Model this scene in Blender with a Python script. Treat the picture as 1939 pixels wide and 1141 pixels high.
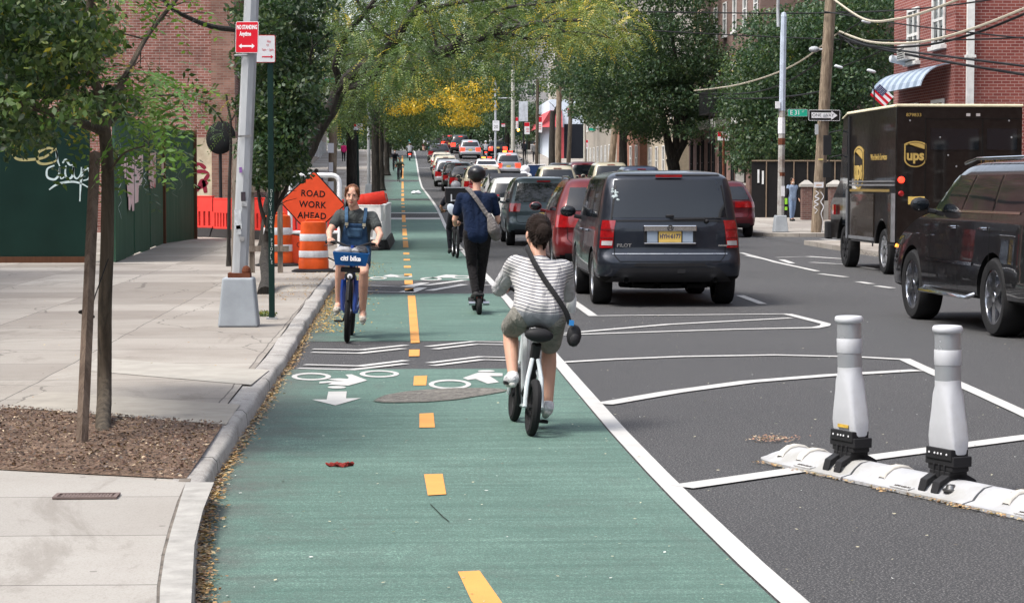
import bpy, bmesh, math, random
import numpy as np
from mathutils import Vector, Matrix, Euler, noise as mnoise
random.seed(7); RNG = np.random.default_rng(11)
for o in list(bpy.data.objects): bpy.data.objects.remove(o)
SC = bpy.context.scene; COL = SC.collection
R = math.radians; PI = math.pi
# ---------------------------------------------------------------- camera
CAMH = 1.65; FPX = 4000.0; W0, H0 = 1939.0, 1141.0
PITCH = math.atan(220.5/FPX); YAW = math.atan(206.5/FPX)
cd = bpy.data.cameras.new('camera'); cam = bpy.data.objects.new('camera', cd); COL.objects.link(cam)
cam.location = (0, 0, CAMH); cam.rotation_euler = (PI/2-PITCH, 0, -YAW)
cd.sensor_width = 36; cd.lens = FPX/W0*36; cd.clip_start = .1; cd.clip_end = 3000
SC.camera = cam; SC.render.resolution_x = 1024; SC.render.resolution_y = 602
# ---------------------------------------------------------------- world and sun
SUN_EL, SUN_AZ = R(58), R(-115)          # azimuth measured from +Y (down the street), negative = left
wd = bpy.data.worlds.new('World'); SC.world = wd; wd.use_nodes = True
nt = wd.node_tree; nt.nodes.clear()
sky = nt.nodes.new('ShaderNodeTexSky'); sky.sky_type = 'NISHITA'; sky.sun_disc = False
sky.sun_elevation = SUN_EL; sky.sun_rotation = SUN_AZ; sky.dust_density = 3.0; sky.air_density = 1.0; sky.ozone_density = 1.0
hs = nt.nodes.new('ShaderNodeHueSaturation'); hs.inputs['Saturation'].default_value = .5
bg = nt.nodes.new('ShaderNodeBackground'); bg.inputs['Strength'].default_value = .15
wo = nt.nodes.new('ShaderNodeOutputWorld')
nt.links.new(sky.outputs[0], hs.inputs['Color']); nt.links.new(hs.outputs[0], bg.inputs['Color']); nt.links.new(bg.outputs[0], wo.inputs[0])
ld = bpy.data.lights.new('sun', 'SUN'); ld.energy = 1.8; ld.angle = R(18); ld.color = (1, .955, .88)
so = bpy.data.objects.new('sun', ld); COL.objects.link(so)
sd = Vector((math.sin(SUN_AZ)*math.cos(SUN_EL), math.cos(SUN_AZ)*math.cos(SUN_EL), math.sin(SUN_EL)))
so.rotation_euler = sd.to_track_quat('Z', 'Y').to_euler(); so.location = sd*50
SC.view_settings.view_transform = 'Standard'; SC.view_settings.look = 'None'
SC.view_settings.exposure = 1.15; SC.view_settings.gamma = 1
SC.render.engine = 'CYCLES'
# ---------------------------------------------------------------- ground profile and pixel to world helpers
_PY = [-50, 50, 65, 76, 90, 100, 140, 152, 165, 177, 190, 210, 225, 240, 3000]
_PZ = [0, 0, .05, .22, .62, .82, 1.5, 1.95, 2.6, 3.3, 3.9, 4.9, 5.25, 5.4, 5.4]
def gz(y): return float(np.interp(y, _PY, _PZ))
def slope(y): return math.atan((gz(y+2)-gz(y-2))/4)
CR = cam.rotation_euler.to_matrix()
def ray(px, py): return CR @ Vector(((px-W0/2)/FPX, -(py-H0/2)/FPX, -1))
def G(px, py, z=0.0):
    d = ray(px, py); t = (z-CAMH)/d.z; return Vector((d.x*t, d.y*t, z))
def P(px, py, Y):
    d = ray(px, py); t = Y/d.y; return Vector((d.x*t, Y, CAMH+d.z*t))
def SX(px, Y): return P(px, 350, Y).x
# ---------------------------------------------------------------- materials
def new_mat(name):
    m = bpy.data.materials.new(name); m.use_nodes = True; return m, m.node_tree, m.node_tree.nodes['Principled BSDF']
_mc = {}
def N(t, typ, **kw):
    n = t.nodes.new(typ)
    for k, v in kw.items():
        if k in n.inputs: n.inputs[k].default_value = v
        else: setattr(n, k, v)
    return n
def objco(t, scale=(1, 1, 1)):
    tc = t.nodes.new('ShaderNodeTexCoord'); mp = t.nodes.new('ShaderNodeMapping'); mp.inputs['Scale'].default_value = scale
    t.links.new(tc.outputs['Object'], mp.inputs[0]); return mp.outputs[0]
def mixc(t, fac, a, b, mode='MIX'):
    n = t.nodes.new('ShaderNodeMix'); n.data_type = 'RGBA'; n.blend_type = mode
    for i, v in ((0, fac), (6, a), (7, b)):
        if isinstance(v, (int, float)): n.inputs[i].default_value = v
        elif isinstance(v, (tuple, list)): n.inputs[i].default_value = (v+(1,))[:4] if isinstance(v, tuple) else v
        else: t.links.new(v, n.inputs[i])
    return n.outputs[2]
def ramp(t, src, p0, p1, c0=(0, 0, 0, 1), c1=(1, 1, 1, 1)):
    r = t.nodes.new('ShaderNodeValToRGB'); r.color_ramp.elements[0].position = p0; r.color_ramp.elements[1].position = p1
    r.color_ramp.elements[0].color = c0; r.color_ramp.elements[1].color = c1; t.links.new(src, r.inputs[0]); return r.outputs[0]
def fn(t, co, scale, detail=4, rough=.55, dist=0):
    n = N(t, 'ShaderNodeTexNoise', Scale=scale, Detail=detail, Roughness=rough, Distortion=dist); t.links.new(co, n.inputs['Vector']); return n.outputs[0]
def mth(t, op, a, b=None, c=None):
    n = t.nodes.new('ShaderNodeMath'); n.operation = op
    for i, v in enumerate((a, b, c)):
        if v is None: continue
        if isinstance(v, (int, float)): n.inputs[i].default_value = v
        else: t.links.new(v, n.inputs[i])
    return n.outputs[0]
def bump(t, b, h, strength=.3, dist=.01):
    n = N(t, 'ShaderNodeBump', Strength=strength, Distance=dist); t.links.new(h, n.inputs['Height']); t.links.new(n.outputs[0], b.inputs['Normal'])
def pm(name, col, rough=.6, metal=0, var=.12, scale=6, bmp=0, coat=0, emit=None, es=1, spec=None, alt=None, stretch=(1, 1, 1), trans=0, alpha=None):
    """procedural plain material: base colour with noise variation (and optional second colour)"""
    key = name
    if key in _mc: return _mc[key]
    m, t, b = new_mat(name); b.inputs['Roughness'].default_value = rough; b.inputs['Metallic'].default_value = metal
    if coat: b.inputs['Coat Weight'].default_value = coat; b.inputs['Coat Roughness'].default_value = .04
    b.inputs['Specular IOR Level'].default_value = .5 if rough < .4 or metal > .3 else .18
    if spec is not None: b.inputs['Specular IOR Level'].default_value = spec
    co = objco(t, stretch); n1 = fn(t, co, scale)
    c = tuple(col)
    lo = tuple(x*(1-var) for x in c)+(1,); hi = tuple(min(1, x*(1+var)) for x in c)+(1,)
    cc = ramp(t, n1, .3, .7, lo, hi)
    if alt: cc = mixc(t, ramp(t, fn(t, co, scale*.35, 6, .65), .5, .62), cc, tuple(alt)+(1,))
    t.links.new(cc, b.inputs['Base Color'])
    t.links.new(mth(t, 'MULTIPLY_ADD', n1, .2, rough-.1), b.inputs['Roughness']) if rough > .15 else None
    if bmp: bump(t, b, fn(t, co, scale*6, 3), bmp, .01)
    if emit: b.inputs['Emission Color'].default_value = tuple(emit)+(1,); b.inputs['Emission Strength'].default_value = es
    if trans: b.inputs['Transmission Weight'].default_value = trans
    _mc[key] = m; return m
def brick_mat(name, c1, c2, mortar, var=.5, bw=.215, rh=.075):
    m, t, b = new_mat(name); b.inputs['Roughness'].default_value = .9
    tc = t.nodes.new('ShaderNodeTexCoord'); sp = t.nodes.new('ShaderNodeSeparateXYZ'); t.links.new(tc.outputs['Object'], sp.inputs[0])
    ge = t.nodes.new('ShaderNodeNewGeometry'); sn = t.nodes.new('ShaderNodeSeparateXYZ'); t.links.new(ge.outputs['Normal'], sn.inputs[0])
    a = mth(t, 'GREATER_THAN', mth(t, 'ABSOLUTE', sn.outputs[0]), .6)
    u = mth(t, 'ADD', mth(t, 'MULTIPLY', sp.outputs[1], a), mth(t, 'MULTIPLY', sp.outputs[0], mth(t, 'SUBTRACT', 1, a)))
    cb = t.nodes.new('ShaderNodeCombineXYZ'); t.links.new(u, cb.inputs[0]); t.links.new(sp.outputs[2], cb.inputs[1])
    bt = N(t, 'ShaderNodeTexBrick', Scale=1.0); bt.inputs['Brick Width'].default_value = bw; bt.inputs['Row Height'].default_value = rh
    bt.inputs['Mortar Size'].default_value = .008; bt.inputs['Mortar Smooth'].default_value = .2; bt.inputs['Bias'].default_value = -.1
    bt.inputs['Color1'].default_value = c1+(1,); bt.inputs['Color2'].default_value = c2+(1,); bt.inputs['Mortar'].default_value = mortar+(1,)
    t.links.new(cb.outputs[0], bt.inputs['Vector'])
    n1 = ramp(t, fn(t, cb.outputs[0], .8, 6, .7), .35, .7, (1-var*.6,)*3+(1,), (1+var*.3,)*3+(1,))
    cc = mixc(t, 1.0, bt.outputs[0], n1, 'MULTIPLY')
    dirt = ramp(t, fn(t, cb.outputs[0], .35, 8, .75), .58, .72)
    cc = mixc(t, mth(t, 'MULTIPLY', dirt, .35), cc, tuple(min(1, x*1.6+.06) for x in mortar)+(1,))
    t.links.new(cc, b.inputs['Base Color']); bump(t, b, bt.outputs['Fac'], -.6, .008)
    return m
def paint_car(name, col, rough=.32, metal=.0, flake=True):
    if name in _mc: return _mc[name]
    m, t, b = new_mat(name); co = objco(t)
    n = fn(t, co, 3, 3); dirt = ramp(t, fn(t, co, 9, 6, .7), .45, .75)
    c = mixc(t, mth(t, 'MULTIPLY', dirt, .05), tuple(col)+(1,), (.13, .12, .11, 1))
    t.links.new(c, b.inputs['Base Color']); b.inputs['Metallic'].default_value = metal
    t.links.new(mth(t, 'MULTIPLY_ADD', dirt, .15, rough), b.inputs['Roughness'])
    b.inputs['Coat Weight'].default_value = .6; b.inputs['Coat Roughness'].default_value = .03; b.inputs['Specular IOR Level'].default_value = .25
    bump(t, b, n, .02, .02)
    _mc[name] = m; return m
# ---------------------------------------------------------------- mesh building
def link(o): COL.objects.link(o); return o
class MB:
    def __init__(s): s.v = []; s.f = []; s.m = []; s.M = Matrix()
    def add(s, vs, fs, mi=0, M=None):
        k = len(s.v); T = s.M @ M if M is not None else s.M
        s.v += [T @ Vector(p) for p in vs]; s.f += [tuple(i+k for i in f) for f in fs]; s.m += [mi]*len(fs); return s
    def box(s, c, d, rot=(0, 0, 0), mi=0, top=(1, 1)):
        x, y, z = d[0]/2, d[1]/2, d[2]/2; tx, ty = top
        vs = [(-x, -y, -z), (x, -y, -z), (x, y, -z), (-x, y, -z), (-x*tx, -y*ty, z), (x*tx, -y*ty, z), (x*tx, y*ty, z), (-x*tx, y*ty, z)]
        M = Matrix.Translation(c) @ Euler(rot).to_matrix().to_4x4()
        return s.add(vs, [(0, 3, 2, 1), (4, 5, 6, 7), (0, 1, 5, 4), (1, 2, 6, 5), (2, 3, 7, 6), (3, 0, 4, 7)], mi, M)
    def tube(s, pts, r, n=8, mi=0, cap=True, closed=False, sq=1.0, up=None):
        pts = [Vector(p) for p in pts]; L = len(pts)
        rs = [r]*L if isinstance(r, (int, float)) else list(r)
        vs = []; fs = []; a = None
        for i, p in enumerate(pts):
            if closed: d = pts[(i+1) % L]-pts[i-1]
            else: d = pts[min(i+1, L-1)]-pts[max(i-1, 0)]
            if d.length < 1e-9: d = Vector((0, 0, 1))
            d.normalize()
            if a is None:
                a = (Vector(up) if up else (Vector((0, 0, 1)) if abs(d.z) < .9 else Vector((1, 0, 0))))
            a = (a-d*a.dot(d)); a.normalize(); b = d.cross(a)
            for k in range(n):
                t = 2*PI*k/n; vs.append(p+(a*math.cos(t)*sq+b*math.sin(t))*rs[i])
        for i in range(L if closed else L-1):
            j = (i+1) % L
            for k in range(n): fs.append((i*n+k, i*n+(k+1) % n, j*n+(k+1) % n, j*n+k))
        if cap and not closed: fs.append(tuple(range(n))[::-1]); fs.append(tuple((L-1)*n+k for k in range(n)))
        return s.add(vs, fs, mi)
    def lathe(s, prof, n=20, M=None, mi=0, cap=True):
        vs = []; fs = []
        for r, z in prof:
            for k in range(n): t = 2*PI*k/n; vs.append((r*math.cos(t), r*math.sin(t), z))
        for i in range(len(prof)-1):
            for k in range(n): fs.append((i*n+k, i*n+(k+1) % n, (i+1)*n+(k+1) % n, (i+1)*n+k))
        if cap: fs.append(tuple(range(n))[::-1]); fs.append(tuple((len(prof)-1)*n+k for k in range(n)))
        return s.add(vs, fs, mi, M)
    def ball(s, c, r, n=12, mi=0, rot=(0, 0, 0)):
        if isinstance(r, (int, float)): r = (r, r, r)
        h = max(4, n//2); vs = [(0, 0, -1)]; fs = []
        for i in range(1, h):
            ph = -PI/2+PI*i/h
            for k in range(n): t = 2*PI*k/n; vs.append((math.cos(ph)*math.cos(t), math.cos(ph)*math.sin(t), math.sin(ph)))
        vs.append((0, 0, 1)); L = len(vs)-1
        for k in range(n): fs.append((0, 1+(k+1) % n, 1+k)); fs.append((L, 1+(h-2)*n+k, 1+(h-2)*n+(k+1) % n))
        for i in range(h-2):
            for k in range(n): a = 1+i*n; b = a+n; fs.append((a+k, a+(k+1) % n, b+(k+1) % n, b+k))
        M = Matrix.Translation(c) @ Euler(rot).to_matrix().to_4x4() @ Matrix.Diagonal((r[0], r[1], r[2], 1))
        return s.add(vs, fs, mi, M)
    def prism(s, out, z0, z1, M=None, mi=0):
        n = len(out); vs = [(x, y, z0) for x, y in out]+[(x, y, z1) for x, y in out]
        fs = [tuple(range(n))[::-1], tuple(range(n, 2*n))]+[(i, (i+1) % n, n+(i+1) % n, n+i) for i in range(n)]
        return s.add(vs, fs, mi, M)
    def cone(s, a, b, ra, rb, n=12, mi=0):
        """capsule with two radii"""
        a, b = Vector(a), Vector(b); d = b-a; L = d.length
        if L < 1e-6: return s.ball(a, max(ra, rb), n, mi)
        q = Vector((0, 0, 1)).rotation_difference(d).to_matrix().to_4x4()
        pr = [(max(1e-4, ra*math.cos(t)), ra*math.sin(t)) for t in (-1.45, -1.1, -.7, -.35, 0)]+[(max(1e-4, rb*math.cos(t)), L+rb*math.sin(t)) for t in (0, .35, .7, 1.1, 1.45)]
        return s.lathe(pr, n, Matrix.Translation(a) @ q, mi)
    def build(s, name, mats=None, parent=None, smooth=True, bevel=0, ang=40, solid=0):
        me = bpy.data.meshes.new(name); me.from_pydata([tuple(p) for p in s.v], [], s.f)
        if mats is not None:
            for m in (mats if isinstance(mats, (list, tuple)) else [mats]): me.materials.append(m)
        if len(set(s.m)) > 1: me.polygons.foreach_set('material_index', s.m)
        if smooth:
            me.polygons.foreach_set('use_smooth', [True]*len(me.polygons)); me.set_sharp_from_angle(angle=R(ang))
        me.update()
        o = bpy.data.objects.new(name, me); link(o)
        if parent is not None: o.parent = parent
        if solid: md = o.modifiers.new('s', 'SOLIDIFY'); md.thickness = solid; md.offset = 0
        if bevel: md = o.modifiers.new('b', 'BEVEL'); md.width = bevel; md.segments = 2; md.limit_method = 'ANGLE'; md.angle_limit = R(35)
        return o
def np_mesh(name, V, F, mats, parent=None, colors=None, smooth=False):
    """V (n,3), F (m,k) numpy"""
    me = bpy.data.meshes.new(name); n = len(V); m, k = F.shape
    me.vertices.add(n); me.vertices.foreach_set('co', V.astype(np.float32).ravel())
    me.loops.add(m*k); me.loops.foreach_set('vertex_index', F.astype(np.int32).ravel())
    me.polygons.add(m); me.polygons.foreach_set('loop_start', np.arange(0, m*k, k, dtype=np.int32)); me.polygons.foreach_set('loop_total', np.full(m, k, dtype=np.int32))
    for mm in (mats if isinstance(mats, (list, tuple)) else [mats]): me.materials.append(mm)
    if colors is not None:
        at = me.color_attributes.new('Col', 'FLOAT_COLOR', 'POINT'); at.data.foreach_set('color', colors.astype(np.float32).ravel())
    if smooth: me.polygons.foreach_set('use_smooth', [True]*m)
    me.update(); me.validate()
    o = bpy.data.objects.new(name, me); link(o)
    if parent is not None: o.parent = parent
    return o
def tag(o, label=None, cat=None, group=None, kind=None):
    if label: o['label'] = label
    if cat: o['category'] = cat
    if group: o['group'] = group
    if kind: o['kind'] = kind
    return o
def thing(name, label, cat, loc=(0, 0, 0), rz=0, group=None, rx=0):
    o = bpy.data.objects.new(name, None); link(o); o.location = loc; o.rotation_euler = (rx, 0, rz); o.empty_display_size = .2
    return tag(o, label, cat, group)
def structure(o): o['kind'] = 'structure'; return o
def copy_tree(o, parent=None):
    c = o.copy(); COL.objects.link(c)
    if parent is not None: c.parent = parent
    for ch in list(o.children): copy_tree(ch, c)
    return c
def smooth_path(pts, k=6):
    pts = [Vector(p) for p in pts]; out = []
    for i in range(len(pts)-1):
        p0 = pts[max(i-1, 0)]; p1 = pts[i]; p2 = pts[i+1]; p3 = pts[min(i+2, len(pts)-1)]
        for j in range(k):
            t = j/k; out.append(.5*((2*p1)+(p2-p0)*t+(2*p0-5*p1+4*p2-p3)*t*t+(3*p1-p0-3*p2+p3)*t**3))
    out.append(pts[-1]); return out
def textobj(name, s, size, M, mat, parent=None, ext=.0015, sx=1.0, align='CENTER', spacing=1.0, bold=0):
    cu = bpy.data.curves.new(name, 'FONT'); cu.body = s; cu.size = size; cu.extrude = ext; cu.align_x = align; cu.align_y = 'CENTER'
    cu.space_character = spacing; cu.offset = bold; cu.resolution_u = 3
    o = bpy.data.objects.new(name, cu); COL.objects.link(o)
    me = bpy.data.meshes.new_from_object(o); bpy.data.objects.remove(o); me.name = name
    me.transform(M @ Matrix.Diagonal((sx, 1, 1, 1))); me.materials.clear(); me.materials.append(mat)
    r = bpy.data.objects.new(name, me); link(r)
    if parent is not None: r.parent = parent
    return r
FACE = Matrix.Rotation(PI/2, 4, 'X')     # text in XY -> facing -Y (towards the camera)
def evaluated(o):
    """freeze modifiers into the mesh"""
    dg = bpy.context.evaluated_depsgraph_get(); dg.update()
    me = bpy.data.meshes.new_from_object(o.evaluated_get(dg)); old = o.data; o.modifiers.clear(); nm = old.name; o.data = me; bpy.data.meshes.remove(old); me.name = nm
    return o
def remesh(o, vox, sm=6, f=.5):
    md = o.modifiers.new('r', 'REMESH'); md.mode = 'VOXEL'; md.voxel_size = vox
    if sm: s2 = o.modifiers.new('s', 'SMOOTH'); s2.iterations = sm; s2.factor = f
    evaluated(o); o.data.polygons.foreach_set('use_smooth', [True]*len(o.data.polygons)); return o
# ================================================================ GROUND
CH = .12
def asphalt_mat():
    m, t, b = new_mat('asphalt'); co = objco(t); b.inputs['Roughness'].default_value = .88
    base = mixc(t, ramp(t, fn(t, co, .25, 6, .6), .35, .7), (.128, .124, .124, 1), (.188, .182, .180, 1))
    streak = fn(t, objco(t, (1.2, .12, 1)), 1.0, 5, .6)
    base = mixc(t, mth(t, 'MULTIPLY', ramp(t, streak, .45, .65), .35), base, (0.185, 0.179, 0.183, 1))
    sp = fn(t, co, 95, 2, .6); base = mixc(t, mth(t, 'MULTIPLY', ramp(t, sp, .58, .75), .6), base, (.27, .265, .26, 1))
    base = mixc(t, ramp(t, sp, .42, .30), base, (.032, .032, .034, 1))
    t.links.new(base, b.inputs['Base Color']); bump(t, b, fn(t, co, 130, 2), .5, .006); return m
def green_mat():
    m, t, b = new_mat('green_lane_paint'); b.inputs['Roughness'].default_value = .85
    co = objco(t); tr = objco(t, (.5, 5, 1))
    base = mixc(t, ramp(t, fn(t, tr, 1.6, 6, .65), .35, .68), (.088, .170, .136, 1), (.155, .262, .216, 1))
    base = mixc(t, mth(t, 'MULTIPLY', ramp(t, fn(t, objco(t, (.35, 9, 1)), 1.5, 4, .7), .48, .64), .75), base, (0.076, 0.151, 0.123, 1))
    base = mixc(t, mth(t, 'MULTIPLY', ramp(t, fn(t, co, .5, 6, .7), .5, .7), .45), base, (0.224, 0.364, 0.302, 1))
    base = mixc(t, mth(t, 'MULTIPLY', ramp(t, fn(t, objco(t, (3.2, .05, 1)), 1.6, 5, .6), .5, .7), .30), base, (.10, .16, .135, 1))
    base = mixc(t, mth(t, 'MULTIPLY', ramp(t, fn(t, objco(t, (1, .6, 1)), 2.2, 8, .8, 1.0), .52, .68), .5), base, (.10, .12, .105, 1))
    # wear towards the kerb: asphalt and dust showing through
    sp = t.nodes.new('ShaderNodeSeparateXYZ'); t.links.new(co, sp.inputs[0])
    edge = mth(t, 'ADD', mth(t, 'MULTIPLY_ADD', sp.outputs[0], -1.75, -.95), mth(t, 'MULTIPLY_ADD', fn(t, co, 2.3, 6, .7), 3.2, -1.6))
    base = mixc(t, mth(t, 'MULTIPLY', ramp(t, edge, 0, 1), .85), base, (.105, .10, .092, 1))
    s2 = fn(t, co, 95, 2, .6); base = mixc(t, mth(t, 'MULTIPLY', ramp(t, s2, .58, .76), .55), base, (.36, .52, .44, 1)); base = mixc(t, mth(t, 'MULTIPLY', ramp(t, s2, .44, .30), .6), base, (.035, .065, .055, 1))
    t.links.new(base, b.inputs['Base Color']); bump(t, b, fn(t, co, 130, 2), .5, .006); return m
def line_mat(name, col, worn=.5):
    m, t, b = new_mat(name); b.inputs['Roughness'].default_value = .8; co = objco(t)
    base = mixc(t, ramp(t, fn(t, co, 1.6, 5, .6), .35, .7), tuple(x*.82 for x in col)+(1,), col+(1,))
    w = ramp(t, mth(t, 'ADD', mth(t, 'MULTIPLY', fn(t, co, 6, 8, .8), .6), mth(t, 'MULTIPLY', fn(t, co, 60, 2, .6), .4)), .60, .68)
    base = mixc(t, mth(t, 'MULTIPLY', w, worn), base, (.12, .12, .12, 1))
    t.links.new(base, b.inputs['Base Color']); bump(t, b, fn(t, co, 110, 2), .3, .004); return m
def walk_mat(name, tones, sx=1.55, sy=1.52, x0=-2.85, joint=.012, crack=.6):
    m, t, b = new_mat(name); b.inputs['Roughness'].default_value = .9; co = objco(t)
    sp = t.nodes.new('ShaderNodeSeparateXYZ'); t.links.new(co, sp.inputs[0])
    wob = mth(t, 'MULTIPLY_ADD', fn(t, co, 1.3, 3), .05, -.025)
    u = mth(t, 'DIVIDE', mth(t, 'ADD', mth(t, 'SUBTRACT', sp.outputs[0], x0), wob), sx); v = mth(t, 'DIVIDE', mth(t, 'ADD', sp.outputs[1], wob), sy)
    cb = t.nodes.new('ShaderNodeCombineXYZ'); t.links.new(mth(t, 'FLOOR', u), cb.inputs[0]); t.links.new(mth(t, 'FLOOR', v), cb.inputs[1])
    wn = t.nodes.new('ShaderNodeTexWhiteNoise'); t.links.new(cb.outputs[0], wn.inputs[0])
    base = mixc(t, wn.outputs[0], tones[0]+(1,), tones[1]+(1,))
    base = mixc(t, mth(t, 'MULTIPLY', ramp(t, fn(t, co, .7, 7, .65), .42, .7), .55), base, tones[2]+(1,))
    base = mixc(t, mth(t, 'MULTIPLY', ramp(t, fn(t, co, 120, 2, .6), .5, .68), .35), base, (.16, .14, .12, 1))
    vo = N(t, 'ShaderNodeTexVoronoi', Scale=2.6); t.links.new(co, vo.inputs['Vector']); base = mixc(t, mth(t, 'MULTIPLY', mth(t, 'LESS_THAN', vo.outputs['Distance'], .045), .55), base, (.09, .08, .07, 1))
    st2 = ramp(t, fn(t, objco(t, (1, .35, 1)), 1.1, 8, .75, .8), .56, .64); base = mixc(t, mth(t, 'MULTIPLY', st2, .35), base, (.13, .11, .09, 1))
    vc = N(t, 'ShaderNodeTexVoronoi', Scale=.42); vc.feature = 'DISTANCE_TO_EDGE'; wv = t.nodes.new('ShaderNodeVectorMath'); wv.operation = 'MULTIPLY_ADD'; wv.inputs[1].default_value = (.35, .35, 0); nz = N(t, 'ShaderNodeTexNoise', Scale=2.0, Detail=5.0); t.links.new(co, nz.inputs['Vector']); t.links.new(nz.outputs[1], wv.inputs[0]); t.links.new(co, wv.inputs[2]); t.links.new(wv.outputs[0], vc.inputs['Vector'])
    base = mixc(t, mth(t, 'MULTIPLY', mth(t, 'LESS_THAN', vc.outputs['Distance'], .004), crack), base, (.08, .07, .06, 1))
    fu = mth(t, 'FRACT', u); fv = mth(t, 'FRACT', v)
    j = mth(t, 'MAXIMUM', mth(t, 'LESS_THAN', fu, joint/sx), mth(t, 'LESS_THAN', fv, joint/sy*1.6))
    base = mixc(t, mth(t, 'MULTIPLY', j, .8), base, (.07, .06, .055, 1))
    t.links.new(base, b.inputs['Base Color']); bump(t, b, fn(t, co, 90, 2), .3, .004); return m
M_asph = asphalt_mat(); M_green = green_mat(); M_white = line_mat('white_road_paint', (.50, .495, .48), .95); M_yel = line_mat('yellow_road_paint', (.68, .31, .075), .7)
M_walk = walk_mat('sidewalk_concrete', ((.235, .210, .186), (.372, .345, .308), (.182, .152, .128)))
M_newwalk = walk_mat('new_concrete', ((.32, .302, .278), (.37, .352, .325), (.27, .247, .22)), 50, 1.15, -40, .008, 0)
def curb_mat():
    m, t, b = new_mat('curb_stone'); b.inputs['Roughness'].default_value = .9; co = objco(t)
    base = mixc(t, ramp(t, fn(t, co, 1.3, 7, .7), .35, .7), (0.307, 0.288, 0.269, 1), (0.486, 0.467, 0.442, 1))
    base = mixc(t, mth(t, 'MULTIPLY', ramp(t, fn(t, co, 6, 8, .8), .5, .62), .6), base, (.17, .15, .13, 1))
    base = mixc(t, ramp(t, fn(t, co, 140, 2), .58, .7), base, (.12, .11, .1, 1))
    sp = t.nodes.new('ShaderNodeSeparateXYZ'); t.links.new(co, sp.inputs[0])
    fy = mth(t, 'FRACT', mth(t, 'DIVIDE', sp.outputs[1], 2.4)); base = mixc(t, mth(t, 'LESS_THAN', fy, .012), base, (.05, .05, .045, 1))
    t.links.new(base, b.inputs['Base Color']); bump(t, b, fn(t, co, 25, 5), .5, .012); return m
M_curb = curb_mat()
# kerb line (road edge) in world metres
CURB = [(-5, .2), (3, -.25), (6, -.62), (8.3, -.83), (9.7, -.96), (10.8, -1.02), (11.8, -1.06), (20, -1.07), (30, -1.12), (60, -1.12), (135, -1.38), (240, -1.5), (420, -1.5)]
def cx(y): return float(np.interp(y, [a for a, b in CURB], [b for a, b in CURB]))
def ys(a, b):
    out = [a]; y = a
    while y < b:
        y += 1.0 if y < 60 else (2.5 if y < 250 else 25); out.append(min(y, b))
    return out
def strip(name, fl, fr, y0, y1, dz, mat, edge_r=0, edge_l=0, mb=None):
    own = mb is None; mb = mb or MB(); yy = ys(y0, y1); vs = []; fs = []
    for y in yy:
        z = gz(y)+dz; vs += [(fl(y), y, z), (fr(y), y, z)]
        vs += [(fl(y), y, z-edge_l), (fr(y), y, z-edge_r)]
    for i in range(len(yy)-1):
        a, b = i*4, i*4+4; fs.append((a, a+1, b+1, b))
        if edge_r: fs.append((a+1, a+3, b+3, b+1))
        if edge_l: fs.append((a+2, a, b, b+2))
    mb.add(vs, fs); 
    return mb.build(name, mat, smooth=False) if own else mb
# wide ground sheet that reaches the horizon
M_ground = pm('ground_soil', (.16, .15, .13), .95, scale=.6, var=.3)
mb = MB(); yy = [-60, 0]+ys(45, 260)+[400, 1200, 2500]; xs = [-1500, -60, 60, 1500]
mb.add([(x, y, gz(y)-.06) for y in yy for x in xs], [(i*4+j, i*4+j+1, (i+1)*4+j+1, (i+1)*4+j) for i in range(len(yy)-1) for j in range(3)])
structure(mb.build('ground', M_ground, smooth=False))
RC = 10.9       # right kerb
structure(strip('road', lambda y: cx(y), lambda y: RC if y > 0 else RC, -5, 420, 0, M_asph))
mb = MB(); mb.add([(RC, 56.8, gz(56.8)+.002), (70, 56.8, gz(56.8)+.002), (70, 66, gz(66)+.002), (RC, 66, gz(66)+.002)], [(0, 1, 2, 3)])
structure(mb.build('cross_street', M_asph, smooth=False))
# left sidewalk with kerb
structure(strip('sidewalk', lambda y: -40, lambda y: cx(y)-.17, -5, 420, CH, M_walk))
mb = MB(); yy = [y for y in ys(-5, 420)]; prev = None; vs = []; fs = []
for i, y in enumerate(yy):
    w = 0 if y < 12 else .012*math.sin(y*3.1)+.008*math.sin(y*7)
    x = cx(y)+w; z = gz(y); h = CH+.004+(0 if y < 12 else -.018*abs(math.sin(y*.9)))
    vs += [(cx(y)-.17, y, z+CH-.05), (cx(y)-.17, y, z+h), (x-.025, y, z+h), (x, y, z+h-.025), (x+.012, y, z-.02)]
for i in range(len(yy)-1):
    a = i*5; b = a+5
    for k in range(4): fs.append((a+k, a+k+1, b+k+1, b+k))
mb.add(vs, fs); structure(mb.build('curb', M_curb, smooth=True, ang=60))
# right sidewalk, both sides of the cross street
mb = MB(); strip('x', lambda y: RC+.0, lambda y: 60, -5, 57, CH, None, edge_l=CH, mb=mb)
structure(mb.build('sidewalk', M_walk, smooth=False))
mb = MB()
cor = [(RC+1.4-1.4*math.cos(t), 64.2+1.4-1.4*math.sin(t)) for t in np.linspace(0, PI/2, 8)]
pts = [(RC, y) for y in (420, 250, 240, 225, 210, 190, 177, 165, 152, 140, 120, 100, 90, 82, 76, 70)]+[(x, y) for x, y in cor]+[(60, 64.2)]
back = [(60, y) for y in (420, 250, 240, 225, 210, 190, 177, 165, 152, 140, 120, 100, 90, 82, 76, 70)]
vs = [(x, y, gz(y)+CH) for x, y in pts]; n = len(pts); vs += [(x, y, gz(y)-.05) for x, y in pts]
fs = [(i, i+n, i+n+1, i+1) for i in range(n-1)]
mb.add(vs, fs)
yy = ys(65.6, 420); vs = []
for y in yy: vs += [(RC+.001, y, gz(y)+CH), (60, y, gz(y)+CH)]
mb.add(vs, [(2*i, 2*i+1, 2*i+3, 2*i+2) for i in range(len(yy)-1)])
m2 = [(x, y, gz(y)+CH) for x, y in cor]+[(60, 64.2, gz(64.2)+CH), (60, 65.6, gz(65.6)+CH)]
mb.add(m2, [tuple(range(len(m2)))])
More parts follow.
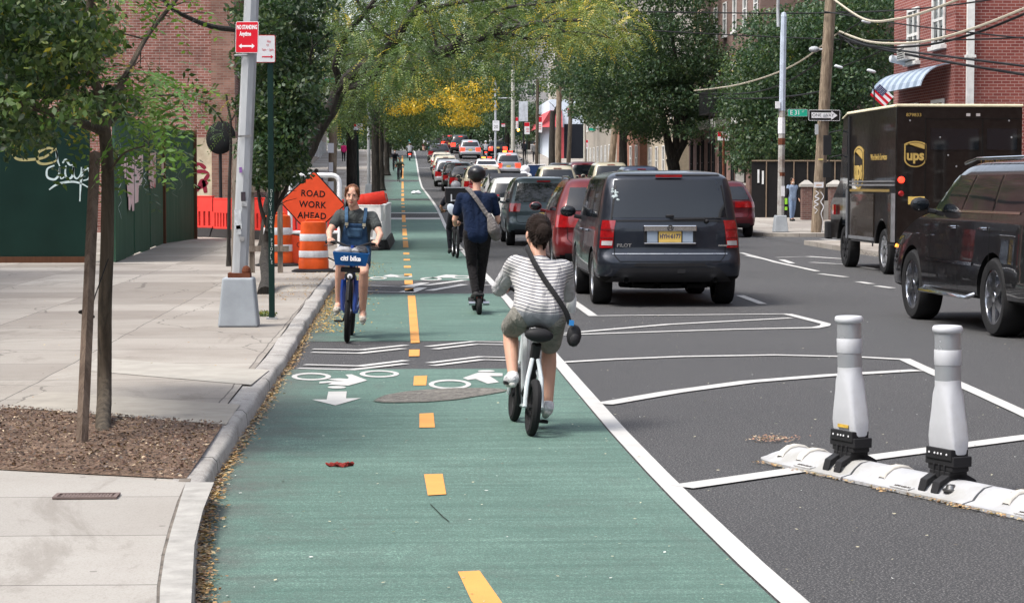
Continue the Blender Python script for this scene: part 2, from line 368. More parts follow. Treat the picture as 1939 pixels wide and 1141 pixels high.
structure(mb.build('sidewalk', M_walk, smooth=False))
# newer, paler concrete by the camera, with a sealed joint along the kerb
def poly_px(name, pts, z, mat, kind='structure', mb=None):
    vs = [G(x, y, z) for x, y in pts]; m = mb or MB(); m.add(vs, [tuple(range(len(vs)))])
    if mb is None:
        o = m.build(name, mat, smooth=False)
        if kind: o['kind'] = kind
        return o
poly_px('sidewalk', [(-120, 888), (0, 890), (352, 912), (335, 950), (319, 1000), (306, 1050), (297, 1110), (294, 1240), (-200, 1240)], CH+.0085, M_newwalk)
poly_px('curb', [(352, 912), (405, 912), (384, 965), (368, 1030), (362, 1141), (362, 1240), (300, 1240), (303, 1110), (312, 1050), (325, 1000), (340, 950)], CH+.0085, pm('new_curb_concrete', (.34, .33, .31), .9, var=.18, scale=8, bmp=.3))
poly_px('curb', [(340, 905), (362, 905), (347, 960), (335, 1010), (322, 1060), (316, 1140), (316, 1240), (284, 1240), (288, 1110), (296, 1050), (308, 1000), (325, 950)], CH+.0062, pm('joint_sealant', (.16, .14, .12), .9, var=.4, scale=12))
poly_px('sidewalk', [(185, 677), (510, 700), (475, 728), (150, 700)], CH+.004, pm('pale_patch', (.36, .34, .305), .9, var=.1, scale=5, bmp=.2))
poly_px('sidewalk', [(85, 740), (455, 765), (428, 803), (15, 770)], CH+.004, pm('buff_patch', (0.346, 0.320, 0.282), .9, var=.12, scale=5, bmp=.2))
# soil of the tree pit
def grid_sheet(name, P4, nu, nv, z, amp, sc, mat):
    a, b, c, d = P4; vs = []
    for j in range(nv+1):
        for i in range(nu+1):
            u, v = i/nu, j/nv; p = (a*(1-u)+b*u)*(1-v)+(d*(1-u)+c*u)*v
            e = min(u, 1-u, v, 1-v)*8; k = min(1, e)
            vs.append((p.x, p.y, z+amp*k*(.5+mnoise.fractal(p*sc, 1.0, 2.0, 4))))
    m = MB(); m.add(vs, [(j*(nu+1)+i, j*(nu+1)+i+1, (j+1)*(nu+1)+i+1, (j+1)*(nu+1)+i) for j in range(nv) for i in range(nu)])
    return m.build(name, mat)
def soil_mat():
    m, t, b = new_mat('pit_soil'); b.inputs['Roughness'].default_value = .95; co = objco(t)
    base = mixc(t, ramp(t, fn(t, co, 5, 8, .75), .4, .62), (.12, .072, .048, 1), (.24, .16, .11, 1))
    base = mixc(t, ramp(t, fn(t, co, 60, 3, .7), .5, .6), base, (.07, .048, .035, 1))
    t.links.new(base, b.inputs['Base Color']); bump(t, b, fn(t, co, 50, 4), .9, .02); return m
pit = [G(-90, 885, CH), G(352, 908, CH), G(422, 805, CH), G(5, 772, CH)]
structure(grid_sheet('tree_pit_soil', pit, 60, 40, CH+.006, .02, 3, soil_mat()))
# ---------------------------------------------------------------- green lane and markings
def lane_l(y): return cx(y)+.03
def white_x(y): return float(np.interp(y, [-5, 6, 8.3, 10, 11.5, 14, 17, 20, 30, 40, 55, 83, 100, 140, 165, 190, 240], [2.2, 1.62, 1.47, 1.43, 1.40, 1.38, 1.38, 1.385, 1.44, 1.44, 1.43, 1.44, 1.38, 1.20, 1.14, 1.14, 1.10]))
mb = MB()
for a, b in ((-4, 18.9), (22.3, 32.0), (36.5, 81.5), (85.5, 104), (107, 150), (153, 198)):
    strip('x', lane_l, lambda y: white_x(y)-.01, a, b, .004, None, mb=mb)
tag(mb.build('green_bike_lane', M_green, smooth=False), kind='structure')
mb = MB(); strip('x', lambda y: white_x(y), lambda y: white_x(y)+.115, -4, 232, .008, None, mb=mb)
for a, b, wl in ((80.2, 81.5, 0), (85.6, 86.4, 0)):
    strip('x', lambda y: cx(y)+.3, lambda y: white_x(y)-.02, a, b, .008, None, mb=mb)
def stroke(mb, pts, w, z=.0085, px=True):
    ps = [G(x, y, 0) if px else Vector((x, y, 0)) for x, y in pts]; vs = []; n = len(ps)
    for i, p in enumerate(ps):
        d = ps[min(i+1, n-1)]-ps[max(i-1, 0)]; d.normalize(); nn = Vector((-d.y, d.x, 0))
        k = 1.0
        if 0 < i < n-1:
            d1 = (ps[i]-ps[i-1]).normalized(); k = 1/max(.5, abs(d1.dot(d)))
        vs += [tuple(p+nn*w/2*k+Vector((0, 0, z+gz(p.y)))), tuple(p-nn*w/2*k+Vector((0, 0, z+gz(p.y))))]
    mb.add(vs, [(2*i, 2*i+1, 2*i+3, 2*i+2) for i in range(n-1)])
Z8 = lambda l: [(1060+x/1.9636, 560+y/1.9636) for x, y in l]
stroke(mb, Z8([(160, 405), (420, 360), (700, 322), (1000, 298), (1330, 279)]), .17, .0095)
stroke(mb, Z8([(452, 714), (865, 654)]), .17, .0095); stroke(mb, Z8([(865, 654), (1140, 607), (1726, 529), (2300, 460)]), .17, .0093)
stroke(mb, Z8([(-5, 250), (200, 238), (450, 228), (800, 222), (1100, 229), (1285, 239)]), .12, .0091)
stroke(mb, Z8([(1278, 236), (1390, 288), (1560, 364), (1726, 440), (2000, 575)]), .12, .0089)
stroke(mb, Z8([(45, 20), (125, 77)]), .12, .009); stroke(mb, Z8([(125, 76), (850, 69)]), .10, .0092)
stroke(mb, Z8([(845, 69), (905, 84), (990, 106)]), .12, .009); stroke(mb, Z8([(990, 106), (985, 113), (950, 120), (650, 126), (5, 147)]), .12, .0088)
stroke(mb, Z8([(20, 141), (400, 108), (860, 84)]), .12, .0086)
stroke(mb, Z8([(670, 0), (755, 32)]), .12, .009)
stroke(mb, [(1403, 479), (1470, 497), (1548, 514)], .12, .009)
for a in ([(1470, 488), (1530, 486), (1620, 492)], [(1480, 492), (1500, 499)], [(1535, 497), (1600, 501), (1660, 510)], [(1553, 519), (1602, 525)], [(1625, 534), (1650, 538)], [(1660, 542), (1690, 546)], [(1480, 447), (1590, 452)], [(1550, 455), (1600, 459)]):
    stroke(mb, a, .14, .009)
# far lane lines of the street
for i in range(12):
    y0 = 46+i*14; strip('x', lambda y: 7.95, lambda y: 8.07, y0, y0+3, .0084, None, mb=mb)
for y0 in (80, 98, 118, 137, 158): strip('x', lambda y: 4.75, lambda y: 4.87, y0, y0+5, .0084, None, mb=mb)
for y0 in (66, 92, 128, 134, 172): strip('x', lambda y: white_x(y)+.12, lambda y: 2.2, y0, y0+.25, .0084, None, mb=mb)
C8 = lambda l: [(540+x/3.729, 560+y/3.729) for x, y in l]
for l in ([(195, 380), (540, 386), (855, 352)], [(185, 403), (520, 410), (835, 376)], [(135, 490), (530, 500), (855, 460)], [(90, 516), (475, 526), (850, 483)],
          [(1005, 362), (1330, 326), (1570, 330)], [(1055, 380), (1340, 346), (1570, 349)], [(1015, 478), (1380, 434), (1590, 440)], [(1040, 498), (1390, 455), (1590, 460)]):
    stroke(mb, C8(l), .10, .009)
for l in ([(690, 552), (770, 554), (800, 545)], [(700, 541), (770, 544), (805, 536)], [(812, 551), (880, 539), (930, 541)], [(805, 541), (880, 531), (925, 533)], [(820, 527), (860, 521)]):
    stroke(mb, l, .16, .009)
def ring(mb, c, rx, ry, th, px=C8, z=.009):
    n = 28; vs = []; 
    for i in range(n):
        t = 2*PI*i/n
        for k in (1, 1-th):
            (q,) = px([(c[0]+rx*k*math.cos(t), c[1]+ry*(k if k == 1 else k*.88)*math.sin(t))]); p = G(q[0], q[1], 0); vs.append((p.x, p.y, z))
    mb.add(vs, [(2*i, 2*((i+1) % n), 2*((i+1) % n)+1, 2*i+1) for i in range(n)])
def fillp(mb, pts, z=.009):
    vs = [G(x, y, 0)+Vector((0, 0, z)) for x, y in pts]; mb.add(vs, [tuple(range(len(vs)))])
def ell(c, rx, ry, n=16): return [(c[0]+rx*math.cos(2*PI*i/n), c[1]+ry*math.sin(2*PI*i/n)) for i in range(n)]
ring(mb, (185, 575), 140, 27, .27); ring(mb, (665, 556), 140, 25, .27); ring(mb, (1163, 630), 150, 34, .24)
fillp(mb, C8([(425, 562), (470, 560), (580, 602), (445, 640), (300, 632), (330, 618), (240, 624), (243, 612), (310, 607), (415, 608), (330, 600), (300, 592), (380, 588), (440, 592), (450, 583)]), .0092)
fillp(mb, C8(ell((365, 651), 65, 9)), .009)
fillp(mb, C8([(305, 682), (435, 680), (430, 730), (535, 728), (355, 780), (190, 738), (293, 738)]), .009)
fillp(mb, C8([(1255, 585), (1370, 545), (1535, 552), (1535, 572), (1445, 572), (1510, 615), (1430, 626), (1345, 592), (1290, 600)]), .0092); fillp(mb, C8(ell((1420, 536), 60, 7)), .009)
# distant bike symbols
for (sx_, sy_, w) in ((740, 523, 1.0), (845, 524, 1.2), (800, 430, .9), (735, 360, .5), (778, 352, .5)):
    ring(mb, (sx_-24*w, sy_+4*w), 17*w, 2.6*w, .35, lambda l: l); ring(mb, (sx_+24*w, sy_+1*w), 17*w, 2.4*w, .35, lambda l: l)
    fillp(mb, [(sx_-15*w, sy_), (sx_, sy_-3*w), (sx_+16*w, sy_-1*w), (sx_+6*w, sy_+2*w), (sx_-4*w, sy_+2*w)], .0093)
structure(mb.build('white_markings', M_white, smooth=False))
mb = MB()
fillp(mb, C8([(865, 0), (918, 0), (950, 335), (887, 338)])); fillp(mb, C8([(875, 385), (950, 383), (948, 430), (873, 432)])); fillp(mb, C8([(910, 572), (1003, 568), (995, 637), (905, 638)]))
fillp(mb, C8([(948, 838), (1047, 833), (1057, 935), (948, 937)])); fillp(mb, [(803, 900), (838, 899), (845, 938), (810, 940)]); fillp(mb, [(867, 1085), (908, 1083), (955, 1150), (1000, 1200), (950, 1200), (893, 1141)])
def yel_x(y): return float(np.interp(y, [30, 60, 100, 240], [.10, .07, .0, -.04]))
for a, b in ((32.6, 33.6), (35, 36.5), (38.2, 39.2), (42, 43), (46, 47), (50, 51.3), (55, 61), (62.5, 64), (66, 72), (74, 75), (78, 84), (87, 88.5), (92, 93.5), (97, 98.5), (102, 109), (113, 120), (124, 130), (134, 150), (155, 172), (176, 200)):
    strip('x', lambda y: yel_x(y)-.07, lambda y: yel_x(y)+.07, a, b, .009, None, mb=mb)
structure(mb.build('yellow_centre_line', M_yel, smooth=False))
# worn round cover in the lane
def cover_mat():
    m, t, b = new_mat('worn_cover'); b.inputs['Roughness'].default_value = .85; co = objco(t)
    n = fn(t, objco(t, (1, 3, 1)), 9, 6, .8, 2.0)
    c = mixc(t, ramp(t, n, .42, .60), (.06, .055, .05, 1), (.33, .31, .27, 1)); t.links.new(c, b.inputs['Base Color']); bump(t, b, n, 1, .02); return m
o = MB(); cpts = C8([(636, 748), (660, 728), (715, 706), (850, 682), (1000, 668), (1200, 658), (1400, 657), (1510, 662), (1562, 672), (1530, 684), (1400, 706), (1200, 738), (1000, 754), (830, 758), (700, 758)])
fillp(o, cpts, .0105); o2 = MB(); 
c0 = sum((Vector(p) for p in cpts), Vector((0, 0)))/len(cpts)
fillp(o2, [tuple(c0+(Vector(p)-c0)*1.035) for p in cpts], .0098)
mh = tag(o.build('manhole_cover', cover_mat(), smooth=False), 'worn grey round iron street cover set in the green bike lane', 'manhole cover')
o2.build('rim', pm('cover_rim', (.10, .12, .10), .8), mh, smooth=False)
# cracks in the lane
mb = MB()
for l in ([(715, 808), (740, 806), (762, 804)], [(815, 957), (838, 980), (850, 990)], [(1520, 735), (1560, 740)]):
    stroke(mb, l, .007, .0096)
structure(mb.build('lane_cracks', pm('crack_dark', (.03, .04, .035), .9), smooth=False))
# ================================================================ BUILDINGS
M_brickL = brick_mat('weathered_red_brick', (.20, .065, .048), (.32, .135, .105), (.40, .34, .30), .75, .23, .082)
M_brickLd = brick_mat('darker_facade_brick', (.20, .09, .065), (.30, .16, .12), (.24, .19, .16), .5)
M_brickR = brick_mat('red_brick', (0.188, 0.040, 0.033), (0.263, 0.069, 0.053), (0.375, 0.250, 0.225), .25, .22, .078)
M_brickT = brick_mat('tan_brick', (.27, .17, .10), (.40, .29, .19), (.30, .26, .21), .4)
M_brickB = brick_mat('brown_brick', (.21, .125, .105), (.26, .165, .14), (.19, .13, .115), .3, .4, .2)
M_trim = pm('white_trim', (.72, .72, .70), .5); M_grey_trim = pm('grey_stone_trim', (.38, .36, .33), .8, bmp=.2)
M_glassw = pm('window_glass', (.02, .026, .03), .08, spec=.9, var=.3, scale=1.2); M_dkmetal = pm('dark_iron', (.02, .02, .022), .5)
M_awn_w = pm('pale_awning', (.34, .40, .48), .5, stretch=(6, 1, 1)); M_red_aw = pm('faded_red_awning', (.50, .09, .10), .7)
def window(parent, pos, w, h, face='-Y', frame=M_trim, sill=True, depth=.08, double=True, grid=1, ac=False, fw=.06):
    """a window part with frame and sill sub-parts; face = outward normal"""
    Mx = Matrix.Translation(pos) @ (Matrix.Rotation(-PI/2, 4, 'Z') if face == '-X' else (Matrix.Rotation(PI/2, 4, 'Z') if face == '+X' else Matrix()))
    g = MB(); g.M = Mx; g.box((0, -.01, 0), (w, .02, h)); win = g.build('window', M_glassw, parent, smooth=False)
    f = MB(); f.M = Mx
    f.box((0, -.035, h/2-fw/2), (w, .07, fw)); f.box((0, -.035, -h/2+fw/2), (w, .07, fw))
    for s in (-1, 1): f.box((s*(w/2-fw/2), -.035, 0), (fw, .07, h-2*fw))
    if double: f.box((0, -.03, 0), (w-2*fw, .05, fw*.8))
    for k in range(1, grid): f.box((-w/2+w*k/grid, -.03, 0), (fw*.7, .045, h-2*fw))
    f.build('frame', frame, win, smooth=False)
    if sill: q = MB(); q.M = Mx; q.box((0, -.07, -h/2-.06), (w+.16, .16, .10)); q.build('sill', M_trim, win, smooth=False)
    if ac:
        q = MB(); q.M = Mx; q.box((0, -.2, -h/2+.24), (w*.7, .36, .42)); 
        for i in range(6): q.box((0, -.383, -h/2+.09+i*.06), (w*.6, .01, .02), mi=1)
        q.build('air_conditioner', [pm('ac_plastic', (.62, .62, .60), .5), M_dkmetal], win, smooth=False)
    return win
def block(parent, name, x0, x1, y0, y1, z0, z1, mat):
    m = MB(); m.box(((x0+x1)/2, (y0+y1)/2, (z0+z1)/2), (x1-x0, y1-y0, z1-z0)); return m.build(name, mat, parent, smooth=False)
# --- left brick apartment house
b = thing('apartment_building', 'weathered red brick apartment house with graffiti on its cream base behind the green plywood fence', 'building', (-5.3, 66, 0))
block(b, 'wall', -26, 0, 0, 26, -.2, 17, M_brickL)
block(b, 'pilaster', -.60, .12, -.12, .6, 0, 17, M_brickLd)
block(b, 'painted_base', -1.75, -.61, -.03, .1, 0, 3.1, pm('cream_wall_paint', (.56, .49, .36), .85, var=.25, scale=2, alt=(.40, .33, .24)))
g = MB()
for pts in ([(-.9, 1.7, .04), (-.72, 2.0, .09), (-1.1, 2.05, .10), (-1.3, 1.8, .08), (-1.0, 1.55, .09), (-.75, 1.75, .08)], [(-1.45, 1.5, .06), (-1.3, 1.9, .08), (-1.1, 1.45, .07), (-.9, 1.8, .07), (-.8, 1.4, .06)],
            [(-1.4, 1.1, .05), (-1.1, 1.25, .08), (-.95, 1.05, .06), (-.7, 1.2, .05)], [(-1.5, .8, .04), (-1.25, .95, .05), (-1.3, .7, .05), (-1.0, .85, .04)], [(-1.2, 2.2, .05), (-1.0, 2.3, .06), (-.8, 2.15, .05)]):
    pp = [Vector(p) for p in pts]; sp = smooth_path([(a.x, -.036, a.y) for a in pp], 5); vs = []
    for i, p in enumerate(sp):
        d = (sp[min(i+1, len(sp)-1)]-sp[max(i-1, 0)]).normalized(); nn = Vector((-d.z, 0, d.x)); w = .035+.03*abs(math.sin(i*.6)); vs += [p+nn*w, p-nn*w]
    g.add(vs, [(2*i, 2*i+1, 2*i+3, 2*i+2) for i in range(len(sp)-1)])
g.build('graffiti', pm('maroon_spray', (.22, .02, .04), .7), b, smooth=False)
for k, y in enumerate((3, 6.5, 12, 15.5, 20)):
    for z in (3.0, 6.1, 9.2, 12.3): window(b, (.0, y, z), 1.0, 1.7, '+X')
fe = MB()
for z in (4.9, 8.0, 11.1):
    for i in range(11): fe.box((.2+i*.09, 5, z), (.03, 4.6, .03))
    for y in np.linspace(2.7, 7.3, 24): fe.box((1.14, y, z+.5), (.025, .025, 1.0))
    for x in np.linspace(.2, 1.14, 8): fe.box((x, 2.7, z+.5), (.025, .025, 1.0))
    fe.box((1.14, 5, z+1.0), (.04, 4.7, .04)); fe.box((.65, 2.7, z+1.0), (1.0, .04, .04)); fe.box((.65, 5, z-.06), (1.0, 4.6, .05))
    for s in (0, .5): fe.tube([(.5+s, 3.4, z), (.5+s, 6.6, z+3.1)], .03, 5)
fe.build('fire_escape', M_dkmetal, b, smooth=False)
# --- house glimpsed behind the near tree
b = thing('rear_house', 'orange brick house with white framed windows glimpsed through the leaves behind the plywood fence', 'building', (-18, 82, .3))
block(b, 'wall', -14, 9.5, 0, 10, 0, 12, brick_mat('orange_brick', (.40, .17, .09), (.48, .25, .14), (.4, .33, .27), .3))
for x in (-11, -8, -5, -2.2, .5, 3, 5.5, 8): 
    for z in (5.4, 8.8): window(b, (x, 0, z), 1.2, 1.8, '-Y')
block(b, 'awning', 4.8, 6.4, -1.2, 0, 6.6, 6.7, M_trim); block(b, 'banner', 5.0, 5.8, -1.25, -1.18, 4.4, 6.55, M_trim)
# --- near right red brick house
b = thing('brick_house', 'dark red brick house with white downpipe and striped metal awning beside the overhead wires', 'building', (14, 53.2, 0))
block(b, 'wall', 0, 18, 0, 6.7, -.2, 9.5, M_brickR)
block(b, 'downpipe', .28, .46, -.14, -.02, 2.8, 9.4, M_trim)
for z in (3.2, 4.9, 6.6): MB().box((.37, -.08, z), (.26, .17, .07)).build('pipe_bracket', M_trim, b, smooth=False)
block(b, 'cornice', -.18, 18.1, -.18, 6.8, 9.5, 9.8, M_trim)
for y, z, h, ac in ((1.55, 5.95, 1.35, False), (4.3, 5.75, 1.45, True), (1.55, 3.15, 1.45, False), (4.3, 3.15, 1.45, False)):
    window(b, (-.0, y, z), 1.25, h, '-X', grid=2, ac=ac, fw=.09)
m = MB(); n = 14; vs = []; ya, yb = .35, 6.0
for j in range(n+1):
    y = ya+(yb-ya)*j/n
    for t in np.linspace(0, 1, 7): vs.append((-.02-.78*math.sin(t*1.45), y, 4.75-.62*(1-math.cos(t*1.5))))
fs = [(j*7+i, j*7+i+1, (j+1)*7+i+1, (j+1)*7+i) for j in range(n) for i in range(6)]
m.add(vs, fs, 0); m.m = [(f//6) % 2 for f in range(len(fs))]
aw = m.build('awning', [M_awn_w, pm('awning_stripe', (.19, .24, .31), .5)], b, smooth=False, solid=.03)
m = MB(); m.box((.34, -.16, 2.62), (.5, .16, .14)); m.box((.34, -.26, 2.62), (.14, .03, .05), mi=1); m.build('security_lamp', [M_dkmetal, pm('lamp_yellow', (.7, .6, .1), .4)], b, smooth=False)
# --- brown one-storey-looking apartment facade on the right
b = thing('brown_apartment_building', 'brown brick apartment building with narrow tall windows and white cornice behind the maroon car', 'building', (15, 91, gz(91)))
block(b, 'wall', 0, 12, 0, 19.5, -1, 3.75, M_brickB); block(b, 'cornice', -.25, 12, -.2, 19.6, 3.75, 4.15, M_trim)
block(b, 'upper_wall', .6, 12, 1, 19.5, 4.15, 13, brick_mat('brown_upper', (.17, .10, .085), (.22, .14, .115), (.17, .13, .11), .3))
for i, y in enumerate((1.3, 3.4, 4.6, 6.9, 8.2, 10.5, 11.9, 14.2, 15.8, 18.2)):
    window(b, (0, y, 2.1), .62, 2.3 if i % 2 else 2.0, '-X', frame=M_dkmetal, ac=(i in (0, 3, 6, 8)))
for y in (2, 5, 8, 11, 14, 17):
    for z in (6, 9): window(b, (.6, y, z), 1.0, 1.6, '-X')
m = MB(); m.box((-.5, 6, 4.3), (1.0, 5, .06)); 
for y in np.linspace(3.5, 8.5, 18): m.box((-1.0, y, 4.8), (.03, .03, 1))
m.box((-1.0, 6, 5.3), (.04, 5, .04)); m.box((-1, 4, 3.6), (.04, .04, 1.4)); m.box((-1, 5.2, 3.6), (.04, .04, 1.4)); m.build('fire_escape', M_dkmetal, b, smooth=False)
# --- tan brick apartment block above
b = thing('tan_apartment_building', 'tall tan brick apartment block rising behind the street trees on the right', 'building', (17.2, 112, 1))
block(b, 'wall', 0, 12, 0, 13, 0, 21, M_brickT)
b2 = block(b, 'side_wing', 2.2, 20, -6, 0, 5, 21, brick_mat('mixed_brick', (.30, .12, .08), (.42, .27, .17), (.32, .27, .22), .5))
for y in (2, 5, 8, 11):
    for z in (3, 6.3, 9.6, 12.9, 16.2): window(b, (0, y, z), 1.1, 1.8, '-X', frame=M_dkmetal, ac=(y == 2 and z > 8))
for x in (3.5, 6.5, 9.5):
    for z in (9.6, 12.9, 16.2): window(b, (x, -6, z), 1.0, 1.8, '-Y', ac=(z > 12))
# --- corner shop far up the street on the right
b = thing('corner_shop', 'white corner shop with faded red awning and dark garage front far up the street', 'building', (13.2, 190, gz(190)))
block(b, 'wall', 0, 9, 0, 20, -1, 5.4, pm('white_wall', (.60, .66, .74), .7, var=.1)); block(b, 'garage_opening', 1.3, 3.6, -.04, .05, 0, 3.2, pm('dark_opening', (.012, .014, .02), .8))
m = MB(); m.add([(-.9, -.6, 2.9), (-.9, 16, 2.9), (.0, 16, 4.4), (.0, -.6, 4.4), (1.1, -.8, 2.9), (1.1, -.02, 4.4)], [(0, 3, 2, 1), (0, 4, 5, 3)]); m.build('awning', M_red_aw, b, smooth=False, solid=.04)
block(b, 'red_fascia', 1.6, 3.9, -.05, .02, 4.2, 4.6, M_red_aw); block(b, 'door_panel', .1, 1.0, -.06, .02, 0, 2.7, pm('beige_panel', (.42, .34, .26), .7)); block(b, 'red_post', 1.02, 1.28, -.08, .02, 0, 2.9, M_red_aw)
# --- row of houses beyond the maple, and pale blocks far back
for (x, y, dx, dy, h, c, nm, lb) in ((14.6, 113, 9, 13, 7, (.42, .36, .28), 'row_house', 'beige row house with a stoop between the maple and the corner shop'),
                                      (14.6, 130, 9, 14, 8, (.26, .13, .09), 'row_house', 'brick red row house beyond the beige row house'),
                                      (15.5, 150, 9, 30, 9, (.30, .27, .23), 'row_house', 'grey brown row house just before the corner shop'),
                                      (11.5, 262, 11, 20, 26, (.34, .33, .33), 'apartment_tower', 'pale grey apartment tower far off above the trees in the middle'),
                                      (17, 225, 14, 22, 17, (.40, .36, .32), 'apartment_tower', 'beige apartment tower far off behind the corner shop')):
    b = thing(nm, lb, 'building', (x, y, gz(y)))
    block(b, 'wall', 0, dx, 0, dy, -1, h, pm('stucco_%d_%d' % (y, h), c, .85, bmp=.1)); block(b, 'cornice', -.2, dx, -.15, dy, h, h+.35, M_grey_trim)
    z = 2
    while z < h-1:
        for yy_ in np.arange(1.6, dy-1, 3.2): window(b, (0, yy_, z), 1.1, 1.6, '-X', sill=False)
        for xx_ in np.arange(1.4, dx-1, 3.0): window(b, (xx_, 0, z), 1.1, 1.6, '-Y', sill=False)
        z += 3.0
# left side houses up the street
for (y, dy, h, c, lb) in ((93, 18, 10, (.24, .13, .10), 'brown brick apartment house behind the leaning tree'), (112, 22, 9, (.36, .30, .24), 'buff apartment house behind the thick trunked tree'), (136, 30, 10, (.22, .12, .09), 'dark brick apartment house half way up the left side'), (170, 40, 9, (.33, .28, .24), 'greyish apartment house near the top of the left side')):
    b = thing('street_house', lb, 'building', (-7.5, y, gz(y)))
    block(b, 'wall', -12, 0, 0, dy, -1, h, pm('left_stucco_%d' % y, c, .85, bmp=.1)); block(b, 'cornice', -12, .25, -.15, dy, h, h+.35, M_grey_trim)
    for z in (2, 5, 8):
        for yy_ in np.arange(1.6, dy-1, 3.4): window(b, (0, yy_, z), 1.1, 1.6, '+X', sill=False)
# unseen houses added beside and behind the viewpoint to block sky and darken reflections
for (x, y, dx, dy, h, c, lb) in ((-24, -75, 12, 50, 13, (.20, .12, .09), 'brown brick apartment house behind the camera on the left'), (-24, -22, 12, 58, 11, (.24, .15, .11), 'brick apartment house left of the camera'),
        (14.2, -75, 12, 55, 13, (.18, .10, .08), 'dark brick apartment house behind the camera on the right'), (14.2, -18, 12, 62, 11, (.25, .13, .10), 'red brick apartment house right of the camera'), (-60, -125, 120, 20, 15, (.16, .12, .10), 'broad apartment block closing the street behind the camera')):
    b = thing('apartment_building', lb, 'building', (x, y, 0)); block(b, 'wall', 0, dx, 0, dy, -1, h, pm('rear_stucco_%d' % (y+200+x), tuple(v*.5 for v in c), .85, bmp=.1)); block(b, 'cornice', -.2, dx+.2, -.15, dy+.15, h, h+.35, M_grey_trim)  # wall colour halved so these added houses reflect like shaded brick
    for z in (2, 5, 8):
        if dx < 50:
            for yy_ in np.arange(2, dy-1, 3.6): window(b, (dx if x < 0 else 0, yy_, z), 1.1, 1.6, '+X' if x < 0 else '-X', sill=False)
        else:
            pass
# ================================================================ PLYWOOD FENCE (left)
def ply_mat():
    m, t, b = new_mat('green_plywood'); b.inputs['Roughness'].default_value = .8; b.inputs['Specular IOR Level'].default_value = .1; co = objco(t); st = objco(t, (14, 14, .35))
    base = mixc(t, ramp(t, fn(t, st, 1.2, 5, .7), .4, .7), (.030, .078, .050, 1), (.075, .140, .095, 1))
    base = mixc(t, mth(t, 'MULTIPLY', ramp(t, fn(t, co, .9, 5, .6), .5, .72), .4), base, (.075, .115, .085, 1))
    t.links.new(base, b.inputs['Base Color']); bump(t, b, fn(t, st, 3, 4), .3, .01); return m
M_ply = ply_mat(); M_ply_dk = pm('dark_green_board', (.006, .026, .020), .6, var=.15, scale=1.5, stretch=(1, 1, 1)); M_brownwood = pm('brown_stud', (.10, .045, .025), .8, stretch=(8, 8, .5), scale=3)
FZ = CH
f = thing('plywood_fence', 'dark green plywood construction fence with white spray graffiti and torn posters', 'fence', (0, 0, FZ))
A0 = G(215, 497, CH); A1 = P(308, 463, 55.0); A1.z = 0
m = MB(); m.box((-15, A0.y+.04, 1.42), (17.7, .06, 2.84)); fb = m.build('front_panel', M_ply_dk, f, smooth=False)
for k in range(1, 5):
    pass
m = MB(); m.box((-15, A0.y-.02, .06), (17.7, .05, .12)); m.build('base_board', M_brownwood, f, smooth=False)
xa, ya = A0.x, A0.y; n = 6
L = Vector((A1.x-xa, A1.y-ya, 0)); ang = math.atan2(L.y, L.x)
for k in range(n):
    a0 = k/n; a1 = (k+1)/n; c = Vector((xa, ya, 0))+L*((a0+a1)/2); off = Vector((math.sin(ang), -math.cos(ang), 0))*(.0 if k % 2 else .02)
    m = MB(); m.box((c.x+off.x, c.y+off.y, 1.47+(.03 if k % 3 else 0)), (L.length/n-.012, .05, 2.92+(.05 if k % 2 else 0)), rot=(0, 0, ang)); m.build('side_panel', M_ply, f, smooth=False)
e1 = Vector((xa, ya, 0))+L; g1 = P(367, 458, 59.2); g1.z = 0; LL = g1-e1; an2 = math.atan2(LL.y, LL.x)
c = e1+LL*.5; m = MB(); m.box((c.x+.0, c.y, 1.5), (LL.length, .06, 3.0), rot=(0, 0, an2)); m.build('gate_panel', M_ply, f, smooth=False)
m = MB(); m.box((e1.x+.03, e1.y-.05, 1.5), (.13, .13, 3.05)); m.build('stud', M_brownwood, f, smooth=False)
m = MB(); m.box((g1.x+.03, g1.y-.02, 1.52), (.14, .14, 3.02)); m.build('stud', M_brownwood, f, smooth=False)
# graffiti on the front panel
def ribbon(parent, name, strokes, mat, plane_y, w=.03, toworld=None, k=7):
    g = MB()
    for st in strokes:
        sp = smooth_path([(x, 0, z) for x, z in st], k); vs = []
        for i, p in enumerate(sp):
            d = (sp[min(i+1, len(sp)-1)]-sp[max(i-1, 0)]); d.normalize(); nn = Vector((-d.z, 0, d.x)); ww = w*(.55+.45*math.sin(PI*min(1, (i+1)/len(sp)*1.2)))
            for q in (p+nn*ww, p-nn*ww): vs.append(toworld(q.x, q.z) if toworld else (q.x, plane_y, q.z))
        g.add(vs, [(2*i, 2*i+1, 2*i+3, 2*i+2) for i in range(len(sp)-1)])
    return g.build(name, mat, parent, smooth=False)
M_spray = pm('pale_spray_paint', (.55, .66, .66), .7, var=.2, scale=9); M_goldspray = pm('gold_spray_paint', (.42, .38, .18), .7)
FYp = A0.y+.006
def fp(l):   # zoom of [0,0,500,500] at 2.282 -> local x,z on the front panel
    o = []
    for x, y in l: p = P(x/2.282, y/2.282, FYp); o.append((p.x, p.z-FZ))
    return o
ribbon(f, 'graffiti', [fp(l) for l in ([(243, 650), (248, 690), (258, 718)], [(235, 715), (205, 730), (205, 765), (235, 775), (255, 755), (258, 725), (262, 770), (278, 765)], [(285, 715), (282, 750), (292, 772), (312, 762), (318, 720), (318, 755), (332, 772), (348, 752), (352, 722)],
     [(362, 730), (350, 780), (345, 870)], [(356, 742), (378, 728), (388, 745), (382, 772), (360, 780)], [(270, 705), (285, 690), (300, 712), (316, 712)], [(212, 820), (250, 795), (310, 785), (355, 795), (388, 815)])], M_spray, FYp, .022)
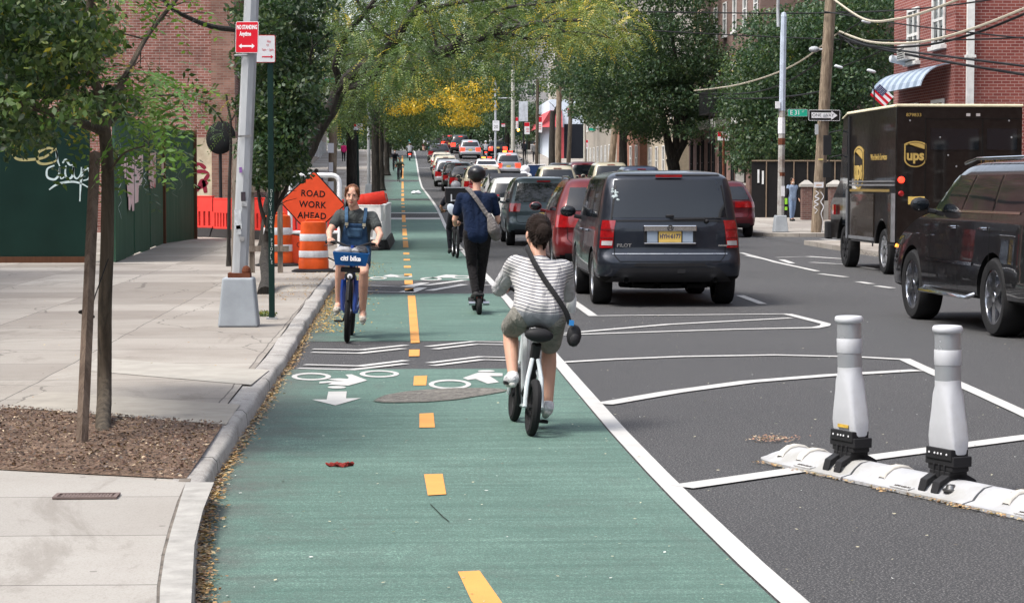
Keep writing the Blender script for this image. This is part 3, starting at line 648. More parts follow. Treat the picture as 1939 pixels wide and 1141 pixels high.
ribbon(f, 'graffiti', [fp(l) for l in ([(45, 640), (70, 685), (130, 690), (190, 680), (225, 655), (235, 640)], [(240, 650), (210, 640), (165, 660), (165, 700), (200, 708), (245, 690), (240, 640)])], M_goldspray, FYp, .028)
# graffiti and posters on the side panels
ux = L.normalized(); nrm = Vector((ux.y, -ux.x, 0))
def on_side(px, py, off=.05):
    # intersect a pixel ray with the side fence plane
    d = ray(px, py); p0 = Vector((xa, ya, 0))+nrm*off; t = (p0-Vector((0, 0, CAMH))).dot(nrm)/d.dot(nrm); q = Vector((0, 0, CAMH))+d*t; return Vector((q.x, q.y, q.z-FZ))
def side_poly(parent, name, polys, mat, off=.05, fn_=on_side):
    g = MB()
    for i, pl in enumerate(polys):
        g.add([fn_(x/2.282, y/2.282, off+.002*i) for x, y in pl], [tuple(range(len(pl)))])
    return g.build(name, mat, parent, smooth=False)
M_poster = pm('pink_paper', (.72, .52, .53), .8, var=.25, scale=6, alt=(.66, .60, .58)); M_poster2 = pm('red_white_paper', (.62, .50, .48), .8, alt=(.45, .05, .06), scale=14)
side_poly(f, 'poster', [[(524, 690), (545, 680), (545, 768), (538, 770), (538, 740), (524, 740)], [(546, 682), (580, 675), (580, 850), (552, 850), (548, 790)], [(582, 675), (618, 668), (618, 760), (612, 800), (600, 802), (598, 872), (582, 880)], [(555, 850), (580, 845), (580, 910), (572, 912), (568, 880), (562, 910), (556, 905)]], M_poster, .055)
side_poly(f, 'poster', [[(648, 662), (674, 657), (672, 810), (660, 815), (648, 812)], [(642, 712), (652, 712), (652, 780), (642, 780)]], M_poster2, .055)
side_poly(f, 'poster', [[(698, 700), (711, 700), (710, 755), (697, 758)]], M_poster2, .055)
side_poly(f, 'poster', [[(788, 742), (800, 740), (799, 792), (787, 795)]], M_poster2, .12)
sid = lambda x, z: Vector((xa, ya, 0))+ux*x+nrm*.052+Vector((0, 0, z))
ribbon(f, 'graffiti', [[(.9+.35*math.sin(i*2.1), 2.4-.12*i) for i in range(14)]], M_spray, 0, .012, sid); ribbon(f, 'graffiti', [[(7.0+.4*math.sin(i*1.9), 1.9-.07*i) for i in range(9)]], M_spray, 0, .012, sid)
ug = LL.normalized(); ng = Vector((ug.y, -ug.x, 0)); gp = lambda x, z: e1+ug*x+ng*.034+Vector((0, 0, z))
ribbon(f, 'graffiti', [[(1.5+.4*math.sin(i*2.2), 2.2-.11*i) for i in range(10)], [(2.2+.3*math.cos(i*1.7), 2.0-.12*i) for i in range(7)]], pm('faint_spray', (.16, .24, .19), .7), 0, .010, gp)
# dish / big black fan on the house wall
m = MB(); q = P(416, 260, 63); m.lathe([(.02, .12), (.30, .10), (.42, .04), (.48, -.03), (.50, -.06)], 28, Matrix.Translation(q) @ Matrix.Rotation(R(82), 4, 'X') @ Matrix.Rotation(R(-25), 4, 'Y'))
sdn = tag(m.build('satellite_dish', pm('black_disc', (.006, .007, .008), .9), None), 'round black dish standing on a post before the brick house', 'dish')
m = MB(); m.tube([q+Vector((0, .15, -.1)), Vector((q.x, q.y+.2, .1))], .05, 8); m.build('post', M_dkmetal, sdn)
# ================================================================ RIGHT CORNER FENCE
f = thing('metal_fence', 'tall black sheet metal fence with tan uprights below the dark corner trees', 'fence', (13.1, 79, gz(79)+CH))
m = MB(); m.box((5.5, 0, 1.05), (11, .05, 2.1)); m.build('panel', pm('black_sheet', (.014, .013, .013), .6), f, smooth=False)
m = MB()
for i in range(21): m.box((.55+i*.52, -.05, 1.07), (.035, .05, 2.15), mi=0)
m.box((5.5, -.05, 2.13), (11, .06, .05)); m.build('upright', pm('tan_metal', (.23, .17, .12), .7), f, smooth=False)
m = MB(); m.box((.25, -.04, 1.55), (.07, .02, .5)); m.box((.42, -.04, 1.5), (.07, .02, .5)); m.build('notice', M_trim, f, smooth=False)
M_pillar = brick_mat('pillar_brick', (.13, .06, .05), (.2, .10, .08), (.2, .17, .15), .3)
for px, w, lb in ((1527, .36, 'slim brick gate pillar with pointed stone cap beside the person in scrubs'), (1582, .46, 'wide brick gate pillar with pointed stone cap next to the truck cab')):
    Y = 77; x = SX(px, Y); z = gz(Y)+CH; p = thing('brick_pillar', lb, 'pillar', (x, Y, z), group='brick pillars at the corner gate')
    block(p, 'shaft', -w/2, w/2, -w/2, w/2, 0, 1.2, M_pillar); m = MB(); m.box((0, 0, 1.26), (w+.12, w+.12, .1)); m.box((0, 0, 1.38), (w+.1, w+.1, .15), top=(.25, .25)); m.build('cap', M_grey_trim, p, smooth=False)
f = tag(MB().box((SX(1555, 77.2), 77.2, gz(77)+CH+.35), (.8, .16, .7)).build('low_wall', M_grey_trim, smooth=False), 'low grey stone wall between the two brick pillars', 'wall')
# ================================================================ TREES
def leaf_mat(name, tr=.24):
    m = bpy.data.materials.new(name); m.use_nodes = True; t = m.node_tree; b = t.nodes['Principled BSDF']
    a = t.nodes.new('ShaderNodeVertexColor'); a.layer_name = 'Col'; b.inputs['Roughness'].default_value = .45; b.inputs['Specular IOR Level'].default_value = .4
    t.links.new(a.outputs[0], b.inputs['Base Color']); tl = t.nodes.new('ShaderNodeBsdfTranslucent')
    br = mixc(t, 1.0, a.outputs[0], (1.7, 1.8, 1.0, 1), 'MULTIPLY'); t.links.new(br, tl.inputs[0])
    mx = t.nodes.new('ShaderNodeMixShader'); mx.inputs[0].default_value = tr
    t.links.new(b.outputs[0], mx.inputs[1]); t.links.new(tl.outputs[0], mx.inputs[2]); t.links.new(mx.outputs[0], t.nodes['Material Output'].inputs[0]); return m
M_leaf = leaf_mat('leaf')
def bark(name, col, alt):
    m, t, b = new_mat(name); b.inputs['Roughness'].default_value = .95; co = objco(t, (6, 6, .9))
    n = fn(t, co, 2.2, 7, .7, .6); base = mixc(t, ramp(t, n, .4, .6), col+(1,), alt+(1,)); t.links.new(base, b.inputs['Base Color']); bump(t, b, n, .9, .03); return m
M_bark = bark('dark_bark', (.014, .012, .010), (.042, .036, .030)); M_bark2 = bark('grey_brown_bark', (.045, .036, .026), (.110, .086, .062))
PAL = {
 'fresh': [((.10, .20, .035), .5), ((.16, .26, .05), .3), ((.07, .13, .03), .2), ((.4, .3, .05), .04)],
 'green': [((.045, .085, .022), .45), ((.075, .125, .035), .35), ((.12, .17, .045), .14), ((.30, .26, .04), .06)],
 'locust': [((.045, .078, .022), .42), ((.080, .12, .033), .40), ((.14, .175, .045), .15), ((.34, .30, .05), .02)],
 'yellow': [((.68, .44, .035), .50), ((.55, .42, .05), .3), ((.20, .22, .05), .2)],
 'yg': [((.10, .14, .035), .55), ((.20, .22, .05), .3), ((.42, .33, .05), .15)],
 'dark': [((.026, .056, .026), .45), ((.042, .080, .036), .38), ((.075, .115, .045), .17)],
 'dark2': [((.030, .060, .026), .45), ((.05, .085, .032), .4), ((.09, .12, .045), .15)],
}
def pick(pal, n):
    c = PAL[pal]; cs = np.array([a for a, b in c]); pr = np.array([b for a, b in c]); pr = pr/pr.sum()
    return cs[RNG.choice(len(c), n, p=pr)]*RNG.uniform(.75, 1.3, (n, 1))
def unit(v): return v/np.maximum(1e-9, np.linalg.norm(v, axis=-1, keepdims=True))
def leaves_mesh(C, A, Nn, L, colr, wr=.42):
    """quads: centre C, axis A, normal Nn, length L"""
    B = unit(np.cross(Nn, A)); L = L[:, None]; h = A*L*.5; w = B*L*wr*.5
    q = RNG.uniform(-.15, .05, (len(C), 1))
    V = np.stack([C-h, C+w+A*L*q, C+h, C-w+A*L*q], 1).reshape(-1, 3)
    F = np.arange(len(C)*4).reshape(-1, 4); Cc = np.repeat(np.concatenate([colr, np.ones((len(C), 1))], 1), 4, 0)
    return V, F, Cc
def crown(clumps, leaf, style='simple', dens=1.0):
    """clumps: (centre, (rx,ry,rz), n, palette). Returns V,F,Col"""
    Vs, Fs, Cs = [], [], []; k = 0
    for c, r, n, pal in clumps:
        n = max(4, int(n*dens)); c = np.array(c); r = np.array(r)
        if style == 'simple':
            d = unit(RNG.normal(size=(n, 3))); rad = RNG.uniform(.15, 1, (n, 1))**.45
            pos = c+d*rad*r; A = unit(RNG.normal(size=(n, 3))*.8+np.array([0, 0, -.45])+d*.3); Nn = unit(RNG.normal(size=(n, 3))*.7+np.array([0, 0, .8]))
            V, F, Co = leaves_mesh(pos, A, Nn, leaf*RNG.uniform(.7, 1.3, n), pick(pal, n), .55)
        else:      # pinnate sprays
            ns = max(2, n//16); d = unit(RNG.normal(size=(ns, 3))); rad = RNG.uniform(.1, 1, (ns, 1))**.5; o = c+d*rad*r
            ax = unit(d*np.array([1, 1, .3])+RNG.normal(size=(ns, 3))*.5+np.array([0, 0, -.35])); Lr = leaf*RNG.uniform(4.0, 6.5, (ns, 1))
            up = np.array([[0, 0, 1.]]); sd_ = unit(np.cross(ax, up+RNG.normal(size=(ns, 3))*.35)); nn = unit(np.cross(sd_, ax)); col = pick(pal, ns)
            P_, A_, N_, C_ = [], [], [], []
            for i in range(8):
                t = (i+1)/8.
                for s in (-1, 1):
                    p = o+ax*Lr*t+np.array([0, 0, -1])*Lr*.30*t*t+sd_*s*leaf*.48
                    P_.append(p); A_.append(unit(sd_*s+ax*.45+RNG.normal(size=(ns, 3))*.12+np.array([0, 0, -.2]))); N_.append(unit(nn+RNG.normal(size=(ns, 3))*.25)); C_.append(col*RNG.uniform(.88, 1.12, (ns, 1)))
            P_ = np.concatenate(P_); V, F, Co = leaves_mesh(P_, np.concatenate(A_), np.concatenate(N_), leaf*RNG.uniform(.8, 1.15, len(P_)), np.concatenate(C_), .42)
        Vs.append(V); Fs.append(F+k); Cs.append(Co); k += len(V)
    return np.concatenate(Vs), np.concatenate(Fs), np.concatenate(Cs)
def wob(pts, r0, r1, amp, k=5):
    sp = smooth_path(pts, k); n = len(sp); out = []; rr = []
    for i, p in enumerate(sp):
        q = Vector((mnoise.noise(p*1.7), mnoise.noise(p*1.7+Vector((9, 3, 1))), 0))*amp*(0 if i == 0 else 1); out.append(p+q); rr.append(r0+(r1-r0)*(i/(n-1))**.8)
    return out, rr
def tree(name, label, base, trunk, limbs, clumps, leaf, style='simple', barkm=M_bark, group=None, dens=1.0, amp=.05, twigs=0, flare=1.35, crownname='crown'):
    t = thing(name, label, 'tree', base, group=group); B = Vector(base)
    m = MB(); pts, rr = wob([Vector(p)-B for p in trunk[0]], trunk[1], trunk[2], amp); rr[0] *= flare; rr[1] *= 1+(flare-1)*.4
    m.tube(pts, rr, 12); m.build('trunk', barkm, t)
    allp = []
    for (lp, r0, r1) in limbs:
        m = MB(); pts, rr = wob([Vector(p)-B for p in lp], r0, r1, amp*1.2); m.tube(pts, rr, 8); allp += pts[len(pts)//3:]
        for j in range(twigs):
            p = random.choice(pts[len(pts)//4:]); d = Vector((random.uniform(-1, 1), random.uniform(-1, 1), random.uniform(-.3, .9))); l = random.uniform(.4, 1.5)*max(.35, r0*7)
            m.tube([p, p+d*l*.5, p+d*l+Vector((0, 0, -.12*l))], [r0*.22, r0*.15, r0*.06], 4)
        m.build('limb', barkm, t)
    V, F, Cc = crown(clumps, leaf, style, dens); V = V-np.array(B)
    np_mesh(crownname, V, F, M_leaf, t, Cc); return t
def pxclump(px, py, Y, rpx, rpy, ry, n, pal):
    c = P(px, py, Y); s = FPX/Y; return (tuple(c), (rpx/s, ry, rpy/s), n, pal)
def scatter_clumps(region, Y0, Y1, nc, size, n, pals, seed=1):
    """region: list of pixel (x0,x1,y0,y1,weight)"""
    rr = random.Random(seed); out = []; tot = sum(r[4] for r in region)
    for i in range(nc):
        u = rr.uniform(0, tot)
        for r in region:
            u -= r[4]
            if u <= 0: break
        Y = rr.uniform(Y0, Y1); px, py = rr.uniform(r[0], r[1]), rr.uniform(r[2], r[3]); s = rr.uniform(.6, 1.3)*size
        out.append((tuple(P(px, py, Y)), (s*1.25, s*1.2, s*.62), int(n*s*s/size/size), rr.choice(pals) if len(r) < 6 else r[5]))
    return out
# --- 1: young street tree in the near pit, with its stake
Y = 13.8; b0 = G(195, 828, CH)
PP = lambda l, Y: [tuple(P(x, y, Y+(dy[0] if dy else 0))) for x, y, *dy in l]
yt = tree('street_tree', 'young thin trunked tree growing from the soil pit at the near left', tuple(b0), ([tuple(b0-Vector((0, 0, .06)))]+PP([(196, 740), (199, 600), (202, 450), (204, 330), (198, 245)], Y), .050, .040),
     [(PP([(199, 250), (140, 228, -.2), (70, 205, -.5), (0, 185, -.8), (-80, 150, -1)], Y), .032, .012), (PP([(198, 248), (225, 170, .2), (245, 130, .4), (285, 60, .8), (340, -10, 1)], Y), .030, .012),
      (PP([(198, 248), (190, 180), (165, 110, -.3), (170, 20, -.3), (180, -60, -.3)], Y), .036, .02), (PP([(200, 240), (230, 215, .3), (275, 185, .6), (330, 180, .9)], Y), .014, .006), (PP([(190, 180), (130, 100, .5), (60, 40, .9), (0, 0, 1)], Y), .02, .008), (PP([(204, 330), (235, 290, -.3), (280, 275, -.5)], Y), .010, .004)],
     scatter_clumps([(-60, 120, -80, 60, 5), (120, 300, -95, -15, 1.2), (-60, 135, 50, 175, 4.6), (-60, 35, 180, 262, 2.4), (35, 150, 175, 212, .6), (120, 200, 20, 110, 1.3), (160, 260, 185, 212, .5)], 12.4, 15.6, 150, .20, 165, ['green', 'dark', 'green', 'dark2', 'dark', 'locust'], 5)
     , .056, 'simple', M_bark2, amp=.012, twigs=10, flare=1.15)
V, F, Cc = crown(scatter_clumps([(185, 300, 115, 185, 1.2), (180, 320, 125, 180, .8), (215, 280, 255, 285, .5), (290, 345, 160, 205, .4), (120, 330, -60, 20, 1.0), (-40, 160, 120, 240, 1.4), (200, 260, 205, 250, .4)], 12.8, 14.8, 26, .16, 110, ['fresh', 'green', 'fresh', 'locust'], 15), .060, 'pinnate')
np_mesh('leaf_sprays', V-np.array(yt.location), F, M_leaf, yt, Cc)
st = thing('tree_stake', 'weathered square wooden stake tied to the young street tree', 'stake', tuple(G(155, 843, CH)))
p1 = P(180, 290, 13.55)-Vector(st.location); m = MB(); m.tube([(0, 0, 0), tuple(p1)], [.036, .034], 4); m.build('post', bark('stake_wood', (.085, .058, .042), (.17, .125, .095)), st, smooth=False)
m = MB(); q = P(164, 600, 13.55)-Vector(st.location); m.tube([q+Vector((.045*math.cos(a), .045*math.sin(a), .01*a)) for a in np.linspace(0, 6, 12)], .008, 6); m.tube([q, q+Vector((.02, -.05, -.06))], .006, 5); m.tube([P(166, 610, 13.5)-Vector(st.location), P(180, 560, 13.6)-Vector(st.location), P(205, 490, 13.74)-Vector(st.location)], .004, 5)
m.build('tie', pm('black_tie', (.02, .02, .02), .6), st)
# --- 2: big leaning honey locust whose branches roof the bike lane
Y = 52; b0 = (SX(508, Y), Y, gz(Y)+CH-.1)
tree('locust_tree', 'big leaning locust tree whose dark branches reach over the bike lane', b0, ([b0]+PP([(520, 372), (550, 333), (603, 245), (642, 171)], Y), .24, .17),
     [(PP([(642, 171), (690, 125, -1.5), (750, 118, -2), (816, 105, -2.5), (855, 88, -3), (904, 73, -3.5), (943, 56, -4), (982, 49, -4), (1040, 40, -4.5), (1100, 38, -5)], Y), .17, .035), (PP([(690, 125, -1), (743, 78, -1.5), (777, 29, -2), (800, -10, -2), (830, -70, -2)], Y), .13, .06),
      (PP([(603, 245), (585, 150, -.5), (587, 93, -.5), (611, 39, -.5), (635, -20, -.5)], Y), .12, .06), (PP([(642, 171), (640, 90, -1), (690, 20, -1.5), (740, -60, -2)], Y), .10, .05), (PP([(648, 170), (690, 155, -1.5), (733, 134, -2), (800, 128, -2.5), (870, 92, -3)], Y), .09, .035),
      (PP([(575, 90, 1), (470, 60, -1), (400, 50, -2), (330, 20, -3), (300, -10, -3)], Y), .09, .04), (PP([(904, 73, -3.5), (960, 64, -4), (1010, 75, -4.2), (1080, 60, -4.6), (1150, 72, -5)], Y), .05, .012), (PP([(855, 88, -3.2), (900, 45, -3.4), (960, 15, -3.6), (1040, 5, -4), (1120, -20, -4)], Y), .06, .02),
      (PP([(777, 29, -2), (850, 10, -2.4), (930, -5, -2.6), (980, -30, -3)], Y), .06, .03), (PP([(743, 78, -1.5), (700, 45, -1.5), (660, -20, -1.5)], Y), .07, .03)],
     scatter_clumps([(500, 700, -90, 110, 5.5), (600, 760, 110, 180, 1.6), (700, 960, -90, 95, 8.5), (940, 1090, -90, 60, 5), (1060, 1180, -60, 70, 2.0, 'yg'), (700, 930, 95, 140, 1.2), (960, 1060, 80, 130, .35), (600, 680, 190, 225, .3)], 52.5, 62, 470, .60, 330, ['locust', 'green', 'green', 'locust', 'dark2', 'dark2'], 8)
     +scatter_clumps([(520, 700, -90, 90, 2.0), (700, 1000, -90, 50, 2.4), (760, 1040, 20, 110, 1.8), (1000, 1150, -20, 90, 1.4, 'yg'), (660, 800, 100, 170, .8)], 44.5, 51.5, 185, .46, 220, ['green', 'locust', 'locust', 'yg', 'green'], 21)
     +scatter_clumps([(1120, 1195, 88, 128, 1), (1090, 1190, 5, 75, 3.0)], 46, 50, 20, .34, 110, ['yg', 'yg', 'locust'], 3), .074, 'pinnate', M_bark, twigs=16, amp=.10)
# --- 3: ivy-dark small tree by the green sign post
Y = 32; b0 = tuple(G(502, 557, CH))
tree('bushy_tree', 'dense dark leafy small tree right behind the green sign post', b0, ([b0]+PP([(502, 480), (508, 420), (520, 370), (528, 300), (530, 200)], Y), .085, .05),
     [(PP([(505, 440), (490, 390), (488, 320), (500, 240)], Y), .04, .015), (PP([(512, 410), (545, 350), (570, 280)], Y), .04, .015), (PP([(530, 220), (520, 120), (525, 20)], Y), .04, .015), (PP([(530, 260), (575, 180), (590, 90)], Y), .04, .015)],
     scatter_clumps([(488, 565, 95, 230, 2.4), (484, 545, 230, 345, 2.2), (540, 580, 120, 260, .8), (480, 600, -60, 95, 2.4)], 30.6, 34, 95, .32, 300, ['dark', 'dark', 'dark2'], 4), .085, 'simple', M_bark, twigs=6)
# --- sprig of leaves reaching from the left behind the small tree (a sapling by the plywood)
Y = 40; b0 = (SX(432, Y), Y, CH)
tree('sapling', 'spindly sapling with thin leafy branches behind the light pole', b0, ([b0]+PP([(434, 350), (437, 260), (430, 180)], Y), .04, .02), [(PP([(437, 260), (400, 205), (350, 185), (300, 180)], Y), .02, .008), (PP([(435, 230), (450, 200), (455, 150)], Y), .02, .008)],
     scatter_clumps([(300, 400, 160, 215, 3), (380, 450, 190, 250, 2), (405, 440, 225, 255, 1)], 39, 41, 22, .22, 60, ['dark2', 'green'], 4), .06, 'pinnate', M_bark, twigs=5)
# --- 4..: trees farther up the left side
def farleft(px, Y, r, lab, top, reg, pals, nc, leaf=.12, seed=1, n=240, size=.9, lean=(30, 80), style='simple', grp='trees up the left sidewalk'):
    z = gz(Y)+CH-.1; b0 = (SX(px, Y), Y, z); py0 = 350-(z-CAMH)*FPX/Y
    tr = [b0]+PP([(px-1, py0*.6+top*.4), (px-2, top)], Y)
    lm = [(PP([(px-2, top+10), (px+lean[0]*.5, top-25), (px+lean[0]*1.3, top-50), (px+lean[0]*2.4, top-62)], Y), r*.6, r*.15), (PP([(px-2, top+4), (px+5, top-60), (px+20, top-130)], Y), r*.6, r*.2), (PP([(px-2, top), (px-25, top-50), (px-50, top-100)], Y), r*.5, r*.2)]
    return tree('street_tree', lab, b0, (tr, r, r*.8), lm, scatter_clumps(reg, Y-4, Y+4, nc, size, n, pals, seed), leaf, style, M_bark, group=grp, twigs=5, amp=.1)
farleft(669, 88, .30, 'thick straight trunked tree on the left sidewalk behind the road work sign', 225, [(590, 760, 60, 200, 4), (610, 700, 200, 250, 1), (700, 860, 20, 150, 3)], ['locust', 'dark2', 'green'], 80, seed=2)
farleft(712, 104, .22, 'yellowing tree whose limb reaches over the lane above the far cyclists', 205, [(742, 925, 150, 205, 2.4, 'yellow'), (730, 925, 140, 215, 1.2, 'locust'), (845, 925, 195, 232, 1.6, 'yellow'), (745, 790, 185, 215, .8, 'yellow'), (760, 940, 70, 170, 4.0), (660, 780, 100, 210, 2.0), (780, 860, 200, 230, .3, 'locust')], ['green', 'locust', 'locust', 'green'], 170, seed=3, size=.55, n=170, lean=(48, 78))
farleft(722, 128, .22, 'greenish yellow tree behind the yellowing tree on the left', 228, [(745, 900, 190, 240, 3), (700, 780, 140, 220, 1.5), (800, 1000, 100, 190, 2.5), (850, 1000, 30, 110, 1)], ['green', 'green', 'locust'], 90, leaf=.16, seed=4)
farleft(733, 160, .22, 'green tree far up the left sidewalk', 240, [(700, 850, 180, 245, 3), (740, 830, 225, 262, 1.2)], ['dark2', 'green'], 46, leaf=.2, seed=5, size=1.1)
farleft(738, 196, .22, 'dark green tree at the top of the left sidewalk', 238, [(690, 800, 170, 250, 3), (700, 745, 240, 275, 1)], ['dark2', 'dark'], 40, leaf=.24, seed=6, size=1.3)
# --- right: dark maple with twin trunks
Y = 105; z = gz(Y)+CH-.1; b0 = (SX(1276, Y), Y, z)
tree('maple_tree', 'big dark maple with a forked trunk on the right sidewalk behind the parked cars', b0, ([b0]+PP([(1276, 322), (1272, 300)], Y), .33, .30),
     [(PP([(1274, 305), (1262, 262), (1255, 220), (1235, 150), (1180, 80)], Y), .26, .06), (PP([(1276, 305), (1296, 262), (1300, 200), (1320, 120), (1350, 60)], Y), .24, .06), (PP([(1258, 235), (1200, 200), (1130, 180)], Y), .12, .04), (PP([(1276, 300), (1283, 220), (1275, 100), (1270, 0)], Y), .22, .06)],
     scatter_clumps([(1110, 1365, -90, 40, 4), (1075, 1385, 40, 150, 6), (1095, 1380, 150, 205, 3.5), (1130, 1240, 200, 240, 1.3), (1290, 1330, 200, 262, .6), (1340, 1385, 190, 215, .4), (1200, 1260, 235, 258, .4)], 100, 110, 240, .95, 290, ['dark', 'dark', 'dark2'], 9), .17, 'simple', M_bark, twigs=8, amp=.1)
Y = 112; z = gz(Y)+CH-.1; b0 = (SX(1253, Y), Y, z)
# --- right: big dark trees behind the black fence
Y = 92; z = gz(Y); b0 = (SX(1535, Y), Y, z)
tree('backyard_tree', 'large dark tree filling the corner lot behind the black fence', b0, ([b0]+PP([(1535, 300), (1530, 200)], Y), .3, .22), [(PP([(1530, 210), (1480, 120), (1440, 60)], Y), .15, .05), (PP([(1530, 210), (1580, 120), (1620, 30)], Y), .15, .05)],
     scatter_clumps([(1420, 1680, 30, 320, 8), (1395, 1460, 130, 310, 2.2), (1545, 1690, -80, 40, 2.4)], 84, 96, 330, .95, 300, ['dark', 'dark', 'dark', 'dark2'], 10), .16, 'simple', M_bark, twigs=4)
Y = 100; b0 = (SX(1450, Y), Y, gz(Y))
tree('backyard_tree', 'paler green tree rising above the dark corner lot tree', b0, ([b0]+PP([(1450, 300), (1450, 200)], Y), .25, .2), [(PP([(1450, 210), (1470, 120), (1500, 40)], Y), .12, .04)],
     scatter_clumps([(1400, 1560, 90, 160, 2), (1440, 1690, 20, 120, 3), (1560, 1690, -60, 30, .7)], 86, 100, 60, .8, 230, ['dark2', 'green'], 12), .15, 'simple', M_bark, twigs=4)
# --- distant trees, right side and head of the street
for i, (px, Y, reg, nc, sz, lf, lab, pals) in enumerate((
    (1180, 128, [(1090, 1250, 60, 215, 3), (1110, 1200, 200, 240, .6)], 60, 1.0, .2, 'mid green tree beyond the maple near the row houses', ['dark', 'dark2']),
    (1045, 165, [(1030, 1100, 90, 185, 3)], 14, .8, .2, 'thin grey green tree beside the corner shop', ['locust', 'dark2']),
    (960, 205, [(900, 1000, 130, 250, 4)], 40, 1.5, .26, 'dark tree behind the speed limit sign far up the street', ['dark', 'dark2']),
    (890, 235, [(800, 960, 175, 262, 4)], 55, 1.7, .3, 'broad dark green tree where the street crests', ['dark', 'dark2']),
    (815, 262, [(690, 850, 190, 268, 4), (760, 900, 140, 200, 1)], 65, 1.9, .34, 'dark tree at the very end of the bike lane', ['dark', 'dark2', 'green']),
    (1000, 228, [(960, 1040, 200, 262, 3)], 24, 1.5, .28, 'small dark tree behind the grey banner', ['dark', 'dark2']))):
    b0 = (SX(px, Y), Y, gz(Y)-.1)
    tree('distant_tree', lab, b0, ([b0]+PP([(px, 270), (px+2, 210)], Y), .3, .2), [(PP([(px+2, 220), (px+20, 180), (px+30, 140)], Y), .15, .05)], scatter_clumps(reg, Y-5, Y+5, nc, sz, 260, pals, 20+i), lf, 'simple', M_bark, group='trees far up the street', twigs=2)
# unseen trees added behind the viewpoint, both sides, to reflect darkly in car glass
for i, (x_, y_) in enumerate(((-3.2, -14), (-3.4, -27), (12.6, -12), (12.8, -26), (-3.2, -42), (12.8, -44))):
    b0 = (x_, y_, CH)
    tree('street_tree', ['leafy tree behind the camera at the left kerb', 'second leafy tree behind the camera at the left kerb', 'leafy tree behind the camera at the right kerb', 'second leafy tree behind the camera at the right kerb', 'farthest tree behind the camera on the left', 'farthest tree behind the camera on the right'][i], b0, ([b0, (x_, y_, 2), (x_+.2, y_, 4.5)], .2, .15), [([(x_+.2, y_, 4.2), (x_+1.2, y_+.5, 6), (x_+2, y_+.5, 8)], .1, .04)],
         [((x_+RNG.uniform(-3, 3.5)*(1 if x_ < 0 else .8), y_+RNG.uniform(-3, 3), RNG.uniform(4.2, 10)), (1.3, 1.3, .8), 90, 'dark2') for _ in range(34)], .30, 'simple', M_bark, group='street trees behind the viewpoint')
# far wood closing the view
V, F, Cc = crown(scatter_clumps([(640, 1060, 190, 272, 1)], 300, 330, 170, 3.0, 240, ['dark', 'dark2'], 77), .55)
tag(np_mesh('far_wood', V, F, M_leaf, None, Cc), 'dark belt of far off trees closing the end of the street', 'trees', kind='stuff')
# ================================================================ VEHICLES
M_cglass = pm('car_glass', (.006, .008, .011), .04, spec=.7, coat=0, var=.2, scale=1)
M_rubber = pm('tyre_rubber', (.018, .018, .019), .8, bmp=.2, scale=12); M_blkpl = pm('black_plastic', (.022, .022, .024), .6)
M_chrome = pm('chrome', (.75, .76, .78), .12, metal=1, var=.05); M_rim = pm('alloy_rim', (.42, .43, .45), .3, metal=.9); M_well = pm('wheel_well_dark', (.008, .008, .008), .95)
M_tail = pm('tail_lamp_red', (.26, .006, .008), .12, coat=1, var=.25, scale=10); M_tail_lit = pm('tail_lamp_lit', (.8, .03, .02), .2, emit=(1, .035, .015), es=1.6); M_amber_lit = pm('amber_lamp_lit', (.9, .4, .05), .2, emit=(1, .30, .04), es=2.0)
M_clear = pm('clear_lens', (.40, .38, .38), .15, coat=1); M_plate = pm('yellow_plate', (.72, .50, .14), .5); M_platetxt = pm('plate_navy', (.03, .04, .12), .5)
def pchip(z, kz, kv):
    """smooth monotone-ish interpolation"""
    i = int(np.clip(np.searchsorted(kz, z)-1, 0, len(kz)-2)); h = kz[i+1]-kz[i]; t = min(1, max(0, (z-kz[i])/h))
    def m(j):
        if j <= 0 or j >= len(kz)-1: return 0 if False else ((kv[min(j+1, len(kz)-1)]-kv[max(j-1, 0)])/(kz[min(j+1, len(kz)-1)]-kz[max(j-1, 0)]))
        a = (kv[j]-kv[j-1])/(kz[j]-kz[j-1]); b = (kv[j+1]-kv[j])/(kz[j+1]-kz[j]); return 0 if a*b <= 0 else 2*a*b/(a+b)
    a, b = m(i), m(i+1); t2, t3 = t*t, t*t*t
    return kv[i]*(2*t3-3*t2+1)+kv[i+1]*(3*t2-2*t3)+h*(a*(t3-2*t2+t)+b*(t3-t2))
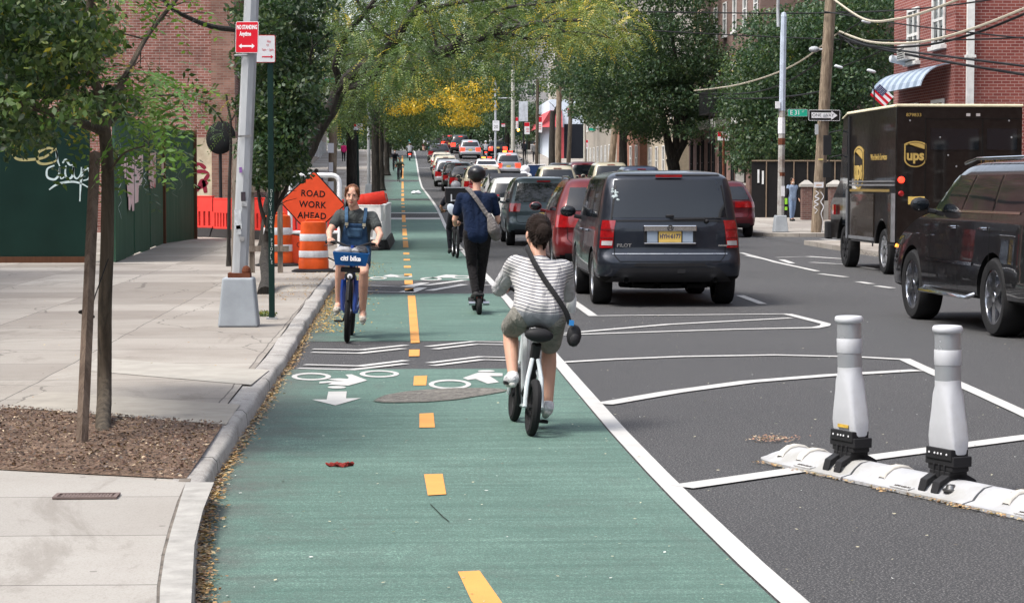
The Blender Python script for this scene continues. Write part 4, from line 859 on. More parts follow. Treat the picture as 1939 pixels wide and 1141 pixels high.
class Shape:
    def __init__(s, L, W, H, kind='suv', belt=1.12, hood=.98, cowl=1.15, ws=.75, rear_slope=.26, tumble=.21, gc=.25, rr=.22, trunk=.55, deck=1.0, rd=.17):
        s.rd = rd
        s.L, s.W, s.H, s.belt, s.kind = L, W, H, belt, kind; w = W/2; s.gc = gc; s.rr_ = rr
        if kind == 'sedan':
            s.kz = [gc, .42, .60, .80, deck-.06, deck, belt, H-.16, H-.05, H]
            s.yr = [.14, .02, .0, .02, .08, .30, trunk, trunk+.62, trunk+.95, trunk+1.5]
            s.yf = [L-.15, L-.02, L, L-.06, L-cowl*.55, L-cowl*.9, L-cowl-.12, L-cowl-ws, L-cowl-ws-.3, L-cowl-ws-.8]
            s.w = [w*.92, w*.985, w, w*.99, w*.97, w*.955, w*.93, w-tumble, w-tumble-.10, w-tumble-.34]
        else:
            s.kz = [gc, .42, .60, .78, .92, hood, belt, H-rd, H-.04, H]
            s.yr = [.16, .02, .0, .07, .075, .08, .10, .10+rear_slope, .10+rear_slope+.16, .10+rear_slope+.6]
            s.yf = [L-.15, L-.02, L, L-.03, L-.12, L-cowl*.6, L-cowl-.05, L-cowl-ws, L-cowl-ws-.35, L-cowl-ws-1.0]
            s.w = [w*.92, w*.985, w, w*.995, w*.985, w*.975, w*.95, w-tumble, w-tumble-.10, w-tumble-.34]
    def q(s, z):
        return pchip(z, s.kz, s.yr), pchip(z, s.kz, s.yf), pchip(z, s.kz, s.w), min(s.rr_, .8*s.rr_+.1*z)
    def T(s, y): t = (y-s.L/2)/(s.L/2); return 1-.035*t*t*(1.3 if t > 0 else .8)
    def pt(s, u, z):
        """u 0..5 from rear centre round the right side to the front centre; negative = left"""
        sg = 1 if u >= 0 else -1; u = abs(u); yr, yf, w, rr = s.q(z); rf = rr*1.3
        cr = .05; cf = .12
        if u <= 1: x0 = (w-rr)*u; y = yr+cr*(x0/w)**2
        elif u <= 2: a = (u-1)*PI/2; x0 = w-rr+rr*math.sin(a); y = yr+rr*(1-math.cos(a))+cr*(x0/w)**2*math.cos(a)
        elif u <= 3: x0 = w; y = yr+rr+(yf-rf-yr-rr)*(u-2)
        elif u <= 4: a = (u-3)*PI/2; x0 = w-rf+rf*math.cos(a); y = yf-rf+rf*math.sin(a)-cf*(x0/w)**2*math.sin(a)
        else: x0 = (w-rf)*(5-u); y = yf-cf*(x0/w)**2
        return Vector((sg*x0*s.T(y), y, z))
    def side(s, y, z, sg):
        yr, yf, w, rr = s.q(z); rf = rr*1.3
        u = 2+(y-yr-rr)/(yf-rf-yr-rr); return s.pt(sg*min(3.0, max(2.0, u)), z) if 2 <= u <= 3 else s.pt(sg*(1.0+math.acos(max(-1, min(1, 1-(y-yr)/rr)))/(PI/2) if u < 2 else 3+math.asin(max(0, min(1, (y-yf+rf)/rf)))/(PI/2)), z)
    def rear(s, x, z):
        yr, yf, w, rr = s.q(z); xx = abs(x)/s.T(yr); sg = 1 if x >= 0 else -1
        u = xx/(w-rr) if xx <= w-rr else 1+math.asin(min(1, (xx-w+rr)/rr))/(PI/2); return s.pt(sg*u if u > 0 else 1e-6, z)
    def front(s, x, z):
        yr, yf, w, rr = s.q(z); rf = rr*1.3; xx = abs(x)/s.T(yf); sg = 1 if x >= 0 else -1
        u = 5-xx/(w-rf) if xx <= w-rf else 4-math.asin(min(1, (xx-w+rf)/rf))/(PI/2); return s.pt(sg*u, z)
    def body(s, nz=4, low=False):
        us = [-5+.34*i for i in range(3)]+[-4+.25*i for i in range(4)]+[-3+.11*i for i in range(9)]+[-2+.25*i for i in range(4)]+[-1+.25*i for i in range(4)]
        us = us+[0]+[-u for u in reversed(us)][:-1]; zs = []
        for i in range(len(s.kz)-1): zs += list(np.linspace(s.kz[i], s.kz[i+1], nz+1)[:-1])
        zs.append(s.kz[-1]); m = MB(); n = len(us); vs = [s.pt(u, z) for z in zs for u in us]
        fs = [(i*n+k, i*n+(k+1) % n, (i+1)*n+(k+1) % n, (i+1)*n+k) for i in range(len(zs)-1) for k in range(n)]
        fs.append(tuple(range(n))[::-1]); fs.append(tuple((len(zs)-1)*n+k for k in range(n)))
        m.add(vs, fs); return m
    def patch(s, m, f, c, off=.006, nu=6, nv=4, mi=0):
        """c: 4 parameter-space corners (a,z) counter-clockwise; f maps (a,z)->point"""
        g = [[None]*(nu+1) for _ in range(nv+1)]
        F = lambda u, v: f(*[(c[0][k]*(1-u)+c[1][k]*u)*(1-v)+(c[3][k]*(1-u)+c[2][k]*u)*v for k in (0, 1)])
        vs = []; cen = Vector((0, s.L/2, .8))
        for j in range(nv+1):
            for i in range(nu+1):
                u, v = i/nu, j/nv; e = 1e-3; p = F(u, v); du = F(min(1, u+e), v)-F(max(0, u-e), v); dv = F(u, min(1, v+e))-F(u, max(0, v-e))
                nn = du.cross(dv); nn = nn.normalized() if nn.length > 1e-12 else Vector((0, -1, 0))
                if nn.dot(Vector((p.x, p.y-s.L/2, (p.z-.8)*.3))) < 0: nn = -nn
                vs.append(p+nn*off)
        m.add(vs, [(j*(nu+1)+i, j*(nu+1)+i+1, (j+1)*(nu+1)+i+1, (j+1)*(nu+1)+i) for j in range(nv) for i in range(nu)], mi); return m
def wheel(parent, pos, r, wd, side, rim=M_rim, spokes=5, seg=28, rimk=.70):
    """side=+1: outer face towards +x"""
    t = bpy.data.objects.new('wheel', None); link(t); t.parent = parent; t.location = pos; t.rotation_euler = (0, PI/2*side, 0)
    m = MB(); h = wd/2; ri = r*rimk
    m.lathe([(ri, -h), (r*.93, -h), (r, -h*.72), (r, h*.72), (r*.93, h), (r*.86, h*1.02), (ri, h*.92), (ri*.97, h*.5), (ri*.97, -h*.5)], seg, cap=False); m.build('tyre', M_rubber, t)
    m = MB(); m.lathe([(ri, h*.86), (ri*.93, h*.88), (ri*.90, h*.55), (ri*.88, h*.1), (.001, h*.1)], seg, cap=False)
    for k in range(spokes):
        a = 2*PI*k/spokes; c, s_ = math.cos(a), math.sin(a); wq = ri*.17
        v = [(c*ri*.12-s_*wq*1.2, s_*ri*.12+c*wq*1.2), (c*ri*.12+s_*wq*1.2, s_*ri*.12-c*wq*1.2), (c*ri*.92+s_*wq*.8, s_*ri*.92-c*wq*.8), (c*ri*.92-s_*wq*.8, s_*ri*.92+c*wq*.8)]
        m.prism(v, h*.4, h*.84)
    m.lathe([(ri*.2, h*.4), (ri*.2, h*.88), (.001, h*.92)], 12, cap=False); m.build('rim', rim, t)
    return t
def plate(parent, s, x, z, text=None, off=.02, w=.305, h=.155):
    p = s.rear(x, z); m = MB(); m.box((p.x, p.y-off, z), (w, .012, h)); o = m.build('licence_plate', M_plate, parent, smooth=False, bevel=.003)
    if text: textobj('plate_number', text, .085, Matrix.Translation((p.x, p.y-off-.008, z)) @ FACE, M_platetxt, o, sx=.78, spacing=1.0, bold=.002)
    return o
def seam(s, m, f, pts, w=.006, off=.0035):
    """thin dark groove following parameter points"""
    for a, b in zip(pts[:-1], pts[1:]):
        A, B = Vector(a), Vector(b); d = (B-A); 
        if d.length < 1e-6: continue
        d.normalize(); nn = Vector((-d.y, d.x))*w/2
        s.patch(m, f, [tuple(A-nn), tuple(B-nn), tuple(B+nn), tuple(A+nn)], off, max(2, int((B-A).length/.15)), 1)
def mirror(parent, s, y, z, sg, mat, glass=False, size=1.0):
    p = s.side(y, z, sg); t = MB(); t.tube([p, p+Vector((sg*.10, 0, .02))], .03, 6); t.ball(p+Vector((sg*.19, .02, .09)), (.12*size, .055*size, .085*size), 12)
    o = t.build('side_mirror', mat, parent)
    g = MB(); g.ball(p+Vector((sg*.19, -.028, .09)), (.10*size, .012, .068*size), 12); g.build('mirror_glass', M_cglass, o); return o
def car(name, label, X, Yr, shape, paint, wheels_y=None, wr=.35, tails=None, lit=False, rz=0, group=None, details=1, rails=False, roofm=None, rim=M_rim, spokes=5, plate_z=.82, ptext=None, win=None, third=True, windows=True, cat='car', face=1, zoff=0, wheelw=.23, pillars=3, glass=M_cglass, spoiler=True):
    s = shape; t = thing(name, label, cat, (X, Yr, gz(Yr+s.L/2)-math.tan(slope(Yr+s.L/2))*s.L/2*(1 if face > 0 else 1)+zoff), rz, group, rx=slope(Yr+s.L/2) if face > 0 else 0)
    w = s.W/2; wy = wheels_y or (.92, s.L-.92)
    b = s.body(4 if details > 1 else 3).build('body', [paint, M_well], t, ang=50)
    # wheel arches cut out of the body
    for y in wy:
        for sg in (-1, 1):
            c = MB(); c.lathe([(wr*1.13, -.17), (wr*1.13, .17)], 28, Matrix.Translation((sg*(w-.07), y, wr)) @ Matrix.Rotation(PI/2, 4, 'Y')); co = c.build('cut', [paint, M_well], t, smooth=False)
            md = b.modifiers.new('c', 'BOOLEAN'); md.operation = 'DIFFERENCE'; md.object = co; md.solver = 'EXACT'; evaluated(b); bpy.data.objects.remove(co)
    me = b.data
    for p in me.polygons:
        cc = p.center
        if p.normal.z < -.6 and cc.z < s.gc+.1: p.material_index = 1
        for y in wy:
            d = math.hypot(cc.y-y, cc.z-wr)
            if d < wr*1.15 and abs(cc.x) < w-.02 and abs(cc.x) > w-.3 and cc.z < wr*2.2 and (abs(p.normal.x) > .9 and abs(cc.x) < w-.15 or abs(d-wr*1.13) < .03 and abs(p.normal.x) < .3): p.material_index = 1
    me.polygons.foreach_set('use_smooth', [True]*len(me.polygons)); me.set_sharp_from_angle(angle=R(35))
    for y in wy:
        for sg in (-1, 1): wheel(t, (sg*(w-.02-wheelw/2), y, wr), wr, wheelw, sg, rim, spokes)
    H, bl = s.H, s.belt
    zt = H-s.rd-.03; yr, yf, _, _ = s.q(bl); yrt, yft, wt, _ = s.q(zt)
    if s.kind == 'suv': rg = [(-(w*.95-.16), bl+.04), ((w*.95-.16), bl+.04), (wt-.12, zt+.02), (-(wt-.12), zt+.02)]
    else: rg = [(-(w*.93-.14), bl+.05), ((w*.93-.14), bl+.05), (wt-.10, zt+.03), (-(wt-.10), zt+.03)]
    m = MB(); s.patch(m, s.rear, rg, .006, 10, 6); m.build('rear_window', glass, t)
    m = MB(); s.patch(m, s.front, [(-(w*.93-.14), bl+.03), ((w*.93-.14), bl+.03), (wt-.08, zt+.04), (-(wt-.08), zt+.04)], .006, 10, 6); m.build('windscreen', glass, t)
    # side windows
    y0, y0t, y1, y1t = yr+(.38 if s.kind == 'suv' else .32), yrt+(.30 if s.kind == 'suv' else .22), yf-.40, yft-.14
    n = pillars
    for sg in (-1, 1):
        for k in range(n):
            a, b_ = k/n, (k+1)/n; g = .035
            lo0, lo1 = y0+(y1-y0)*a+g, y0+(y1-y0)*b_-g; hi0, hi1 = y0t+(y1t-y0t)*a+g, y0t+(y1t-y0t)*b_-g
            m = MB(); s.patch(m, lambda y, z: s.side(y, z, sg), [(lo0, bl+.03), (lo1, bl+.03), (hi1, zt+.03), (hi0, zt+.03)], .005, 6, 5); m.build('side_window', glass, t)
    for sg in (-1, 1): mirror(t, s, y1-.08, bl+.0, sg, paint if details < 2 else M_blkpl)
    # tail lamps
    tails = tails or [(.72, 1.75, bl-.42, bl-.08)]
    for sg in (-1, 1):
        for (u0, u1, z0, z1) in tails:
            m = MB(); s.patch(m, s.pt, [(sg*u0, z0), (sg*u1, z0), (sg*u1, z1), (sg*u0, z1)], .012, 10, 4); m.build('tail_light', M_tail_lit if lit else M_tail, t)
    for sg in (-1, 1):
        m = MB(); s.patch(m, s.pt, [(sg*3.6, .66), (sg*4.45, .66), (sg*4.4, .80), (sg*3.5, .82)], .012, 6, 3); m.build('headlight', M_clear, t)
    m = MB(); s.patch(m, s.front, [(-w*.5, .50), (w*.5, .50), (w*.55, .78), (-w*.55, .78)], .008, 8, 4); m.build('grille', M_blkpl, t)
    m = MB(); s.patch(m, s.rear, [(-(w-.22), s.gc+.01), (w-.22, s.gc+.01), (w-.20, .45), (-(w-.20), .45)], .010, 10, 3); m.build('bumper_trim', M_blkpl, t)
    if third and s.kind == 'suv':
        m = MB(); p = s.rear(0, H-.13); m.box((0, p.y-.01, H-.08 if s.rd < .15 else H-.125), (.36, .05, .035)); m.build('brake_light', M_tail_lit if lit else M_tail, t, smooth=False)
    plate(t, s, 0, plate_z, ptext, .014)
    if rails:
        for sg in (-1, 1):
            pts = [Vector((sg*(wt-.13), y, H+(.02 if 0 < i < 6 else -.03))) for i, y in enumerate(np.linspace(yrt+.35, yft-.2, 7))]
            m = MB(); m.tube(pts, .018, 6); m.build('roof_rail', M_chrome if rails == 'c' else M_blkpl, t)
    for sg in (-1, 1):
        m = MB(); sd = lambda y, z: s.side(y, z, sg)
        for k in range(0, n):
            yy_ = y0+(y1-y0)*(k+1)/n
            if wy[0]+wr*1.3 < yy_ or True: seam(s, m, sd, [(yy_+.02, bl), (yy_, .42)], .008)
        seam(s, m, sd, [(wy[0]+wr*1.25, .42), (wy[1]-wr*1.25, .42)], .008); m.build('side_panel_gap', M_well, t)
    m = MB()
    ra = lambda x, z: s.rear(x, z)
    if s.kind == 'suv': seam(s, m, ra, [(-(w-.24), bl-.02), (-(w-.25), .70), (-(w-.32), .62), ((w-.32), .62), ((w-.25), .70), ((w-.24), bl-.02)], .010)
    else: seam(s, m, ra, [(-(w-.28), s.kz[5]-.02), (-(w-.28), .72), ((w-.28), .72), ((w-.28), s.kz[5]-.02)], .010)
    m.build('tailgate_gap', M_well, t)
    for sg in (-1, 1):
        for k in range(max(1, n-1)):
            yy_ = y0+(y1-y0)*(k+1)/n+.12; p = s.side(yy_, bl-.16, sg); h_ = MB(); h_.tube([p+Vector((sg*.005, -.02, 0)), p+Vector((sg*.035, 0, 0)), p+Vector((sg*.035, .16, 0)), p+Vector((sg*.005, .18, 0))], .014, 6); h_.build('door_handle', paint if details < 2 else M_chrome, t)
    return t, s
PB = lambda n, c, metal=.3: paint_car(n, c, .3, metal)
P_grey = PB('dark_grey_paint', (.020, .024, .034), .5); P_red = PB('metallic_red_paint', (.11, .007, .009), .3); P_teal = PB('slate_teal_paint', (.045, .065, .075), .5)
P_white = PB('white_car_paint', (.62, .62, .60), 0); P_black = PB('black_car_paint', (.005, .005, .006), 0); P_black.node_tree.nodes['Principled BSDF'].inputs['Coat Weight'].default_value = 1.0; P_black.node_tree.nodes['Principled BSDF'].inputs['Coat Roughness'].default_value = .01; P_maroon = PB('maroon_paint', (.085, .010, .016), .3)
P_silver = PB('silver_paint', (.42, .43, .45), .5); P_beige = PB('beige_paint', (.46, .42, .32), .2); P_navy = PB('navy_paint', (.03, .04, .075), .3); P_char = PB('charcoal_paint', (.03, .03, .032), .4)
# ---- hero: grey SUV parked at the head of the row
s1 = Shape(4.85, 2.0, 1.85, belt=1.17, hood=1.04, rear_slope=.15, tumble=.155, gc=.34, rr=.19, rd=.125)
t, s = car('parked_car', 'dark grey square backed car parked first in line, cartoon-free chrome bar above its yellow plate', 3.60, 28.3, s1, P_grey, wr=.375, wheels_y=(.98, 3.76), details=2, rails=False, tails=[(.985, 1.62, .80, 1.17)], plate_z=.955, ptext='HYH·6177', wheelw=.26)
t['label'] = 'dark grey square backed SUV parked at the near end of the parking lane'
for c in [c for c in t.children if c.name.startswith(('tail_light', 'bumper_trim'))]:
    if c.name.startswith('bumper_trim'): bpy.data.objects.remove(c)
for sg in (-1, 1):
    m = MB(); s.patch(m, s.pt, [(sg*1.0, .835), (sg*1.5, .835), (sg*1.5, .895), (sg*1.0, .895)], .016, 6, 2); m.build('reverse_light', M_clear, t)
m = MB(); p = s.rear(0, 1.06); m.box((0, p.y-.02, 1.065), (.72, .045, .085)); m.build('chrome_bar', M_chrome, t, smooth=False, bevel=.012)
m = MB(); m.box((0, p.y+.0, .955), (.70, .03, .19)); m.build('plate_recess', M_blkpl, t, smooth=False)
m = MB(); m.box((-.24, p.y-.018, .955), (.14, .006, .15)); m.build('panel_insert', pm('pale_blue_panel', (.30, .36, .44), .3), t, smooth=False)
m = MB(); m.box((.24, p.y-.018, .955), (.14, .006, .15)); m.build('panel_insert', pm('pale_blue_panel', (.30, .36, .44), .3), t, smooth=False)
m = MB(); m.box((0, p.y-.022, .862), (.70, .03, .022)); m.build('chrome_strip', M_chrome, t, smooth=False, bevel=.005)
# emblem: an H in a rounded frame
m = MB(); m.M = Matrix.Translation((0, p.y-.048, 1.068))
for x in (-.02, .02): m.box((x, 0, 0), (.010, .008, .050), rot=(0, .12*(1 if x < 0 else -1), 0))
m.box((0, 0, 0), (.036, .008, .010)); m.tube([(.040*math.cos(a)*(1+.1*math.sin(a)), 0, .034*math.sin(a)) for a in np.linspace(0, 2*PI, 17)[:-1]], .005, 5, closed=True); m.build('emblem', M_blkpl, t)
q = s.rear(-.66, .83); textobj('model_lettering', 'PILOT', .062, Matrix.Translation((-.62, s.rear(-.62, .83).y-.008, .835)) @ FACE, M_chrome, t, sx=1.2, bold=.002)
m = MB(); m.box((.72, s.rear(.72, .83).y-.006, .832), (.12, .006, .022)); m.build('badge', M_chrome, t, smooth=False)
m = MB(); rw = s.rear(.45, 1.185); m.tube([s.rear(.50, 1.16)+Vector((0, -.03, 0)), s.rear(.46, 1.19)+Vector((0, -.04, 0)), s.rear(0.05, 1.185)+Vector((0, -.035, 0))], .012, 6); m.ball(s.rear(.50, 1.16)+Vector((0, -.02, 0)), (.035, .03, .03)); m.tube([s.rear(.70, 1.20)+Vector((0, -.015, 0)), s.rear(0, 1.195)+Vector((0, -.015, 0))], .008, 5); m.build('wiper', M_blkpl, t)
m = MB(); m.tube([s.rear(-.05, 1.23)+Vector((0, -.012, 0)), s.rear(.0, 1.23)+Vector((0, -.03, 0)), s.rear(.05, 1.23)+Vector((0, -.012, 0))], .018, 6); m.build('glass_latch', M_blkpl, t)
# big white splash-like sticker on the rear window
m = MB(); rr_ = random.Random(3)
for k in range(11):
    x, z = -.74+rr_.uniform(-.045, .05), 1.56+k*-.014+rr_.uniform(-.01, .01)+.03; c = s.rear(x, z)+Vector((0, -.012, 0)); m.ball(c, (rr_.uniform(.012, .028), .003, rr_.uniform(.010, .022)), 7)
m.build('window_sticker', pm('sticker_white', (.6, .68, .68), .6), t)
for sg in (-1, 1):
    m = MB(); m.tube([(sg*.58, .30, .37), (sg*.60, .02, .37), (sg*.60, -.03, .37)], .04, 12, cap=False); m.lathe([(.038, 0), (.028, .03), (.001, .05)], 12, Matrix.Translation((sg*.60, -.01, .37)) @ Matrix.Rotation(-PI/2, 4, 'X'), mi=1, cap=False); m.build('exhaust_pipe', [M_chrome, M_well], t)
for sg in (-1, 1):
    for z_ in (.93, 1.04): m = MB(); s.patch(m, s.pt, [(sg*.99, z_), (sg*1.6, z_), (sg*1.6, z_+.012), (sg*.99, z_+.012)], .018, 6, 1); m.build('lamp_divider', pm('lamp_dark', (.12, .004, .006), .3), t)
m = MB(); seam(s, m, s.rear, [(-.79, 1.165), (-.70, 1.78), (.70, 1.78), (.79, 1.165), (-.79, 1.165)], .022, .009); m.build('window_seal', [M_blkpl, M_blkpl], t)
# bumper: lower dark valance, step pad and trims
m = MB(); s.patch(m, s.rear, [(-.86, .345), (.86, .345), (.66, .535), (-.66, .535)], .010, 12, 4); m.build('lower_valance', M_blkpl, t)
m = MB(); s.patch(m, s.rear, [(-.50, .555), (.50, .555), (.46, .60), (-.46, .60)], .010, 8, 2); m.build('bumper_step', M_blkpl, t)
m = MB(); seam(s, m, s.rear, [(-.78, .72), (.78, .72)], .012, .008); m.build('tailgate_lip', [M_rim, M_rim], t)
m = MB()
for x in (-.33, .05, .40): m.box((x, .55, .30), (.28, .5, .10))
m.tube([(-.62, .5, .30), (-.2, .9, .26), (.2, .9, .26), (.62, .5, .30)], .05, 8); m.box((0, .9, .33), (.9, 1.2, .06)); m.build('underbody', M_well, t)
m = MB(); m.box((.15, -.005, .49), (.10, .03, .05)); m.build('tow_cover', M_blkpl, t, smooth=False)
# ---- row of parked cars ahead
SU = lambda **k: Shape(**{**dict(L=4.7, W=1.92, H=1.75, rr=.24, gc=.3), **k})
car('parked_car', 'metallic red SUV parked right behind the dark grey one, with wide red lamps', 3.62, 37.0, SU(L=4.6, W=1.95, H=1.78, belt=1.16, rear_slope=.34, tumble=.22), P_red, wr=.36, details=1, tails=[(.62, 1.8, .90, 1.12)], plate_z=.62, rails='c', group='cars parked along the bike lane')
car('parked_car', 'slate blue minivan parked ahead of the metallic red SUV', 3.75, 56, SU(L=5.0, W=1.98, H=1.85, belt=1.13, rear_slope=.22, tumble=.2), P_teal, wr=.35, tails=[(.9, 1.7, .92, 1.14)], group='cars parked along the bike lane')
car('parked_car', 'plain white SUV parked just ahead of the slate blue minivan', 3.65, 67.5, SU(H=1.78), P_white, group='cars parked along the bike lane', tails=[(.9, 1.7, .9, 1.25)])
t, s = car('parked_car', 'white car with its black tailgate raised high, parked in the line', 4.0, 80, SU(H=1.72), P_white, group='cars parked along the bike lane', third=False)
m = MB(); m.M = Matrix.Translation((0, .50, 1.72)) @ Matrix.Rotation(R(28), 4, 'X')
m.box((0, -.52, .02), (1.5, 1.05, .06), top=(.9, .95)); gate = m.build('tailgate', pm('tailgate_black', (.03, .028, .03), .35), t, smooth=False, bevel=.02)
m = MB(); m.M = Matrix.Translation((0, .50, 1.72)) @ Matrix.Rotation(R(28), 4, 'X'); m.box((0, -1.06, .03), (1.56, .08, .10)); 
for x in (-.45, 0, .45): m.box((x, -.8, .06), (.25, .2, .03), mi=1)
m.build('spoiler', [PB('spoiler_red', (.35, .02, .02)), M_trim], gate, smooth=False)
for sg in (-1, 1): m = MB(); m.tube([(sg*.70, .25, 1.35), (sg*.68, -.1, 1.60)], .015, 5); m.build('strut', M_chrome, t)
row = [(98, 3.4+.35, 'SUV', P_beige, 'cream roofed dark glass SUV parked beyond the raised tailgate', dict(H=1.75)), (110, 3.35, 'SUV', P_char, 'charcoal hatchback parked between the cream roofed SUV and the black SUV', dict(H=1.62, L=4.4)), (125.5, 3.3, 'SUV', P_black, 'glossy black SUV parked in the middle of the far line', dict(H=1.74)),
       (140, 3.05, 'SUV', P_silver, 'silver and black SUV parked beside the narrow white lane line', dict(H=1.8)), (153, 3.1, 'SUV', P_beige, 'yellowish roofed SUV parked uphill of the silver and black one', dict(H=1.75)), (167, 3.1, 'sedan', P_beige, 'pale sedan parked near the top of the line', {}), (181, 3.1, 'SUV', P_char, 'farthest dark car parked in the line by the bike lane', dict(H=1.65))]
for (Y, X, k, pt_, lb, kw) in row:
    sh = SU(**kw) if k == 'SUV' else Shape(4.6, 1.82, 1.45, 'sedan', belt=.98, deck=.95, trunk=.6)
    car('parked_car', lb, X, Y, sh, pt_, group='cars parked along the bike lane', details=0, wr=.34)
sed = lambda **k: Shape(**{**dict(L=4.75, W=1.84, H=1.45, kind='sedan', belt=.98, deck=.95, trunk=.6), **k})
# ---- moving cars
for (Y, X, sh, pt_, lb, lit) in ((96, 7.05, SU(H=1.78), P_beige, 'pale roofed SUV driving in the middle lane beyond the dark grey SUV', False),
    (157, 7.85, SU(H=1.8), P_silver, 'patrol style car with red and amber roof lights in the middle of the street', True), (154, 6.15, sed(), P_white, 'small white taxi driving left of the car with roof lights', False),
    (191, 6.1, SU(H=1.72), P_silver, 'silver SUV with red brake lights near the crest', True), (205, 5.6, SU(H=1.78), P_char, 'dark SUV with brake lights just ahead of the silver one at the crest', True), (214, 4.75, SU(H=1.7), P_red, 'bright red SUV at the crest beside the dark one', True), (198, 8.9, sed(L=4.9), P_black, 'black sedan with pale roof braking at the crest on the right', True)):
    t, s = car('moving_car', lb, X, Y, sh, pt_, group='cars driving up the street', details=0, lit=lit)
    if 'roof lights' in lb:
        m = MB(); m.box((0, 1.6, s.H+.07), (1.1, .25, .13)); bar = m.build('light_bar', M_blkpl, t, smooth=False)
        m = MB(); m.box((.22, 1.46, s.H+.08), (.3, .03, .08)); m.build('lamp', M_tail_lit, bar, smooth=False)
        m = MB(); m.box((-.22, 1.46, s.H+.08), (.3, .03, .08)); m.build('lamp', M_amber_lit, bar, smooth=False)
# ---- right hand side parked cars
car('parked_car', 'maroon SUV parked at the right kerb beside the street sign pole', 9.78, 63.8, SU(W=1.95, H=1.73, L=5.0, belt=1.12, rear_slope=.42, tumble=.24), P_maroon, wr=.36, tails=[(.45, 1.8, .92, 1.10)], details=2, group='cars parked at the right kerb', rim=M_rim)
for (Y, X, pt_, lb, h) in ((88, 10.0, P_navy, 'dark blue car parked on the right beyond the maroon SUV', 1.85), (100, 9.9, P_beige, 'pale yellow roofed car parked on the right past the dark blue one', 1.9), (112, 9.7, P_maroon, 'dark red car parked on the right farther up the kerb', 1.85), (126, 9.6, P_char, 'charcoal car parked on the right in front of the row houses', 1.7)):
    car('parked_car', lb, X, Y, SU(H=h), pt_, group='cars parked at the right kerb', details=0)
# ---- black SUV coming level on the right
s2 = Shape(5.65, 2.06, 1.93, belt=1.33, hood=1.22, cowl=1.5, ws=.80, rear_slope=.2, tumble=.16, gc=.38, rr=.26)
t, s = car('moving_car', 'glossy black full size SUV at the right edge with chrome rims and running board', 7.49, 21.3, s2, P_black, rz=.05, wr=.43, wheels_y=(1.45, 4.5), details=2, rails='c', rim=pm('chrome_rim', (.62, .63, .66), .18, metal=1), spokes=6, plate_z=.9, wheelw=.29, tails=[(.95, 1.7, .9, 1.6)])
for sg in (-1, 1):
    m = MB(); m.tube([(sg*.98, 2.05, .44), (sg*1.07, 2.12, .40), (sg*1.07, 3.85, .40), (sg*.98, 3.92, .44)], .045, 8, sq=.6); m.build('running_board', M_chrome, t)
    m = MB(); s.patch(m, lambda y, z: s.side(y, z, sg), [(2.1, .745), (3.85, .745), (3.85, .785), (2.1, .785)], .012, 8, 2); m.build('door_moulding', M_chrome, t)
    m = MB(); s.patch(m, lambda y, z: s.side(y, z, sg), [(.7, 1.335), (3.75, 1.335), (3.75, 1.362), (.7, 1.362)], .010, 12, 2); m.build('window_trim', M_chrome, t)
m = MB(); s.patch(m, s.pt, [(-3.15, .86), (-3.35, .86), (-3.35, .90), (-3.15, .90)], .014, 3, 2); m.build('side_marker', M_amber_lit, t)
# ================================================================ PARCEL TRUCK
M_ups = paint_car('dark_brown_paint', (.0045, .003, .0025), .30); M_gold = pm('gold_decal', (.42, .29, .09), .4, var=.2, scale=2); M_cream = pm('cream_roof', (.62, .56, .40), .6); M_alu = pm('scuffed_aluminium', (.45, .46, .48), .35, metal=.8)
tr = thing('delivery_truck', 'dark brown parcel truck with a gold shield on its tall boxy body', 'truck', (9.99, 37.6, 0)); W2 = 1.15; LT = 5.75
out = [(0, .55), (0, 3.05), (4.1, 3.05), (4.55, 2.98), (4.85, 1.75), (5.35, 1.5), (5.75, 1.3), (LT, .55)]
m = MB(); m.prism(out, -W2, W2, Matrix(((0, 0, 1, 0), (1, 0, 0, 0), (0, 1, 0, 0), (0, 0, 0, 1)))); m.v = [Vector(v) for v in m.v]
bd = m.build('body', [M_ups, M_well], tr, smooth=False)
for y in (1.1, 4.55):
    for sg in (-1, 1):
        c = MB(); c.lathe([(.54, -.22), (.54, .22)], 28, Matrix.Translation((sg*(W2-.1), y, .46)) @ Matrix.Rotation(PI/2, 4, 'Y')); co = c.build('cut', [M_ups, M_well], tr, smooth=False); co.data.polygons.foreach_set('material_index', [1]*len(co.data.polygons))
        md = bd.modifiers.new('c', 'BOOLEAN'); md.operation = 'DIFFERENCE'; md.object = co; md.solver = 'EXACT'; evaluated(bd); bpy.data.objects.remove(co)
md = bd.modifiers.new('b', 'BEVEL'); md.width = .03; md.segments = 2; md.limit_method = 'ANGLE'; md.angle_limit = R(50)
m = MB(); m.box((0, 2.2, 3.075), (2*W2-.04, 4.3, .05)); m.build('roof', M_cream, tr, smooth=False, bevel=.015)
m = MB(); m.tube([(-W2, -.01, 3.07), (W2, -.01, 3.07)], .025, 6); 
m.build('roof_rail', M_cream, tr)
m = MB(); m.tube([(-W2-.005, 0, 3.06), (-W2-.005, 4.1, 3.06), (-W2-.005, 4.55, 2.98)], .022, 6); m.build('roof_rail', M_cream, tr)
for y in (1.1, 4.55):
    for sg in (-1, 1): wheel(tr, (sg*(W2-.16), y, .42), .42, .24, sg, M_alu if y < 2 else M_blkpl, 8)
